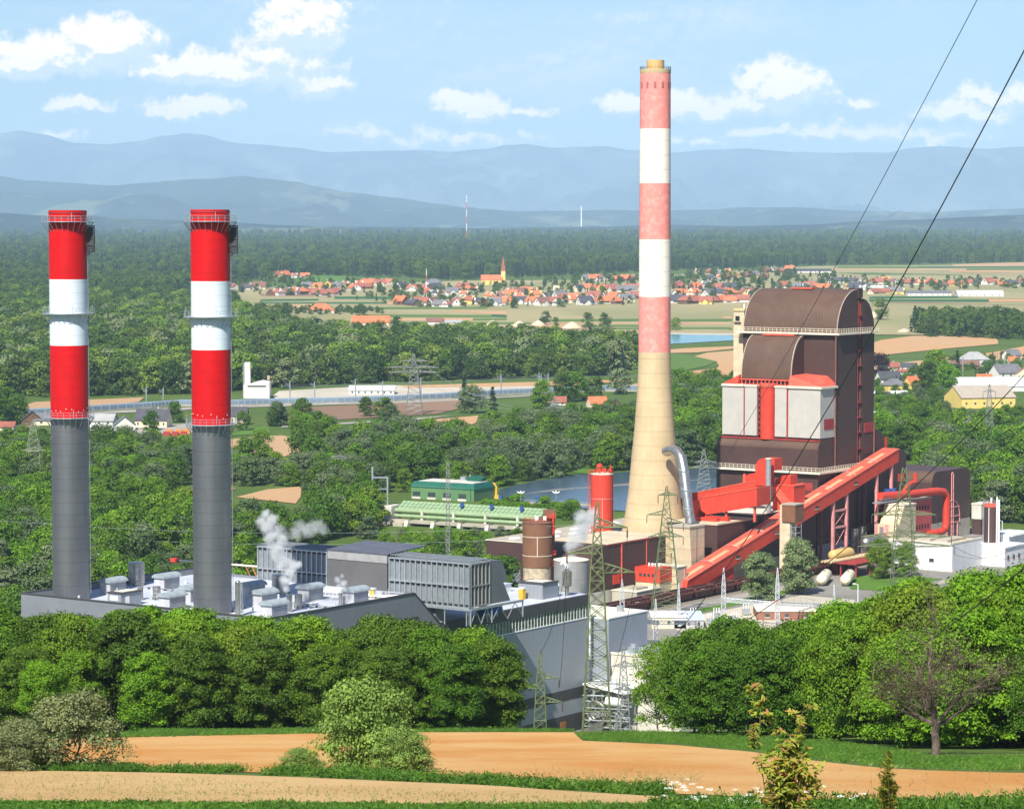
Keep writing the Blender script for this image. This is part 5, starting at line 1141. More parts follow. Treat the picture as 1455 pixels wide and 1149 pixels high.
def interp(tab, x):
    if x <= tab[0][0]: return tab[0][1]
    for i in range(len(tab)-1):
        if x <= tab[i+1][0]: return tab[i][1]+(tab[i+1][1]-tab[i][1])*(x-tab[i][0])/(tab[i+1][0]-tab[i][0])
    return tab[-1][1]
NT_ = [0]
WORDS = {'near_sparse':'thin pale branched birch like', 'far_light':'bright green broadleaf', 'far_pale':'pale willow', 'near_broad':'mid green broadleaf', 'near_dark':'dark green broadleaf', 'near_bright':'bright yellow green broadleaf', 'near_willow':'grey green willow like', 'mid_broad':'green broadleaf', 'mid_willow':'grey green willow', 'mid_bright':'bright green broadleaf', 'mid_dark':'dark broadleaf', 'mid_spruce':'dark spruce', 'mid_copper':'dark purple copper beech', 'far_broad':'small broadleaf', 'far_spruce':'small dark spruce'}
SIDES = [(60,'far left,'),(150,'near left end,'),(300,'below twin stacks,'),(460,'below big plume,'),(620,'left of centre,'),(760,'by grey hall,'),(960,'by cream house,'),(1100,'left of sapling,'),(1250,'behind sapling,'),(1400,'around dead tree,'),(9999,'far right,')]
def where(px):
    for lim, s_ in SIDES:
        if px < lim: return s_
def belt(x0, x1, step, Yf, top, rows, place, group, kinds, seed):
    rs = random.Random(seed)
    for r_ in range(rows):
        px = x0+rs.uniform(0, step)
        while px < x1:
            Y = Yf(px)+r_*rs.uniform(10, 14)+rs.uniform(-2, 2)+2; zg = H(Y)-.2
            tp = interp(top, px); ztop = atY(px, tp, Y).z; hmax = ztop-zg
            if r_ < rows-1: hmax = min(hmax, (12.5, 16, 19, 22)[min(r_, 3)]*rs.uniform(.85, 1.1))
            else: hmax *= rs.uniform(.88, 1.08)
            hmax = min(hmax, 25)
            if hmax > 3.5:
                key = rs.choice(kinds)
                wide = min(1.5, max(.75, 12/hmax)) if hmax < 12 else rs.uniform(.85, 1.05)
                base = key.rstrip('0123456789'); row = ('front row', 'second row', 'third row', 'back row')[min(3, r_)]
                tree(key, (px-CX)/F*Y, Y, zg, hmax, rs.uniform(0, 6.28), '%s tree %s %s %s' % (WORDS[base].replace('broadleaf',''), where(px), row, place), group, wide=wide)
                NT_[0] += 1
            px += step*rs.uniform(.8, 1.2)
nk = ['near_broad0','near_broad1','near_broad2','near_dark0','near_dark1','near_dark2','near_broad0','near_dark1','near_bright1']
topL = [(-30,852),(0,856),(40,862),(75,868),(110,858),(150,862),(180,868),(215,852),(260,868),(300,878),(340,880),(380,888),(420,872),(450,885),(500,900),(540,880),(570,872),(600,885),(640,880),(680,892),(700,905),(720,935),(738,985),(752,1025)]
belt(-115, 742, 92, lambda px: 346, [(x, y-5) for x, y in topL], 4, 'wood behind orange field', 'trees of the wood behind the orange field', nk, 11)
topR = [(886,1040),(895,1000),(910,955),(940,905),(980,893),(1020,880),(1060,872),(1100,888),(1150,872),(1200,850),(1240,842),(1300,826),(1350,820),(1400,806),(1455,794),(1500,790),(1640,790)]
YR = [(886,335),(950,325),(1000,310),(1100,295),(1200,280),(1270,246),(1400,240),(1480,228)]
belt(935, 1620, 92, lambda px: interp(YR, px), topR, 5, 'wood on right slope', 'trees of the wood on the right slope', ['near_broad1','near_bright0','near_bright1','near_broad0','near_dark0','near_bright0','near_broad2','near_sparse','near_dark1','near_broad1','near_willow0'], 23)
# single trees of their own
def solo(key, px, Y, pytop, label, group=None, wide=1, py=None, cat='tree'):
    zg = H(Y)-.15; h = atY(px, pytop, Y).z-zg; return tree(key, (px-CX)/F*Y, Y, zg, h, 1.3+px, label, group, wide=wide, cat=cat)
solo('near_bright0', 55, 338, 935, 'light yellow green tree standing before the dark wood, far left')
solo('near_willow0', 1438, 262, 870, 'grey green willow at the right edge of the slope')
solo('near_bright1', 200, 392, 852, 'pale lime tree top against the grey hall, left of the cabin')
proto('yard_tree', 'birch_tree', 14, 4.6, .6, 110, 190, .22, leafmat('leaves_yard', [(.2,.26,.12),(.15,.21,.09)]), .25, 7, 'round', .26, bk=barkp)
for (a_, b__, h_, lab, kk, w_) in ((-88,352,16.5,'loose grey green tree by the red conveyor foot','yard_tree',.95),(-86,374,19.5,'dense grey green tree between the beige tower and the lawn','yard_tree',.82),(-84,427,14.5,'broad green tree behind the cream tanks','near_broad1',.9),(-80,437,12.5,'rounded green tree right of the cream tanks','near_broad2',1.0)):
    p = wor(a_, b__); tree(kk, p.x, p.y, 0, h_, a_, lab, 'trees in the works yard', wide=w_)
proto('bush_big', 'bush', 6, 3.4, .1, 90, 260, .10, leafmat('leaves_bush', [(.16,.26,.05),(.19,.28,.07)], hue_noise=.2), .12, 9, 'low', .26)
proto('bush_grey', 'bush', 5, 3.2, .3, 75, 170, .085, leafmat('leaves_greybush', [(.2,.23,.1),(.17,.2,.09)], hue_noise=.2), .10, 12, 'low', .24)
solo('bush_big', 520, 160, 967, 'large round light green bush between the two tilled fields', wide=.92, cat='bush')
solo('bush_big', 425, 162, 1064, 'low spreading bush left of the round light green bush', wide=1.5, cat='bush'); solo('bush_big', 570, 157, 1035, 'small bush at the right foot of the round light green bush', wide=1.1, cat='bush')
solo('bush_grey', 100, 163, 985, 'loose grey green bush on the left field edge', wide=1.0, cat='bush'); solo('bush_grey', 30, 165, 1022, 'low grey green bush at the left picture edge', wide=1.3, cat='bush'); solo('bush_grey', 5, 160, 1040, 'small pale bush cut by the left picture edge', wide=1.3, cat='bush')
# dead tree on the right
rs_ = np.random.RandomState(4)
def branch(b, p, d, L_, r, lev, tips):
    pts = [p]; dd = d.copy()
    for k in range(4): dd = (dd+Vector(rs_.normal(size=3))*.24+Vector((0,0,.06))).normalized(); pts.append(pts[-1]+dd*L_/4)
    b.path(pts, r, 6 if lev < 2 else 4, r*.45)
    if lev >= 4: tips.append(pts[-1]); return
    for k in range((3, 3, 4, 4, 3)[lev]):
        i = 1+int(rs_.randint(0, 4)); nd = (dd+Vector(rs_.normal(size=3))*.75); nd.z = abs(nd.z)*.5+.05; branch(b, pts[i], nd.normalized(), L_*rs_.uniform(.5, .78), r*.5, lev+1, tips)
Yd = 212; xd = (1335-CX)/F*Yd; b = MB(); tips = []; p0 = Vector((xd, Yd, H(Yd)-.2))
b.path([p0, p0+Vector((.05,0,1.0)), p0+Vector((-.05,.1,1.9)), p0+Vector((.1,0,2.6))], .34, 9, .27)
for (dx_, dz_, L_) in ((-.7,.7,3.2),(.6,.8,3.0),(.15,1,3.2),(-.2,.95,2.8),(-1,.35,2.4),(.9,.5,2.6)): branch(b, p0+Vector((0,0,2.1+rs_.uniform(0,.5))), Vector((dx_, rs_.normal()*.3, dz_)).normalized(), L_*1.55, .18, 1, tips)
T = thing('dead_tree', 'almost bare brown tree with pale trunk at the wood edge, right', 'tree', tuple(p0), plant=False); b.build('trunk', mat('dead_bark', (.15,.115,.085), (.07,.05,.04), .9, 1.5, .6, streak=.3), T, smooth=False, recalc=False)
C = np.array([tuple(p) for p in tips]); C = np.repeat(C, 60, axis=0)+rs_.normal(size=(len(C)*60, 3))*.62-np.array(tuple(p0)); N = rs_.normal(size=C.shape)
c_ = bpy.data.objects.new('crown', leaf_mesh('dead_crown', C, N, .10, mat('twig', (.10,.072,.04), (.075,.07,.03)), rs_, asp=.16)); COL.objects.link(c_); c_.parent = T
# scattered middle distance trees: polygons of ground, footprint in the picture
def inpoly(P, x, y):
    c = False; n = len(P)
    for i in range(n):
        (x0, y0), (x1, y1) = P[i], P[(i+1) % n]
        if (y0 > y) != (y1 > y) and x < (x1-x0)*(y-y0)/(y1-y0)+x0: c = not c
    return c
cand = []
def scatter(poly, space, kinds, hh, seed, out, clear=()):
    P = [(ground(*p).x, ground(*p).y) for p in poly]; xs = [p[0] for p in P]; ys = [p[1] for p in P]; rs = random.Random(seed); n = int((max(xs)-min(xs))*(max(ys)-min(ys))/space**2)
    gx = max(1, int((max(xs)-min(xs))/space)); gy = max(1, int((max(ys)-min(ys))/space))
    for i in range(gx+1):
        for j in range(gy+1):
            x = min(xs)+(i+rs.uniform(-.45, .45)+.5*(j % 2))*space; y = min(ys)+(j+rs.uniform(-.45, .45))*space
            if inpoly(P, x, y) and all(not inpoly(c, x, y) for c in clear): out.append((x, y, rs.choice(kinds), rs.uniform(*hh)))
mk = ['mid_spruce','mid_broad0','mid_broad1','mid_broad2','mid_willow0','mid_willow1','mid_bright0','mid_dark0','mid_broad1','mid_dark0']
mw = ['mid_willow0','mid_willow1','mid_willow0','mid_broad1','mid_broad0']
def pp_(a, b): v = wor(a, b); return (v.x, v.y)
WORKS = [pp_(-80,-8), pp_(45,-8), pp_(45,165), pp_(-40,300), pp_(-55,620), pp_(-235,620), pp_(-235,335), pp_(-120,330), pp_(-120,200), pp_(-80,100)]
CL = [[(ground(*p).x, ground(*p).y) for p in q_] for q_ in ([(240,688),(440,688),(440,762),(330,762),(240,735)],[(318,605),(462,605),(474,688),(318,690)],[(690,668),(1050,655),(1050,775),(690,775)],[(540,700),(700,700),(780,792),(540,792)],[(-60,600),(330,600),(330,640),(-60,640)])]
scatter([(-60,985),(70,985),(200,880),(340,880),(352,790),(560,762),(700,775),(720,745),(660,738),(540,742),(545,722),(440,716),(300,720),(240,700),(60,706),(-60,706)], 12.5, ['mid_broad0','mid_broad2','mid_dark0','mid_bright0','mid_broad1','mid_willow0'], (9,18), 31, cand, [WORKS]+CL+[[(ground(*p).x, ground(*p).y) for p in [(540,740),(800,740),(800,900),(540,900)]]])
scatter([(540,792),(780,792),(800,850),(540,850)], 11, ['mid_broad1','mid_bright0','mid_willow0','mid_broad0'], (9,12.5), 66, cand, [WORKS])
scatter([(-60,704),(60,704),(240,692),(240,706),(440,690),(545,722),(600,690),(580,650),(440,665),(400,650),(330,655),(330,690),(180,688),(180,640),(330,628),(200,622),(-60,618)], 13.5, mk, (8,17), 32, cand, CL)
scatter([(720,742),(870,738),(830,729),(740,720),(700,722),(680,736)], 10, ['mid_broad1','mid_bright0'], (5,8), 33, cand, [WORKS])
scatter([(470,645),(560,637),(680,634),(720,618),(905,632),(905,668),(760,681),(700,695),(600,690),(560,680),(470,660)], 13.5, mw+['mid_dark0'], (9,19), 34, cand)
scatter([(740,606),(800,596),(905,590),(905,628),(720,616)], 15, mk, (9,14), 35, cand)
scatter([(945,560),(1060,560),(1060,662),(940,666)], 14, mk, (14,20), 36, cand)
scatter([(1240,618),(1350,632),(1600,622),(1600,780),(1385,780),(1300,660),(1240,650)], 14, mk, (13,21), 37, cand, [WORKS])
scatter([(455,672),(540,690),(560,700),(545,722),(440,716)], 12, mw, (11,15), 38, cand, CL)
scatter([(352,606),(400,602),(470,606),(480,616),(450,622),(380,608)], 14, mk, (8,12), 39, cand)
scatter([(540,762),(770,762),(790,792),(540,792)], 8, ['mid_broad1','mid_bright0','mid_willow0'], (3.5,6), 61, cand, [WORKS])
scatter([(240,742),(440,742),(450,765),(330,765)], 10, ['mid_willow0','mid_broad1','mid_willow1'], (7,10), 62, cand, [WORKS])
scatter([(-60,646),(315,646),(315,690),(-60,690)], 13, mk, (9,16), 63, cand)
scatter([(325,680),(470,676),(470,690),(325,692)], 12, mw+['mid_bright0'], (10,14), 64, cand)
scatter([(1240,575),(1345,583),(1350,600),(1480,592),(1480,626),(1350,632),(1240,618)], 13, mk, (7,12), 67, cand)
scatter([(1243,532),(1345,522),(1352,545),(1345,572),(1243,574)], 17, mk, (5,9), 68, cand)
scatter([(1350,512),(1480,506),(1480,536),(1350,536)], 19, mk, (5,9), 69, cand)
for (px, py, k, h_) in ((545,601,'mid_dark0',16),(555,603,'mid_willow0',13),(660,585,'mid_spruce',24),(670,587,'mid_willow1',18),(430,605,'mid_dark0',17),(520,592,'mid_dark0',13),(770,580,'mid_broad0',18),(800,572,'mid_dark0',20),(820,570,'mid_broad0',20),(845,572,'mid_dark0',18),(430,668,'mid_dark0',21),(445,672,'mid_broad0',18),(370,655,'mid_broad0',16),(350,660,'mid_broad1',14),(395,605,'mid_willow0',15),(345,612,'mid_dark0',12),(1248,540,'mid_copper',20),(1330,545,'mid_broad0',25),(1345,560,'mid_bright0',22),(1318,555,'mid_dark0',22),(300,600,'mid_dark0',14),(215,612,'mid_broad0',12),(700,590,'mid_spruce',20),(1360,530,'mid_spruce',20),(1322,530,'mid_spruce',17),(250,600,'mid_broad1',13),(10,600,'mid_dark0',22),(-10,605,'mid_broad0',22),(25,602,'mid_broad0',18)):
    p = ground(px, py); cand.append((p.x, p.y, k, -h_))
for x in cand: pass
scored = sorted(cand, key=lambda c: -(abs(c[3])/c[1]*(1.6 if c[3] < 0 else 1)))
NI = 190
PLACES = [(60,'beside the left picture edge'),(130,'behind the left striped stack'),(260,'between the two striped stacks'),(330,'behind the right striped stack'),(450,'just right of the striped stacks'),(560,'above the grey cooler'),(720,'left of the river bend'),(900,'by the river bank'),(1035,'between chimney and boiler tower'),(1300,'right of the boiler tower'),(1380,'behind the long brown hall'),(9999,'at the right picture edge')]
DIST = [(1000,'just beyond the works'),(1200,'on the near river flats'),(1450,'on the middle river flats'),(1800,'below the farm houses'),(9999,'near the distant fields')]
for (x, y, k, h_) in scored[:NI]:
    px = pxof(x, y); pl = next(s_ for l_, s_ in PLACES if px < l_); di = next(s_ for l_, s_ in DIST if y < l_)
    T, c = tree(k, x, y, H(y)-.1, abs(h_), R.uniform(0, 6.28), ' '.join(('%s tree %s, %s' % (WORDS[k.rstrip('0123456789')], di, pl)).split()[:16]), 'trees %s %s' % (di, pl)); FAROBJ[k] = c
def mass(name, label, pts, protos, kind='stuff', dz=-.2):
    """one object: the same trees set out on many points"""
    me = bpy.data.meshes.new(name); n = len(pts); me.vertices.add(n); me.vertices.foreach_set('co', np.array([(p[0], p[1], H(p[1])+dz) for p in pts]).ravel())
    rs = np.random.RandomState(len(pts))
    for nm_, data, ty in (('sc', [abs(p[3])/CR[p[2]][3] for p in pts], 'FLOAT'), ('rot', rs.uniform(0, 6.28, n), 'FLOAT'), ('idx', [protos.index(p[2]) for p in pts], 'INT')):
        at = me.attributes.new(nm_, ty, 'POINT'); at.data.foreach_set('value', data)
    o = bpy.data.objects.new(name, me); COL.objects.link(o); tag(o, label, kind=kind)
    ng = bpy.data.node_groups.new(name, 'GeometryNodeTree'); ng.interface.new_socket('Geometry', in_out='INPUT', socket_type='NodeSocketGeometry'); ng.interface.new_socket('Geometry', in_out='OUTPUT', socket_type='NodeSocketGeometry')
    N_ = ng.nodes; L_ = ng.links; gi = N_.new('NodeGroupInput'); go = N_.new('NodeGroupOutput'); ip = N_.new('GeometryNodeInstanceOnPoints'); g2 = N_.new('GeometryNodeGeometryToInstance')
    infos = []
    for k in protos:
        oi = N_.new('GeometryNodeObjectInfo'); oi.inputs['Object'].default_value = FAROBJ[k]; oi.inputs['As Instance'].default_value = True; oi.transform_space = 'ORIGINAL'; infos.append(oi)
    for oi in reversed(infos): L_.new(oi.outputs['Geometry'], g2.inputs[0])
    L_.new(gi.outputs[0], ip.inputs['Points']); L_.new(g2.outputs[0], ip.inputs['Instance']); ip.inputs['Pick Instance'].default_value = True
    def attr(nm_, ty):
        a = N_.new('GeometryNodeInputNamedAttribute'); a.data_type = ty; a.inputs[0].default_value = nm_; return a.outputs['Attribute']
    L_.new(attr('idx', 'INT'), ip.inputs['Instance Index'])
    cx = N_.new('ShaderNodeCombineXYZ'); L_.new(attr('rot', 'FLOAT'), cx.inputs[2]); L_.new(cx.outputs[0], ip.inputs['Rotation']); L_.new(attr('sc', 'FLOAT'), ip.inputs['Scale'])
    L_.new(ip.outputs[0], go.inputs[0]); md = o.modifiers.new('trees', 'NODES'); md.node_group = ng; return o
MIDREST = scored[NI:]
MK = sorted(set(c[2] for c in MIDREST))
# far woods
FB = ['far_broad0','far_broad1','far_broad2']
# a few single far trees in the fields and between houses carry the prototypes
for i, (px, py, k, h_, lab) in enumerate([(775,462,'far_broad1',16,'round tree on the pond shore right of two others'),(835,466,'far_broad0',18,'bushy tree on the pond shore by a gravel heap'),(860,466,'far_broad1',17,'bushy tree close left of the chimney on the pond shore'),(1078,425,'far_spruce',34,'tall dark spruce left of the tower roof in the village'),(1085,428,'far_spruce',26,'second shorter dark spruce at the village edge'),(1252,455,'far_broad2',26,'lone dark tree right of the boiler tower roof'),(790,466,'far_broad2',12,'small tree on the pond shore'),(960,470,'far_light',14,'bright small tree right of the chimney by the pond'),(880,560,'far_pale',18,'pale willow just left of the chimney beside the road'),(512,458,'far_broad0',22,'tree beside the long red farm roof')]):
    p = ground(px, py); T, c = tree(k, p.x, p.y, H(p.y), h_, i, lab, None); FAROBJ[k] = c
woods = []; CW = [[(ground(*p).x, ground(*p).y) for p in [(418,440),(480,446),(572,446),(572,498),(470,490),(400,476)]]]
scatter([(-120,566),(230,562),(330,556),(380,552),(560,543),(890,534),(897,515),(860,505),(700,502),(560,500),(470,476),(400,470),(330,455),(-120,452)], 13.5, FB*3+['far_spruce','far_light','far_light','far_pale'], (14,28), 41, woods, CW)
scatter([(-120,452),(345,452),(330,436),(200,432),(-120,424)], 17, FB*3+['far_spruce','far_light'], (15,27), 42, woods)
scatter([(-140,423),(215,423),(325,414),(330,404),(-140,398)], 22, FB*2+['far_spruce']*2, (20,28), 43, woods)
scatter([(560,475),(760,487),(880,498),(700,502),(560,500)], 17, FB+['far_light'], (12,20), 44, woods)
scatter([(1292,474),(1330,480),(1470,483),(1470,465),(1400,464),(1300,462)], 15, FB+['far_spruce']*2, (16,26), 45, woods)
scatter([(340,452),(480,446),(555,462),(550,470),(470,476),(400,470)], 20, FB, (12,20), 46, woods, CW)
scatter([(330,440),(420,440),(540,442),(545,447),(420,448),(330,450)], 17, FB, (6,9), 47, woods)
mass('wood', 'broad green woods beyond the river flats', woods, FB+['far_spruce','far_light','far_pale'])
hor = []
def belts(poly, sp, kinds, hh, seed): scatter(poly, sp, kinds, hh, seed, hor)
hk = FB+['far_spruce']*5
belts([(-150,398),(330,402),(420,391),(560,394),(640,398),(760,394),(880,388),(1000,383),(1180,377),(1470,373),(1470,366),(-150,366)], 27, hk, (20,30), 51)
belts([(-150,366),(1600,366),(1600,352),(-150,352)], 42, hk, (24,36), 52)
belts([(-150,352),(1600,352),(1600,342.5),(-150,342.5)], 66, hk, (30,44), 53)
belts([(-150,342.5),(1600,342.5),(1600,337.6),(-150,337.6)], 110, hk, (40,60), 54)
scatter([(330,418),(480,424),(620,440),(905,436),(905,396),(820,394),(700,408),(560,404),(380,396),(330,404)], 46, FB+['far_spruce'], (8,14), 55, hor)
scatter([(950,434),(1090,428),(1240,416),(1470,410),(1470,400),(1240,400),(1100,384),(990,388),(950,400)], 46, FB+['far_spruce'], (8,15), 56, hor)
mass('distant_forest', 'bluish forest reaching to the foot of the hills', hor, FB+['far_spruce'])
mass('riverside_trees', 'mixed trees filling the river flats behind the nearer ones', MIDREST, MK)
print('trees', NT_[0], len(cand), len(woods), len(hor))
# ================================================ houses
RC = {'red': mat('roof_red', (.33,.11,.07), (.27,.09,.06), .8, .2), 'orange': mat('roof_orange', (.6,.17,.07), (.5,.14,.06), .8, .2), 'brown': mat('roof_brown', (.22,.1,.07), (.17,.085,.06), .8, .2),
      'grey': mat('roof_grey', (.17,.165,.17), (.13,.13,.14), .75, .2), 'dark grey': mat('roof_dark', (.075,.075,.085), (.06,.06,.07), .7, .2), 'pale grey': mat('roof_pale', (.36,.35,.34), (.3,.3,.29), .8, .2), 'green': mat('roof_green', (.08,.25,.14)), 'white': white, 'blue': mat('roof_blue', (.15,.28,.5))}
WC = {'white': mat('render_white', (.66,.63,.58), (.56,.54,.5), .85, .3), 'cream': mat('render_cream', (.68,.6,.42), (.6,.53,.37), .85, .3), 'yellow': mat('render_yellow', (.72,.53,.16), (.64,.47,.14), .85, .3), 'grey': mat('render_grey', (.45,.44,.42), (.38,.37,.36), .85, .3), 'timber': mat('timber_wall', (.16,.09,.05), (.12,.07,.04), .85, .3)}
HM = {}
def hmesh(nm, b, m):
    me = bpy.data.meshes.new(nm); me.from_pydata([tuple(v) for v in b.v], [], b.f); me.materials.append(m)
    bm = bmesh.new(); bm.from_mesh(me); bmesh.ops.recalc_face_normals(bm, faces=bm.faces); bm.to_mesh(me); bm.free(); return me
def wallm(v, wc):
    if ('w', v, wc) in HM: return HM['w', v, wc]
    L_, D_, h1, h2 = VAR[v]; b = MB(); b.prism([(-D_/2,-3),(D_/2,-3),(D_/2,h1),(0,h2-.3),(-D_/2,h1)], 'x', -L_/2, L_/2)
    if v % 3 == 0: b.prism([(-3,-3),(3,-3),(3,h1*.9),(0,h1+2.4),(-3,h1*.9)], 'y', -D_/2-3, 0)
    HM['w', v, wc] = hmesh('wall', b, WC[wc]); return HM['w', v, wc]
def roofm(v, rc):
    if ('r', v, rc) in HM: return HM['r', v, rc]
    L_, D_, h1, h2 = VAR[v]; b = MB(); o = .7; t_ = .35; k = (h2-h1)/(D_/2)
    if v % 4 == 1: z0 = h1-.1; b.add([(-L_/2-o,-D_/2-o,z0),(L_/2+o,-D_/2-o,z0),(L_/2+o,D_/2+o,z0),(-L_/2-o,D_/2+o,z0),(-L_/4,0,h2),(L_/4,0,h2)], [(0,1,5,4),(1,2,5),(2,3,4,5),(3,0,4),(0,3,2,1)])
    else: b.prism([(-D_/2-o,h1-o*k),(0,h2),(D_/2+o,h1-o*k),(D_/2+o,h1-o*k+t_),(0,h2+t_),(-D_/2-o,h1-o*k+t_)], 'x', -L_/2-o, L_/2+o)
    if v % 3 == 0: b.prism([(-3.6,h1*.9-.5),(0,h1+2.4),(3.6,h1*.9-.5),(3.6,h1*.9-.2),(0,h1+2.8),(-3.6,h1*.9-.2)], 'y', -D_/2-3.5, 0)
    HM['r', v, rc] = hmesh('roof', b, RC[rc]); return HM['r', v, rc]
VAR = [(15,11,4.5,10),(13,12,5,10),(17,10,4,9.5),(14,11,5,10.5),(20,10,3.6,8.5),(12,10,4.5,9.5),(16,12,4.2,10.5),(24,11,3.8,8.5)]
def chim(v):
    if ('c', v) in HM: return HM['c', v]
    b = MB(); L_, D_, h1, h2 = VAR[v]; b.box(L_*.15, L_*.15+1.1, .4, 1.5, h2-1.5, h2+1.5); HM['c', v] = hmesh('chimney', b, WC['grey']); return HM['c', v]
def winm(v, k):
    if ('n', v, k) in HM: return HM['n', v, k]
    b = MB(); L_, D_, h1, h2 = VAR[v]
    if k == 0: b.box(-L_*.3, L_*.1, -D_/2-.06, -D_/2, 1.2, 2.7)
    else: b.box(-L_/2-.06, -L_/2, -.9, .9, h1+.2, h1+2)
    HM['n', v, k] = hmesh('window', b, glass); return HM['n', v, k]
HS = []
def village(x0, x1, y, n, seed, roofs=('red','brown','orange','orange','dark grey','grey','red','red','orange'), walls=('white','white','cream','white','yellow','timber')):
    rs = random.Random(seed)
    for k in range(n):
        px = x0+(x1-x0)*(k+.5+rs.uniform(-.3,.3))/n; p = ground(px, y+rs.uniform(-2,2)); HS.append([px, p, rs.randrange(8), rs.choice(roofs), rs.choice(walls), rs.uniform(-.9,.9)+rs.choice((0,0,1.57)), rs.uniform(1.0,1.32)])
for a in [(332,345,381,1),(356,370,382,1),(386,436,394,4),(326,372,412,5),(378,482,419,9),(430,525,411,7),(505,562,406,4),(560,622,413,4),(566,585,433,1),(584,642,435,5),(640,742,434,9),(600,665,420,5),(640,685,413,4),(724,762,417,4),(748,805,434,4),(758,905,426,11),(800,905,432,6),(815,905,414,8),(850,905,399,5),(826,850,399,2),
          (952,1060,431,8),(955,1075,421,9),(960,1062,411,6),(1000,1092,396,7),(1085,1125,387,4),(1100,1160,411,5),(1150,1240,411,6),(1185,1290,404,8),(1290,1462,406,13),(1235,1290,417,4),(1100,1180,421,3),(985,1045,389,4),(690,742,424,4)]: village(*a, seed=int(a[0]*7+a[2]))
ZN = [(380,'left end of the village, beside the right stack'),(470,'left part of the village'),(560,'village rows left of the church'),(640,'village close left of the church'),(745,'village below the church'),(830,'village right of the church'),(905,'village left of the chimney'),(1100,'village between chimney and tower roof'),(1240,'village above the tower roof'),(1320,'village right of the tower roof'),(9999,'village at the right picture edge')]
RW = [(395,'top row'),(405,'upper row'),(416,'middle row'),(425,'lower row'),(999,'bottom row')]
from collections import defaultdict
grp = defaultdict(list)
for h in sorted(HS, key=lambda h: h[0]):
    py = 325+F*(EYE-h[1].z)/h[1].y; z_ = next(s_ for l_, s_ in ZN if h[0] < l_); r_ = next(s_ for l_, s_ in RW if py < l_); h += [z_, r_]; grp[(h[3], h[4], z_, r_)].append(h)
for key_, hs in grp.items():
    for i, h in enumerate(hs):
        px, p, v, rc, wc, rot, sc, z_, r_ = h; lab = '%s %s roofed house, %s of the %s' % (wc if wc != 'timber' else 'timber', rc, r_, z_)
        if len(hs) > 1: lab = '%s %s roofed house, %s from left, %s, %s' % (wc, rc, ORD[i], r_, z_)
        T = thing_local('village_house', ' '.join(lab.split()[:16]), 'house', (p.x, p.y, H(p.y)), rot, 'houses of the distant village'); T.scale = (sc, sc, sc*.95)
        for nm_, me in (('wall', wallm(v, wc)), ('roof', roofm(v, rc)), ('window', winm(v, 0)), ('window', winm(v, 1))):
            o = bpy.data.objects.new(nm_, me); COL.objects.link(o); o.parent = T
            if nm_ == 'roof': c = bpy.data.objects.new('chimney', chim(v)); COL.objects.link(c); c.parent = o
# bigger buildings placed by their width in the picture
def house_px(name, label, cat, x0, x1, ytop, yb, depth, rc, wc, wallfrac=.55, axis='x', rot=0, hip=False, wins=3, Yf=None, overh=.6, chimney=False):
    xm = (x0+x1)/2
    if Yf: p = on(xm, Yf)
    else: p = ground(xm, yb)
    s_ = p.y/F; w = (x1-x0)*s_; h = (yb-ytop)*s_; h1 = h*wallfrac
    T = thing_local(name, label, cat, (p.x, p.y+depth/2, p.z), rot)
    ORG[T.name] = (0,0,0); b = MB(); L_, D_ = (w, depth)
    if hip or wallfrac >= .97: b.box(-L_/2, L_/2, -D_/2, D_/2, -2, h1)
    elif axis == 'x': b.prism([(-D_/2,-2),(D_/2,-2),(D_/2,h1),(0,h-.2),(-D_/2,h1)], 'x', -L_/2, L_/2)
    else: b.prism([(-L_/2,-2),(L_/2,-2),(L_/2,h1),(0,h-.2),(-L_/2,h1)], 'y', -D_/2, D_/2)
    b.build('wall', WC[wc] if isinstance(wc, str) else wc, T); b = MB(); o = overh; R_ = RC[rc] if isinstance(rc, str) else rc; t_ = .3
    if wallfrac >= .97: b.box(-L_/2-o, L_/2+o, -D_/2-o, D_/2+o, h1, h1+.4)
    elif hip: b.add([(-L_/2-o,-D_/2-o,h1),(L_/2+o,-D_/2-o,h1),(L_/2+o,D_/2+o,h1),(-L_/2-o,D_/2+o,h1),(-L_*.18,0,h),(L_*.18,0,h)], [(0,1,5,4),(1,2,5),(2,3,4,5),(3,0,4),(0,3,2,1)])
    elif axis == 'x': k = (h-h1)/(D_/2); b.prism([(-D_/2-o,h1-o*k),(0,h),(D_/2+o,h1-o*k),(D_/2+o,h1-o*k+t_),(0,h+t_),(-D_/2-o,h1-o*k+t_)], 'x', -L_/2-o, L_/2+o)
    else: k = (h-h1)/(L_/2); b.prism([(-L_/2-o,h1-o*k),(0,h),(L_/2+o,h1-o*k),(L_/2+o,h1-o*k+t_),(0,h+t_),(-L_/2-o,h1-o*k+t_)], 'y', -D_/2-o, D_/2+o)
    ro = b.build('roof', R_, T)
    if chimney: b = MB(); b.box(L_*.12, L_*.12+.9, .2, 1.1, h-1.2, h+1.2); b.build('chimney', WC['grey'], ro)
    for k in range(wins):
        x = -L_/2+L_*(k+.5)/wins; b = MB(); ww = min(1.3, L_/wins*.25); b.box(x-ww/2, x+ww/2, -D_/2-.07, -D_/2, h1*.35, h1*.35+min(1.5, h1*.4)); wo = b.build('window', glass, T)
        b = MB(); b.box(x-ww/2-.15, x+ww/2+.15, -D_/2-.12, -D_/2-.07, h1*.35-.15, h1*.35); b.build('sill', white, wo)
    return T
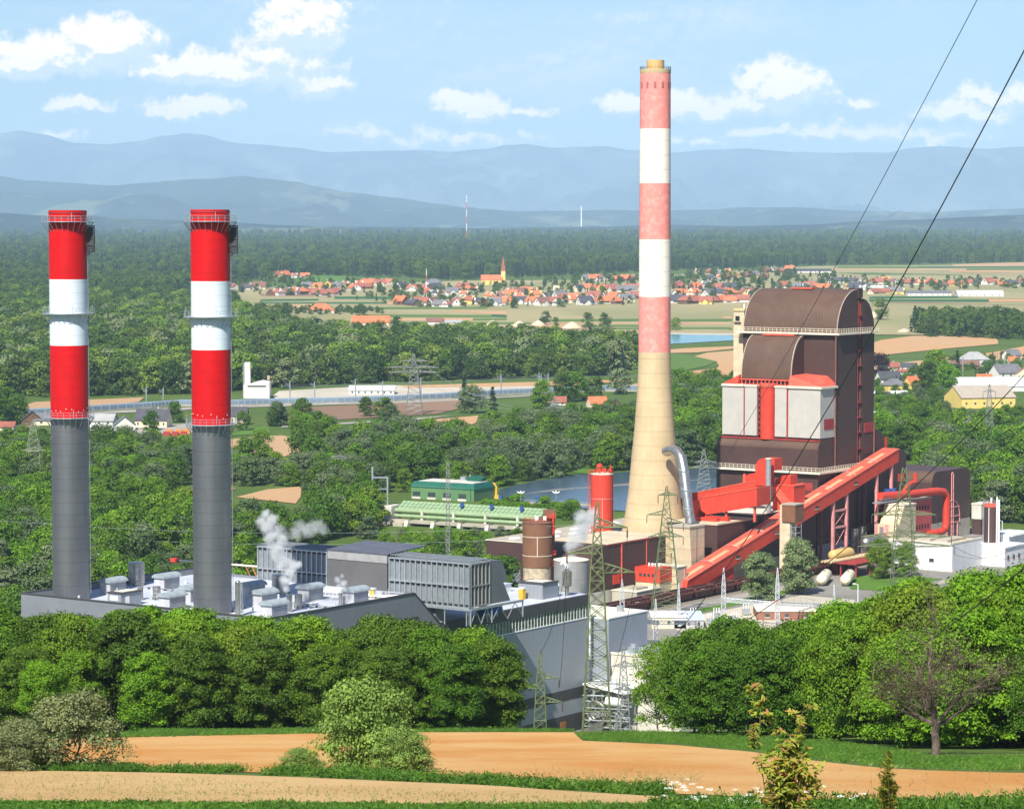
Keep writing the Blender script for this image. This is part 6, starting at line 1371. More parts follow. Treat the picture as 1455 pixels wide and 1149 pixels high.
for a in [('suburb_house','red roofed house with pale gable behind the copper beech',1260,1277,515,528,9,'red','cream',.5,'x',.4),('suburb_house','dark grey roofed pair of houses right of the copper beech',1281,1303,516,527,9,'dark grey','white',.55,'x',-.3),('suburb_house','long slate blue roofed house beside the boiler tower edge',1247,1280,528,545,11,'dark grey','white',.4,'x',.35),
          ('suburb_house','bright orange steep roofed house right of the yellow villa',1288,1312,535,553,10,'orange','yellow',.4,'x',.5),('suburb_house','white gabled house with red roof between two dark trees',1328,1345,510,523,9,'red','white',.5,'y',.4),('suburb_house','low dark brown long house before the large white house',1352,1392,513,524,9,'brown','timber',.5,'x',-.1),
          ('suburb_house','white house with blue grey roof high on the right',1428,1450,497,512,10,'grey','white',.5,'x',.5),('suburb_house','small orange roofed house under the blue grey one',1433,1448,507,519,8,'orange','cream',.5,'x',.2),('suburb_house','large dark roof with broad white gable at right',1411,1451,518,537,14,'grey','white',.4,'x',.45),
          ('suburb_house','little orange roof peeping above the white hall',1389,1410,532,541,8,'orange','white',.5,'x',0),('suburb_house','long flat red roofed sheds above the slate blue roof',1277,1304,525,532,8,'red','white',.6,'x',0),('suburb_house','orange roofed house with white gable at the far right edge',1446,1470,522,540,10,'orange','cream',.5,'y',-.2)]:
    house_px(a[0], a[1], 'house', *a[2:9], wallfrac=a[9], axis=a[10], rot=a[11], chimney=True)
house_px('villa', 'yellow villa with grey hipped roof below the slate blue roof', 'house', 1257,1286,538,561,13,'grey','yellow',.6, hip=True, rot=.3, wins=4)
house_px('villa', 'largest white house with grey hipped roof and balconies', 'house', 1366,1405,500,522,15,'pale grey','white',.5, hip=True, rot=.2, wins=5)
house_px('warehouse', 'long white roofed warehouse at the right edge', 'warehouse', 1352,1475,538,556,34,'white','white',.4,'x', wins=0)
house_px('warehouse', 'yellow warehouse with pink panels and a tan roof', 'warehouse', 1356,1438,549,580,30,mat('tan_roof_sheet', (.4,.34,.27), (.34,.29,.23)),'yellow',.5,'x', rot=.25, wins=6)
house_px('canopy_shed', 'white canopy shed beside the boiler tower', 'shed', 1238,1260,557,566,12,'white','grey',.8,'x', wins=0); house_px('canopy_shed', 'white fabric canopy among trees right of the tower', 'shed', 1265,1290,556,568,10,'white','grey',.6,'x', rot=.3, wins=0)
house_px('glasshouse', 'white glasshouse just right of the boiler tower', 'glasshouse', 1236,1260,586,602,18,'white','white',.7,'x', wins=0); house_px('canopy_shed', 'grey open shed roof between the suburb trees', 'shed', 1318,1342,575,590,12,'pale grey','grey',.6,'x', rot=-.3, wins=2)
# farms and sheds left
house_px('farm_house', 'dark roofed chalet at the left, before the left stack', 'house', 28,58,585,604,12,'dark grey','timber',.4,'y', rot=.2, wins=2)
house_px('barn', 'long grey roofed barn passing behind the left stack', 'barn', 48,112,588,604,14,'grey','cream',.45,'x', wins=3)
house_px('barn', 'grey roofed barn with white wall right of the left stack', 'barn', 122,162,589,606,13,'pale grey','white',.5,'x', rot=-.1, wins=3)
house_px('farm_house', 'white gabled farm house with grey roof between the stacks', 'house', 160,190,592,612,12,'grey','white',.4,'y', rot=.15, wins=3)
house_px('farm_house', 'big white farm house with dark roof and gable end', 'house', 193,240,582,608,13,'dark grey','cream',.45,'x', rot=-.15, wins=5, chimney=True)
house_px('farm_house', 'cream house with dark roof right of the right stack', 'house', 326,350,579,604,12,'dark grey','cream',.55,'x', wins=3, chimney=True)
house_px('barn', 'low white long shed below the grey farm roofs', 'barn', 128,160,604,611,8,'white','white',.6,'x', wins=0); house_px('farm_house', 'dull red roof at the left picture edge', 'house', -8,19,600,612,12,'red','cream',.5,'x')
for i, x in enumerate((236,250,261,232,244,256)):
    house_px('container', '%s container in the farm yard, %s from left' % (('orange','orange','orange','dark red','red','dark red')[i], ORD[i % 3]), 'container', x, x+9, 614-(0 if i > 2 else 3), 619-(0 if i > 2 else 3), 3, mat('container_'+('a' if i < 3 else 'b'), (.75,.26,.05) if i < 3 else (.4,.05,.04)), MATS['container_'+('a' if i < 3 else 'b')], .98, wins=0, overh=.1)
house_px('farm_house', 'broad tent shaped orange roof in the fields left', 'house', 436,475,431,445,22,'orange','white',.25, hip=True); house_px('farm_barn', 'long bright orange barn roof at the wood edge', 'barn', 500,553,449,463,16,'orange','cream',.35,'x', wins=0)
house_px('shed', 'pale sheds with low roofs left of the gravel heaps', 'shed', 630,660,455,462,14,'pale grey','cream',.5,'x', wins=0); house_px('shed', 'small red roofed barn with white tower by the wood edge', 'barn', 606,630,452,462,12,'brown','white',.5,'x', wins=0)
house_px('long_hall', 'white hall with blue strip in the right part of the plain', 'warehouse', 1290,1352,413,421,24,'grey','white',.6,'x', wins=8); house_px('long_hall', 'long white glasshouse in the right part of the plain', 'glasshouse', 1361,1426,413,422,24,'white','white',.5,'x', wins=6)
house_px('long_hall', 'long dark hall on the far side right of the village', 'warehouse', 1120,1182,382,388,24,'dark grey','white',.5,'x', wins=0); house_px('long_hall', 'white flat hall above the tower roof in the village', 'warehouse', 1222,1262,406,413,20,'white','white',.7,'x', wins=0)
house_px('castle', 'tall white manor house with hipped roof in the village', 'manor house', 604,627,396,412,16,'grey','white',.7, hip=True, wins=5); house_px('tower_house', 'square pale tower house in the village centre', 'tower house', 786,795,405,420,9,'pale grey','cream',.98, wins=2)
house_px('farm_house', 'low red farm roof above the riverside trees, left one', 'house', 778,804,564,576,10,'red','white',.4,'x'); house_px('farm_house', 'orange roofed farm house left of the chimney by the river trees', 'house', 836,861,564,579,10,'orange','cream',.4,'x', rot=.3); house_px('farm_house', 'dark gabled farm house close left of the chimney', 'house', 866,884,567,582,9,'dark grey','timber',.4,'y')
# church
p = ground(702, 405); s_ = p.y/F
T = thing_local('church', 'yellow church with orange roof and tall dark red spire', 'church', tuple(p), 0); ORG[T.name] = (0,0,0)
x0, x1 = (684-702)*s_, (713-702)*s_; b = MB(); b.prism([(-9,-2),(9,-2),(9,9),(0,16.5),(-9,9)], 'x', x0, x1); b.box(x0+6, x0+14, -14, -8, -2, 8); b.build('wall', WC['yellow'], T)
b = MB(); b.prism([(-9.8,8.6),(0,17),(9.8,8.6),(9.8,9.1),(0,17.5),(-9.8,9.1)], 'x', x0-1, x1+1); b.build('roof', RC['orange'], T)
xt = (715-702)*s_; b = MB(); b.box(xt-3.6, xt+3.6, -3.6, 3.6, -2, 24); b.build('tower', WC['yellow'], T)
b = MB(); b.add([(xt-3.9,-3.9,24),(xt+3.9,-3.9,24),(xt+3.9,3.9,24),(xt-3.9,3.9,24),(xt,0,50)], [(0,1,4),(1,2,4),(2,3,4),(3,0,4),(0,3,2,1)]); b.build('spire', RC['red'], T)
b = MB(); b.tube((xt,0,49.5),(xt,0,53),.25,5); b.tube((xt-1,0,51.8),(xt+1,0,51.8),.2,5); b.build('cross', dark, T)
for k in range(5): b = MB(); x = x0+5+k*(x1-x0-8)/5; b.box(x, x+1.6, -9.1, -9, 2.5, 7); b.build('window', glass, T)
b = MB(); b.tube((xt,-3.75,19),(xt,-3.6,19),1.5,14); b.build('clock_face', white, T)
# white gravel works
p = ground(365, 566); s_ = p.y/F; T = thing_local('gravel_works', 'white gravel works with tall silo tower beside the right stack', 'works', tuple(p), 0); ORG[T.name] = (0,0,0)
wx = lambda px: (px-365)*s_
b = MB(); b.add([(wx(346),0,0),(wx(383),0,0),(wx(383),14,0),(wx(346),14,0),(wx(346),0,19*s_),(wx(372),0,25*s_),(wx(383),0,23*s_),(wx(346),14,19*s_),(wx(372),14,25*s_),(wx(383),14,23*s_)], [(0,1,6,5,4),(3,7,8,9,2),(0,4,7,3),(1,2,9,6),(4,5,8,7),(5,6,9,8)]); b.build('wall', WC['white'], T)
b = MB(); b.box(wx(347), wx(355), 3, 9, 0, 51*s_); b.build('silo_tower', WC['white'], T); b = MB(); b.box(wx(344.5), wx(346.3), 4, 6, 0, 50*s_); [b.tube((wx(344.6), 3.8, z), (wx(346.6), 3.8, z+1.6), .15, 4) for z in range(1, 26, 2)]; b.build('stair_frame', galv, T)
b = MB(); b.box(wx(352), wx(378), -.1, 0, 8, 9); b.build('window', glass, T); b = MB(); b.box(wx(380), wx(383.2), -.12, 0, 13, 16); b.build('sign_panel', mat('pink_sign', (.6,.35,.33)), T)
p = ground(530, 563); s_ = p.y/F; house_px('depot', 'low white depot with flat roof in the gravel yard', 'depot', 496,560,549,561,20,'white','white',.55,'x', wins=7)
# noise barrier
T = thing_local('noise_barrier', 'long grey blue noise barrier along the valley road', 'noise barrier', (0, 0, 0), 0); ORG[T.name] = (0,0,0)
for (pts, col_) in (([(30,591),(120,586),(215,580),(255,577),(330,577),(400,575),(480,573.5),(560,570.5),(640,566.5),(700,562.5),(760,560),(860,556),(905,556)], 1),):
    W_ = [ground(*q_) for q_ in pts]; b = MB()
    for i in range(len(W_)-1):
        p, q_ = W_[i], W_[i+1]; b.add([p, q_, q_+Vector((0,0,3.6)), p+Vector((0,0,3.6)), p+Vector((0,.5,0)), q_+Vector((0,.5,0)), q_+Vector((0,1.4,4.4)), p+Vector((0,1.4,4.4))], [(0,1,2,3),(4,5,6,7),(3,2,6,7),(0,4,5,1)])
    b.build('panel', mat('barrier_blue', (.2,.26,.32), (.16,.21,.27), .4, .02), T); b = MB()
    for i in range(len(W_)-1):
        for k in range(8): s_ = W_[i].lerp(W_[i+1], k/8); b.box(s_.x-.2, s_.x+.2, s_.y-.15, s_.y+.1, s_.z, s_.z+4)
    b.build('post', galv, T); b = MB()
    for i in range(len(W_)-1): p, q_ = W_[i]-Vector((0,.3,0)), W_[i+1]-Vector((0,.3,0)); b.add([p, q_, q_+Vector((0,0,1)), p+Vector((0,0,1)), p+Vector((0,.2,0)), q_+Vector((0,.2,0)), q_+Vector((0,.2,1)), p+Vector((0,.2,1))], [(0,1,2,3),(4,5,6,7),(3,2,6,7)])
    b.build('plinth', conc, T)
tag(T.children[0], None)
# catenary masts and lamp posts
for i, (x, yt, yb) in enumerate([(208,549,579),(232,551,578),(412,542,569),(447,542,569),(505,538,567),(544,541,566),(598,536,566),(712,531,560),(766,529,556),(769,532,557),(779,530,556),(870,528,552),(873,529,553),(1240,514,533),(1261,514,532),(1322,510,528),(1350,511,533),(1368,508,534),(1417,500,520),(1427,508,532)]):
    p = ground(x, yb); h = (yb-yt)*p.y/F; T = thing_local('railway_mast', 'grey overhead line mast %s, %s from left' % ('along the valley railway' if x < 1000 else 'in the right hand suburb', ORD[i if x < 1000 else i-13]), 'mast', tuple(p), 0, 'masts of the railway overhead line'); ORG[T.name] = (0,0,0)
    b = MB(); b.tube((0,0,-.5),(0,0,h),.42,6); b.build('pole', galv, T); b = MB(); b.tube((0,0,h*.85),(-3,0,h*.9),.15,4); b.tube((0,0,h*.72),(-3,0,h*.88),.12,4); b.build('bracket', galv, T)
# gravel heaps and parked things by the pond
for i, (x, y, w, h_) in enumerate([(738,464,24,9),(765,463,22,9),(813,467,30,11),(700,462,20,8),(1285,472,24,6),(1242,452,26,11),(580,464,16,4)]):
    p = ground(x, y); s_ = p.y/F; b = MB(); n = 18
    for j in range(6):
        for k in range(n): an = 2*math.pi*k/n; r_ = (1-j/5)*w*s_/2*(1+.12*noise.noise(Vector((k, j*.5, i)))); b.v.append((p.x+r_*math.cos(an)*1.1, p.y+r_*math.sin(an), p.z-.5+(h_*s_)*(1-(1-j/5)**1.4)))
    for j in range(5):
        for k in range(n): b.f.append([j*n+k, j*n+(k+1) % n, (j+1)*n+(k+1) % n, (j+1)*n+k]); b.m.append(0)
    o = b.build('gravel_heap', mat('heap_gravel', (.58,.47,.32), (.5,.4,.27), .95, .15), smooth=True); tag(o, 'pale gravel heap by the pond, %s from left' % ORD[i] if i < 4 else ('low orange gravel heap beside the wood' if i == 4 else 'gravel mound right of the tower roof' if i == 5 else 'small gravel mound before the long wood'), 'gravel heap')

# ================================================ hydro power station on the river
gm = mat('hydro_green', (.12,.235,.1), (.1,.2,.085), .55, .05, .2, stripes=.8); gd = mat('hydro_dark_green', (.01,.11,.075), (.01,.09,.06), .5, .2); gp = mat('pale_green_gate', (.27,.37,.2), (.24,.33,.18), .5, .3, .1, stripes=3)
hp = ground(672, 727); X0 = atY(582, 700, 1245); rot = rad(-8)
T = thing_local('hydro_hall', 'green hydro power hall with dark green roof edge by the river', 'power hall', (X0.x, 1262, -2.9), rad(-30)); ORG[T.name] = (0,0,0)
Lh, Dh = 33, 18
def pq(nm_, m, f_, sm=False, par=None): b = MB(); f_(b); return b.build(nm_, m, par or T, smooth=sm)
pq('wall', gm, lambda b: b.box(0, Lh, 0, Dh, 2, 8.8)); pq('roof_edge', gd, lambda b: b.add([(-.3,-.3,8.2),(Lh+.3,-.3,8.2),(Lh+.3,Dh+.3,8.2),(-.3,Dh+.3,8.2),(.8,1.4,10.6),(Lh-.8,1.4,10.6),(Lh-.8,Dh-1,10.6),(.8,Dh-1,10.6)], [(0,1,5,4),(1,2,6,5),(2,3,7,6),(3,0,4,7),(4,5,6,7)]))
pq('roof', palec, lambda b: b.box(2.2, Lh-2, 3, Dh-2.4, 10.62, 10.8)); pq('plinth', palec, lambda b: b.box(-.2, Lh+.2, -.5, Dh, -2, 2.2)); pq('corner_trim', gd, lambda b: b.box(Lh-1.9, Lh-1.5, -.1, 0, 2, 9))
for k in range(4): pq('window', glass, lambda b: b.box(1+k*8, 4.9+k*8, -.15, -.02, 4.0, 6.1)); pq('light_wall', palec, lambda b: b.box(.6+k*8, 5+k*8, -.2, -.05, 2.2, 3.9))
for k in range(3): pq('window', gd, lambda b: b.box(5.2+k*8, 8+k*8, -.6, -.5, .6, 1.8))
pq('roof_house', gd, lambda b: b.prism([(22,10.6),(29,10.6),(30,12.4),(26,13.3),(22.4,12.6)], 'y', 12, 16)); pq('roof_box', galv, lambda b: (b.box(17.5, 20, 14, 16, 10.6, 12.4), b.cyl(22, 15, 10.6, 13.4, .4, 6)))
g0 = atY(564, 722, 1210); Tg = thing_local('weir_gates', 'row of pale green weir gates on a concrete apron', 'weir', (atY(563, 722, 1152).x, 1152, 4.6), rad(-30)); ORG[Tg.name] = (0,0,0); T = Tg; Lg = 68
pq('gate_roof', gp, lambda b: b.add([(0,0,1.6),(Lg,0,1.6),(Lg,5.5,4.6),(0,5.5,4.6),(0,5.5,1.0),(Lg,5.5,1.0),(0,0,.6),(Lg,0,.6)], [(0,1,2,3),(6,7,1,0),(6,0,3,4),(1,7,5,2),(3,2,5,4)])); pq('gate_roll', gp, lambda b: (b.tube((0,-.4,1.1),(Lg,-.4,1.1),.95,14), b.tube((0,-1.6,-.9),(Lg,-1.6,-.9),.7,12)), True)
pq('rib', gd, lambda b: [b.tube((x, -.1, 1.65), (x, 5.4, 4.62), .07, 4) for x in range(0, Lg, 2)]+[b.tube((0, y_, 1.66+y_*.545), (Lg, y_, 1.66+y_*.545), .06, 4) for y_ in (1.8, 3.6)])
pq('deck', conc, lambda b: b.box(-4, Lg+8, -5, -1, -3.4, -2.2)); [pq('pier', palec, lambda b: b.prism([(-9,-9),(-1,-9),(-1,-2.2),(-6,-2.2)], 'x', x, x+1.6)) for x in (8,20.5,33,46,59)]; [pq('gate_post', palec, lambda b: b.box(x, x+1, -2, 1, -2.2, 1.4)) for x in (13,28,43,58)]; pq('wall', conc, lambda b: b.box(-16, 8, -8, -1, -9, -3.2)); pq('apron', dark, lambda b: b.box(8, Lg, -1.4, -.9, -9, -2.3)); pq('gate_hoist', blue, lambda b: [b.cyl(x, 2.5, 3.4, 5.4, .8, 8) for x in (30,44,58)]); pq('abutment', palec, lambda b: b.box(-4, -.4, -3, 5, -3, 3))
T = thing_local('weir_bridge', 'grey footbridge with blue hoists across the weir', 'bridge', tuple(atY(705, 712, 1222)), rad(-20)); ORG[T.name] = (0,0,0); pq('deck', conc, lambda b: b.box(0, 52, 0, 2.6, -.6, 0)); pq('railing', galv, lambda b: railing(b, [(0,0,0),(52,0,0)], 1.1, 2, .07)); [pq('pier', conc, lambda b: b.box(x, x+1.6, -.5, 3, -8, -.6)) for x in (4,17,30,43)]; pq('hoist', blue, lambda b: [b.box(x, x+1.4, .5, 2, 0, 2.4) for x in (1,18,33)])
for i, x in enumerate((740,790)):
    p = atY(x, 727, 1205); h = 8.2; T = thing_local('lamp_post', 'twin armed white lamp post on the weir, %s one' % ('left' if i == 0 else 'right'), 'lamp post', (p.x, p.y, p.z), 0, 'lamp posts on the weir'); ORG[T.name] = (0,0,0); pq('pole', galv, lambda b: b.tube((0,0,-2),(0,0,h),.16,6)); pq('lamp', white, lambda b: (b.tube((-1.6,0,h+.5),(-.3,0,h-.2),.3,6), b.tube((1.6,0,h+.5),(.3,0,h-.2),.3,6), b.cyl(0,0,h,h+.9,.3,6)))
T = thing_local('yard_crane', 'small yellow jib crane at the end of the green hall', 'crane', tuple(atY(705, 703, 1262)), 0); ORG[T.name] = (0,0,0); pq('jib', yellow, lambda b: b.path([(0,0,-1),(0,0,3.5),(-.8,0,5),(-1.6,0,5.4)], .6, 8, .4)); pq('base', yellow, lambda b: b.box(-1, 1, -1, 1, -2, 0)); pq('hook', dark, lambda b: b.tube((-1.7,0,5.2),(-1.7,0,3.4),.15,5))
T = thing_local('portal_frame', 'blue grey steel portal in front of the hydro hall', 'portal', tuple(atY(528, 705, 1230)), 0); ORG[T.name] = (0,0,0); pq('post', galv, lambda b: (b.box(0,.7,0,.7,-3,13), b.box(6.6,7.3,0,.7,-6,8.5))); pq('beam', galv, lambda b: (b.box(0,7.3,.1,.6,8,8.6), b.box(0,7.3,.1,.6,3,3.5)))
for (xa, ya, lab) in ((161,762,'small red flared funnel among the trees between the stacks'),):
    p = atY(161, 776, 1010); T = thing_local('funnel', lab, 'funnel', (p.x, p.y, p.z), 0); ORG[T.name] = (0,0,0); pq('shaft', red, lambda b: b.add([(-.5,-.5,-14),(.5,-.5,-14),(.5,.5,-14),(-.5,.5,-14),(-.5,-.5,2.2),(.6,-.5,2.2),(.6,.5,2.2),(-.5,.5,2.2),(-1.2,-.5,3.8),(1.3,-.5,4),(1.3,.5,4),(-1.2,.5,3.8)], [(0,1,5,4),(1,2,6,5),(2,3,7,6),(3,0,4,7),(4,5,9,8),(5,6,10,9),(6,7,11,10),(7,4,8,11),(8,9,10,11)])); pq('mouth', dark, lambda b: b.box(-.9, 1, -.3, .3, 3.95, 4.05)); pq('footing', conc, lambda b: b.box(-1.5,1.5,-1.5,1.5,-15.5,-14))
# ================================================ pylons, gantries and wires
olive = mat('pylon_green', (.145,.18,.085), (.11,.14,.065), .6, .8, .1); pgrey = mat('pylon_grey', (.3,.31,.29), (.22,.23,.22), .55, .8, .1, metal=.3); pwhite = mat('pylon_pale', (.55,.57,.58), (.45,.47,.5), .5, .8, .1)
PY = {}
def pylon(key, label, px, pytop, Y, wb, wt, arms, m, zbase=None, n=10, r=.09, group=None):
    """arms: (y in picture, left reach px, right reach px); body widths in metres at base and top"""
    z0 = (H(Y) if zbase is None else zbase)-.4; zt = atY(px, pytop, Y).z; X = (px-CX)/F*Y; s_ = Y/F
    T = thing_local('lattice_pylon', label, 'pylon', (X, Y, z0), 0, group); ORG[T.name] = (0,0,0); h = zt-z0
    b = MB(); hm_ = h*.72 if arms else h; wm = wb+(wt-wb)*.8
    lattice(b, (0,0,0), (0,0,hm_), wb, wm, n, r, r*.62); lattice(b, (0,0,hm_), (0,0,h), wm, wt*.3, max(3, int(n*.5)), r*.85, r*.55); b.build('lattice_mast', m, T, recalc=False)
    tips = []
    for (ya, l_, r_) in arms:
        za = atY(px, ya, Y).z-z0
        for sgn, ln in ((-1, l_), (1, r_)):
            if not ln: continue
            tip = Vector((sgn*ln*s_, 0, za)); w = wm*.45; b = MB()
            for yy_ in (-w, w): b.tube((0, yy_, za), tip, r*.9, 4); b.tube((0, yy_, za+min(1.6, ln*s_*.3)), tip, r*.8, 4)
            for k in range(1, 6):
                f0 = k/6; f1 = (k+1)/6; hh = min(1.6, ln*s_*.3)
                for sy in (-1, 1): b.tube((tip.x*f0, sy*w*(1-f0), za), (tip.x*min(1, f1), sy*w*(1-min(1, f1)), za+hh*(1-min(1, f1))), r*.5, 3, cap=False)
                b.tube((tip.x*f0, -w*(1-f0), za), (tip.x*f0, w*(1-f0), za), r*.5, 3, cap=False)
            a_ = b.build('crossarm', m, T, recalc=False); b = MB(); b.tube(tip, tip-Vector((0,0,.3)), r*.5, 4)
            for k in range(7): z = -.35-k*max(.13, 12*s_*.13); b.tube(tip+Vector((0,0,z)), tip+Vector((0,0,z-max(.1, 12*s_*.09))), max(.1, r*1.25), 6)
            b.tube(tip, tip+Vector((0,0,z-.1)), r*.45, 4); b.build('insulator', mat('insulator_brown', (.09,.05,.04), rough=.3), a_); tips.append(Vector((X, Y, z0))+tip+Vector((0,0,z-.1)))
    PY[key] = (T, tips, Vector((X, Y, zt))); return T
pylon('p1', 'large olive green lattice pylon at the edge of the orange field', 849, 712, 345, 3.5, 1.0, [(749,0,43),(786,43,0),(813,0,54)], olive, n=13, r=.085)
pylon('p2', 'smaller green lattice pylon before the grey wall bands', 768, 925, 430, 2.6, .9, [(963,0,27),(977,24,0),(997,0,32)], olive, n=10, r=.08)
pylon('p3', 'dark double armed pylon in front of the cream house', 887, 917, 430, 2.8, .8, [(946,17,22),(979,15,16)], pgrey, n=10, r=.07)
pylon('p4', 'tall olive pylon left of the conveyor foot by the wagons', 948, 690, 868, 9.6, 1.6, [(703,12,16),(731,28,0),(742,0,24),(762,26,24)], olive, n=11, r=.12)
pylon('p5', 'broad lattice pylon with long arms before the red panelled bay', 1287, 664, 820, 9, 3.4, [(731,46,46),(762,62,68),(776,66,72)], olive, zbase=0, n=12, r=.12)
pylon('p6', 'wide armed grey pylon standing in the brown field', 588, 503, 1800, 11, 3, [(513,17,20),(522,38,36),(529,36,36)], pgrey, n=8, r=.17)
pylon('p7', 'slender pylon above the riverside trees left of the chimney', 788, 562, 1650, 7, 2, [(572,10,10),(580,14,14)], pgrey, n=8, r=.13)
pylon('p8', 'pale lattice pylon at the left picture edge among trees', 46, 598, 1330, 9, 3.5, [(606,10,10),(640,16,16)], mat('pylon_moss', (.3,.32,.22), (.22,.24,.17)), n=8, r=.12)
pylon('p9', 'grey pylon with curved arms on the river bank', 1001, 638, 1300, 6.5, 2, [(657,14,20),(664,18,24)], pgrey, n=7, r=.13)
pylon('p10', 'thin pylon among the trees right of the boiler tower', 1378, 590, 1500, 5, 1.6, [(600,9,9)], pgrey, n=8, r=.12)
pylon('p10b', 'thin pylon before the yellow warehouse', 1407, 545, 1500, 5.5, 1.8, [(556,9,9)], pgrey, n=9, r=.12)
pylon('p11', 'low flat topped pylon with wide arms among river trees', 480, 649, 1330, 5, 3, [(652,20,20),(656,16,16)], pgrey, n=5, r=.13)
pylon('p12', 'slender single mast above the grey cooler roof', 636, 656, 960, 1.3, .9, [], pgrey, n=22, r=.1)
pylon('p13', 'small pylon left of the river bend above the dark trees', 371, 625, 1480, 4, 1.6, [(632,9,9)], pgrey, n=5, r=.16)
# switchyard
def mast(key, label, px, ytop, Y, w, m=pwhite, n=12, r=.09, group='pale lattice masts of the switchyard'):
    z0 = H(Y)-.2; zt = atY(px, ytop, Y).z; X = (px-CX)/F*Y; T = thing_local('switchyard_mast', label, 'lattice mast', (X, Y, z0), 0, group); ORG[T.name] = (0,0,0)
    b = MB(); lattice(b, (0,0,0), (0,0,zt-z0-5), w, w*.65, n, r, r*.7); b.build('lattice_mast', m, T, recalc=False); b = MB(); lattice(b, (0,0,zt-z0-5), (0,0,zt-z0), w*.65, .15, 5, r*.8, r*.6); b.build('spike', m, T, recalc=False); PY[key] = (T, [], Vector((X, Y, zt)))
mast('m1', 'pale lattice mast by the conveyor foot, left of the two birch like trees', 1030, 806, 862, 1.5); mast('m2', 'pale lattice mast before the beige tower', 1107, 806, 850, 1.4); mast('m3', 'pale lattice mast between grey annex and cream house', 885, 822, 745, 1.6, n=14); mast('m4', 'pale lattice mast left of the conveyor foot by the wagons', 966, 828, 850, 1.1)
mast('m5', 'small pale mast on the lawn beside the cream tanks', 1188, 830, 890, .9); mast('m6', 'pale lattice mast right of the cream house', 933, 850, 780, 1.4)
def gbeam(label, k0, k1, py, py1=None):
    p, q_ = PY[k0][2], PY[k1][2]; p = atY(pxof(p.x, p.y), py, p.y); q_ = atY(pxof(q_.x, q_.y), py1 or py, q_.y); b = MB(); lattice(b, p, q_, 1.1, 1.1, int((q_-p).length/1.6), .08, .055); tag(b.build('gantry_beam', pwhite, recalc=False), label, 'gantry beam', 'gantry beams of the switchyard')
gbeam('long horizontal lattice beam between the two masts by the conveyor', 'm1', 'm2', 852, 858); gbeam('upper lattice beam running right from the annex mast', 'm3', 'm6', 880, 884); gbeam('lower lattice beam in front of the annex wall', 'm3', 'm6', 910, 912); gbeam('lattice beam continuing to the lawn mast', 'm2', 'm5', 857, 861)
b = MB(); p, q_ = PY['m6'][2], PY['m1'][2]; lattice(b, atY(933,884,780), atY(1000,884,860), 1.1, 1.1, 14, .08, .055); tag(b.build('gantry_beam', pwhite, recalc=False), 'lattice beam between cream house and wagons', 'gantry beam', 'gantry beams of the switchyard')
def yard_building(label, px0, px1, pyt, pyb, depth, rc, wc):
    house_px('yard_shed', label, 'shed', px0, px1, pyt, pyb, depth, rc, wc, .97, wins=3, overh=.3)
yard_building('flat pale roofed shed in the substation, right part', 1076, 1160, 868, 881, 16, mat('tan_roof2', (.68,.62,.52), (.6,.55,.46)), mat('brick_wall', (.3,.14,.09))); yard_building('blue grey roofed shed at the left substation edge', 958, 1000, 880, 893, 18, mat('bluegrey_roof', (.5,.55,.64), (.42,.47,.56)), 'grey')
yard_building('white canopy roof right of the cream house', 926, 975, 876, 893, 12, 'white', 'cream')
for i, (x, y) in enumerate([(1018,872),(1060,866),(1080,868),(1098,864),(1122,872),(1010,880),(1043,878),(1136,870),(985,872)]):
    p = ground(x, y+8); T = thing_local('transformer', 'grey substation switch gear, %s from left' % ORD[i], 'switch gear', tuple(p), 0, 'switch gear in the substation'); ORG[T.name] = (0,0,0)
    pq('tank_body', galv, lambda b: b.box(-1.2,1.2,-.8,.8,.4,2.2)); pq('bushing', white, lambda b: [b.cyl(k*.8, 0, 2.2, 3.8, .16, 6) for k in (-1,0,1)]); pq('foot', conc, lambda b: (b.box(-1.3,-.9,-.9,.9,0,.4), b.box(.9,1.3,-.9,.9,0,.4)))
T = thing_local('orange_cabin', 'tall orange cabin in the substation near the sheds', 'cabin', tuple(ground(1102, 872)), 0); ORG[T.name] = (0,0,0); pq('wall', mat('cabin_orange', (.75,.2,.03)), lambda b: b.box(-.9,.9,-.9,.9,0,4)); pq('roof', mat('cabin_roof', (.6,.16,.03)), lambda b: b.box(-1,1,-1,1,4,4.2)); pq('door', dark, lambda b: b.box(-.4,.4,-.95,-.9,.1,2))
for i, (x, yt, yb) in enumerate([(1219,830,858),(267+0,0,0),(1424,740,768)]):
    if not yt: continue
    p = ground(x, yb); h = (yb-yt)*p.y/F; T = thing_local('street_lamp', 'white street lamp %s' % ('beside the yard road by the lawn' if i == 0 else 'behind the white office, far right'), 'street lamp', tuple(p), 0); ORG[T.name] = (0,0,0); pq('pole', white, lambda b: b.tube((0,0,-.3),(0,0,h),.13,6)); pq('arm', white, lambda b: b.tube((0,0,h),(-1,0,h+.3),.1,5)); pq('lamp', white, lambda b: b.box(-1.8,-.9,-.2,.2,h+.2,h+.45))
# fence of the substation
b = MB(); pts = [ground(*q_) for q_ in ((985,868),(1040,858),(1110,855),(1165,862))]
for i in range(3): railing(b, [tuple(pts[i]), tuple(pts[i+1])], 2.2, 2.5, .05)
tag(b.build('wire_fence', galv, recalc=False), 'thin wire fence along the substation edge', 'fence')
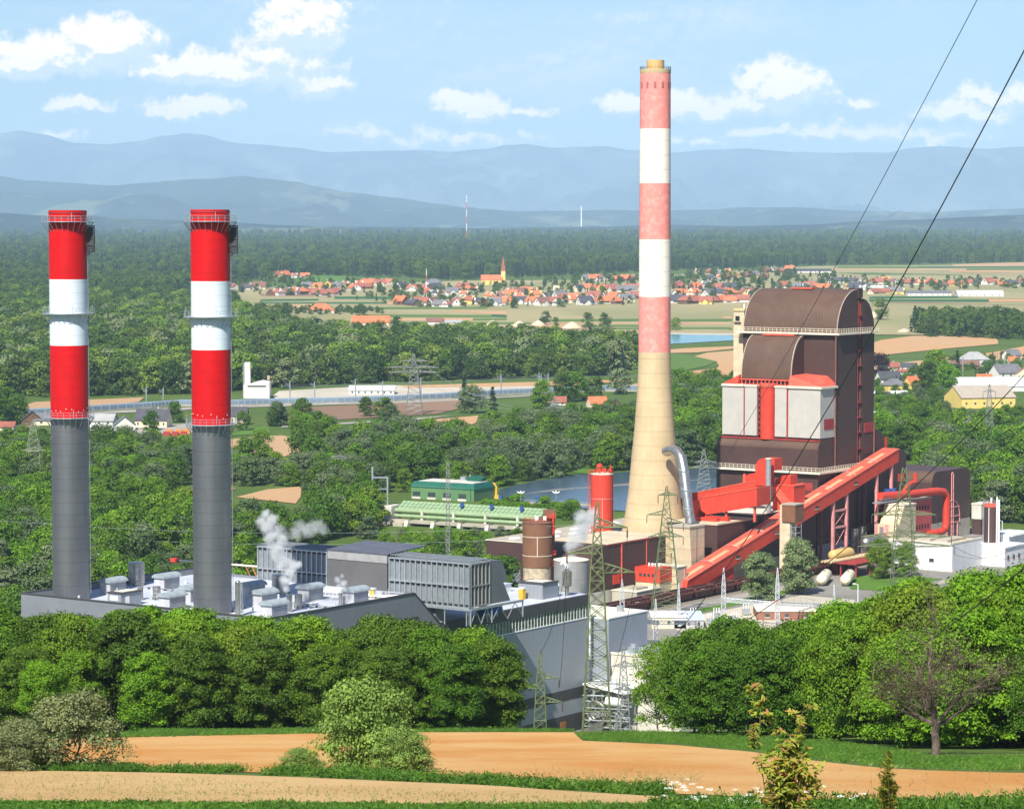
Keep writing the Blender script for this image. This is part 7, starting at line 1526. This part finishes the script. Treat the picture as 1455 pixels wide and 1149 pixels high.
# wires
wire = mat('wire', (.03,.03,.03), rough=.5, metal=.3)
def cable(label, p, q_, sag, r, n=26, group='overhead wires', m=wire, ext=0):
    p, q_ = Vector(p), Vector(q_); b = MB(); b.path([p.lerp(q_, k/n)-Vector((0,0,4*sag*(k/n)*(1-k/n))) for k in range(-int(ext*n), n+1)], r, 4); tag(b.build('power_cable', m, recalc=False, org=tuple(p)), label, 'cable', group)
t3 = PY['p3'][1]; t4 = PY['p4'][1]
cable('upper black wire sweeping down from the top edge past the tower', atY(1400,-22,400), atY(972,745,868), 3, .06, ext=.6)
cable('thick black wire crossing the tower from the right edge', atY(1470,44,190), t3[1], 4.5, .05, ext=.5)
cable('thin wire descending behind the pylon right of the conveyor', atY(1470,517,280), atY(908,950,430), 5, .05, ext=.9)
cable('lowest black wire over the right hand trees', atY(1472,793,190), atY(1120,1010,330), 1.6, .05, ext=.7)
cable('wire from the large pylon down to the small dark pylon', PY['p1'][1][2], t3[0], 1, .035); cable('wire from the upper arm of the large pylon into the yard', PY['p1'][1][0], PY['m3'][2], 3, .04); cable('wire from the left arm of the large pylon past the grey wall', PY['p1'][1][1], PY['p2'][2], 2, .035); cable('wire from the middle arm of the large pylon to the small green pylon', PY['p1'][1][1], PY['p2'][1][0], 2.5, .035)
for i, (a, b__) in enumerate((((-60,734),(925,738)),((-60,748),(930,752)))):
    cable('%s thin wire crossing behind the twin stacks' % ORD[i], atY(a[0], a[1], 1000+30*i), atY(b__[0], b__[1], 880+i*6), 5+i*.6, .05, group='thin wires behind the stacks', m=galv)
for i, (k0, k1) in enumerate((('p8','p13'),('p13','p11'),('p11','p7'),('p6','p7'),('p9','p10'))):
    for j in range(min(2, len(PY[k0][1]), len(PY[k1][1]))): cable('faint wire strung %s, %s strand' % (('from the left edge pylon','across the left river flats','over the riverside trees','from the brown field pylon','across the river behind the tower')[i], ORD[j]), PY[k0][1][j], PY[k1][1][j], 8, .09, m=galv)
for i in range(5):
    for j, dz in enumerate((0, 3)):
        x0, x1 = (-40,400,700,1240,1400)[i], (420,720,905,1400,1480)[i]; y0, y1 = (552,548,536,520,512)[i], (545,537,532,515,510)[i]; cable('%s railway wire, span %s' % (('upper','lower')[j], ORD[i]), atY(x0,y0+j*2,2050)+Vector((0,0,-dz*0)), atY(x1,y1+j*2,2150), .8, .10, m=galv)
T5 = PY['p5'][1]
cable('wire from the broad pylon towards the white workshop', T5[1], wor(-72,482,11), 2, .07); cable('wire from the broad pylon left over the legs', T5[0], atY(1120,760,900), 3, .06); cable('sagging wire right of the broad pylon', T5[3], atY(1480,770,900), 5, .06); cable('upper wire right of the broad pylon', T5[5], atY(1480,745,930), 5, .06)
# far radio masts
for (lab, px, yt, yb, Y, w) in (('red and white radio mast on the skyline left of the chimney', 663, 278, 338, 9000, 2.4), ('small pale tower on the hills left of the chimney', 826, 293, 322, 12200, 5), ('red and white village mast before the manor house', 606, 382, 436, 3800, .9)):
    T = thing_local('radio_mast', lab, 'radio mast', tuple(atY(px, yb, Y)), 0); ORG[T.name] = (0,0,0); h = (yb-yt)*Y/F
    for k in range(6): pq('mast_section', white if k % 2 or px == 826 else redlite, lambda b: b.tube((0,0,h*k/6),(0,0,h*(k+1)/6),w*.5,6))

# ================================================ steam
def plume(name, label, pts, dens, seed, col=(.99,.99,.99)):
    """soft steam: a lumpy closed envelope with a noisy volume inside"""
    bm = bmesh.new(); rs = random.Random(seed)
    for (p, r_) in pts:
        m_ = Matrix.Translation(p); v = bmesh.ops.create_icosphere(bm, subdivisions=2, radius=r_, matrix=m_)['verts']
    me = bpy.data.meshes.new(name); bm.to_mesh(me); bm.free(); o = bpy.data.objects.new(name, me); COL.objects.link(o)
    md = o.modifiers.new('join', 'REMESH'); md.mode = 'VOXEL'; md.voxel_size = min(r_ for _, r_ in pts)*.35
    M = bpy.data.materials.new(name); M.use_nodes = True; t = NT(M.node_tree); t.n.clear(); oc = t.node('ShaderNodeTexCoord').outputs['Object']
    d = None
    w = t.noise(oc, .55, 5, .68)
    for (p, r_) in pts:      # density falls off from the middle of every puff
        vm = t.node('ShaderNodeVectorMath', operation='DISTANCE'); t.put(vm.inputs[0], oc); vm.inputs[1].default_value = tuple(p); e = t.m('SUBTRACT', 1, t.m('DIVIDE', vm.outputs['Value'], r_)); d = e if d is None else t.m('SMOOTH_MAX', d, e, .15)
    n_ = t.ss(t.m('ADD', d, t.m('MULTIPLY', t.m('SUBTRACT', w, .53), 2.1)), -.02, .95)
    vp = t.node('ShaderNodeVolumePrincipled'); vp.inputs['Color'].default_value = c4(col); t.put(vp.inputs['Density'], t.m('MULTIPLY', n_, dens)); vp.inputs['Anisotropy'].default_value = .1
    t.l.new(vp.outputs[0], t.node('ShaderNodeOutputMaterial').inputs['Volume']); me.materials.append(M); tag(o, label, 'steam', kind='stuff'); return o
Yp = 592
def pp(lst, Y): return [(atY(x, y, Y), r_*Y/F*1.35) for (x, y, r_) in lst]
plume('steam_plume', 'thick white steam plume rising from the roof vent', pp([(407,836,5),(405,824,8),(410,812,10),(404,800,11),(398,790,11),(415,803,9),(392,778,11),(398,768,9),(385,760,11),(380,748,12),(372,742,9),(385,738,10),(378,732,8),(423,803,6)], Yp), 1.5, 1)
plume('steam_plume', 'thin veil of steam drifting right of the thick plume', pp([(405,762,10),(420,758,11),(435,752,12),(448,748,12),(460,752,9),(395,756,12),(425,745,8)], Yp+8), .35, 2)
plume('steam_plume', 'small wisp of steam at the thin vent pipe', pp([(483,838,3.5),(482,833,5),(488,829,6),(480,824,5),(486,818,4)], 603), 1.0, 3)
plume('steam_plume', 'grey steam drifting before the red silo', pp([(812,786,7),(810,776,9),(818,768,11),(824,758,13),(830,748,14),(838,738,13),(828,735,12),(842,730,10),(806,800,6)], 745), .8, 4)
# ================================================ foreground growth
rsn = np.random.RandomState(9)
leafG = leafmat('grass_blades', [(.1,.21,.025),(.1,.21,.025)], trans=.35, hue_noise=.4); leafW = leafmat('weed_leaves', [(.08,.18,.022),(.08,.18,.022)], trans=.3, hue_noise=.5); leafY = leafmat('dry_stems', [(.3,.25,.12),(.3,.25,.12)], trans=.2); flow = mat('umbel_white', (.75,.76,.7), rough=.8)
def strip_points(poly, dens, rs, jitter=True):
    P = [(ground(*p).x, ground(*p).y) for p in poly]; xs = [p[0] for p in P]; ys = [p[1] for p in P]; A_r = (max(xs)-min(xs))*(max(ys)-min(ys)); n = int(A_r*dens); out = []
    X = rs.uniform(min(xs), max(xs), n); Y = rs.uniform(min(ys), max(ys), n)
    for x, y in zip(X, Y):
        if inpoly(P, x, y): out.append((x, y))
    return out
def growth(name, label, poly, dens, hmax, size, m, rs, asp=.25, per=9, upright=.8, spread=.22, nz=.25, gap=-2):
    pts = [p for p in strip_points(poly, dens, rs) if gap < -1 or noise.noise(Vector((p[0]*.16, p[1]*.3, 9))) > gap]; C = []; N = []; S_ = []
    for (x, y) in pts:
        k = .35+1.1*max(0, .5+.5*noise.noise(Vector((x*nz, y*nz, 3)))); h = hmax*k*rs.uniform(.5, 1.1); z = H(y)
        for j in range(per):
            f_ = rs.uniform(.08, 1); C.append((x+rs.normal()*spread*f_*.6, y+rs.normal()*spread*f_*.6, z+h*f_)); nn = rs.normal(size=3); nn[2] = abs(nn[2])*(1-upright)+.05; N.append(nn); S_.append(size*rs.uniform(.6, 1.3)*(1.15-f_*.4))
    if not C: return
    o = bpy.data.objects.new(name, leaf_mesh(name, np.array(C), np.array(N), np.array(S_), m, rs, asp=asp)); COL.objects.link(o); tag(o, label, kind='stuff'); return o
growth('hedge_growth', 'weedy green verge between the two tilled fields', [(-20,1082),(60,1088),(180,1091),(215,1095),(260,1093),(400,1097),(500,1099),(700,1109),(940,1124),(965,1132),(940,1131),(700,1116),(500,1107),(400,1103),(170,1096.5),(-20,1094.5)], 11, .55, .10, leafW, rsn, asp=.45, per=12, upright=.5, spread=.3, gap=-.12)
growth('bottom_weeds', 'green weeds and grass along the bottom edge', [(-20,1142),(300,1144),(700,1147),(950,1145),(1480,1138),(1480,1160),(-20,1160)], 12, .2, .085, leafW, rsn, asp=.4, per=12, upright=.5, spread=.22, nz=.6)
def nearband(name, label, Y0, Y1, px0, px1, n, hmax, size, m, per, asp, seed, upright=.6, spread=.2):
    rs = np.random.RandomState(seed); C = []; N = []; S_ = []
    for i in range(n):
        Y = rs.uniform(Y0, Y1); px = rs.uniform(px0, px1); x = (px-CX)/F*Y; k = .4+1.2*max(0, .5+.7*noise.noise(Vector((x*.55, Y*.3, seed)))); h = hmax*k*rs.uniform(.6, 1.1); z = H(Y); lean = rs.normal(size=2)*.15
        for j in range(per): f_ = rs.uniform(.15, 1); C.append((x+rs.normal()*spread*(1-f_*.6)+lean[0]*f_*h, Y+rs.normal()*spread*.5+lean[1]*f_*h, z+h*f_)); nn = rs.normal(size=3); nn[2] = abs(nn[2])*(1-upright)+.05; N.append(nn); S_.append(size*rs.uniform(.6, 1.3))
    o = bpy.data.objects.new(name, leaf_mesh(name, np.array(C), np.array(N), np.array(S_), m, rs, asp=asp)); COL.objects.link(o); tag(o, label, kind='stuff'); return o
nearband('near_weeds', 'leafy green weeds at the bottom right', 72, 86, 930, 1480, 800, .5, .08, leafW, 26, .38, 5)
nearband('near_weeds', 'leafy green weeds at the bottom left', 78, 87, -20, 940, 420, .17, .07, leafW, 20, .35, 6)
nearband('near_grass', 'upright grass blades along the bottom edge', 76, 88, -20, 1480, 3500, .22, .1, leafG, 5, .08, 7, upright=1)
nearband('dry_grass', 'thin dry grass stalks in the verge', 128, 142, 760, 1000, 260, .7, .12, leafY, 6, .05, 8, upright=1, spread=.1)
nearband('dry_grass', 'tall dry stalks among the bottom weeds', 74, 84, 1180, 1470, 40, 1.6, .1, leafY, 8, .06, 12, upright=1, spread=.06)
for (lab, Y0, Y1, x0, x1, n, hz_, sd) in (('white umbel flowers at the bottom left of the sapling', 76, 85, 945, 1110, 24, .7, 1), ('white umbel flowers right of the sapling', 76, 85, 1120, 1240, 14, .75, 2), ('white umbel flowers at the right end of the verge', 100, 118, 935, 990, 16, .5, 3)):
    rs = np.random.RandomState(sd); C = []; N = []; b = MB(); first = None
    for i in range(n):
        Y = rs.uniform(Y0, Y1); x = (rs.uniform(x0, x1)-CX)/F*Y; z = H(Y)+hz_*rs.uniform(.6, 1.15)
        for j in range(26): a_ = rs.uniform(0, 6.28); r_ = .11*math.sqrt(rs.uniform()); C.append((x+r_*math.cos(a_), Y+r_*math.sin(a_), z+rs.normal()*.015)); N.append((rs.normal()*.4, rs.normal()*.4-.5, 1))
    o = bpy.data.objects.new('umbel_flowers', leaf_mesh('umbels', np.array(C), np.array(N), 0.016, flow, rs, asp=.9)); COL.objects.link(o); tag(o, lab, kind='stuff')
growth('meadow_grass', 'bright grass slope below the right hand wood', [(820,1044),(900,1040),(1000,1044),(1100,1050),(1200,1056),(1260,1066),(1330,1078),(1480,1078),(1480,1096),(1350,1094),(1250,1089),(1150,1078),(1060,1065),(960,1056),(830,1052)], 3.2, .42, .16, leafG, rsn, asp=.16, per=9, upright=1, spread=.35, nz=.1)
growth('field_margin', 'strip of grass between the orange field and the left wood', [(-20,1046),(175,1043),(450,1037),(760,1036.5),(815,1039),(600,1040.5),(450,1042),(175,1048),(-20,1052)], 2.6, .5, .2, leafG, rsn, asp=.16, per=8, upright=1, spread=.4, nz=.1)
growth('seedlings', 'rows of tiny maize seedlings in the sandy field', [(-20,1099),(170,1102),(400,1111),(700,1127),(900,1139),(900,1146),(-20,1138)], 1.5, .22, .06, leafG, rsn, asp=.2, per=3, upright=1, spread=.05)
# young sapling with red and yellow leaves, close to the camera
Ys = 45.0; xs_ = (1113-CX)/F*Ys; z0 = H(Ys); T = thing('walnut_sapling', 'young sapling with yellow and reddish leaves close to the camera', 'sapling', (xs_, Ys, z0), plant=False)
rs = np.random.RandomState(3); b = MB(); C = []; N = []; S_ = []
stems = [(-.35,975,-.1),(.1,1045,.15),(-.05,1075,.1),(.2,1055,.35),(.32,1010,.25),(-.22,1085,-.35),(.4,1085,.6),(-.1,1110,-.2),(.25,1100,.1),(.02,1090,.35)]
def mp(px, py, Y): return atY(px, py, Y)
for (dx_, ytop, lean) in stems:
    px = 1113+dx_*85; top = mp(px, ytop, Ys+rs.normal()*.2); base = Vector((xs_+dx_*.5, Ys+rs.normal()*.12, z0)); pts = [base, base.lerp(top, .35)+Vector((rs.normal()*.04, 0, 0)), base.lerp(top, .7)+Vector((rs.normal()*.05, 0, 0)), top]; b.path(pts, .012, 6, .005)
    for k in range(22):
        f_ = .3+.7*(k/21)**.8; i0 = min(2, int(f_*3)); p = pts[i0].lerp(pts[i0+1], f_*3-i0); an = rs.uniform(0, 6.28); L_ = rs.uniform(.16, .36)*(1.15-.3*f_); d = Vector((math.cos(an), math.sin(an)*.8, rs.uniform(.1, .7))).normalized(); e = p+d*L_; b.tube(p, e, .004, 4, cap=False)
        for j in range(8):
            g_ = .3+.7*j/7; q_ = p.lerp(e, g_)+Vector((0,0,-.02*g_)); C.append(tuple(q_+Vector(rs.normal(size=3))*.022)); N.append((rs.normal()*.5, rs.normal()*.5-.5, 1)); S_.append(rs.uniform(.05, .095))
b.build('stem', mat('green_brown_stem', (.14,.12,.05)), T, recalc=False); C = np.array(C)-np.array([xs_, Ys, z0]); o = bpy.data.objects.new('leaves', leaf_mesh('sapling_leaves', C, np.array(N), np.array(S_), leafmat('sapling_leaves', [(.30,.34,.05),(.30,.34,.05)], trans=.4), rs, asp=.42)); COL.objects.link(o); o.parent = T
# reddish young leaves are their own tint on the same sapling
k = rs.uniform(size=len(C)) < .35; o = bpy.data.objects.new('reddish_leaves', leaf_mesh('reddish', C[k]+rs.normal(size=(k.sum(), 3))*.02, np.array(N)[k], np.array(S_)[k]*.95, leafmat('reddish_leaves', [(.42,.2,.08),(.42,.2,.08)], trans=.35), rs, asp=.42)); COL.objects.link(o); o.parent = T
o = T.copy(); 
COL.objects.link(o); o.location = (0,0,0)
Y2 = 70; X2 = (1270-CX)/F*Y2; o.location = (X2, Y2, H(Y2)-.2); o.scale = (.72,.72,.72); o.rotation_euler = (0,0,2); o['label'] = 'small sapling sprout right of the yellow red one'
for ch in list(T.children): c = ch.copy(); COL.objects.link(c); c.parent = o
# a scrap of rusty metal by the left field edge is a small bent bar
p = ground(143, 1090); b = MB(); b.path([p+Vector((-.35,0,0)), p+Vector((-.3,0,.22)), p+Vector((.1,0,.25)), p+Vector((.35,0,.05))], .04, 6); tag(b.build('rusty_bar', mat('rust', (.3,.08,.04))), 'small bent rusty bar under the grey green bush', 'bar')
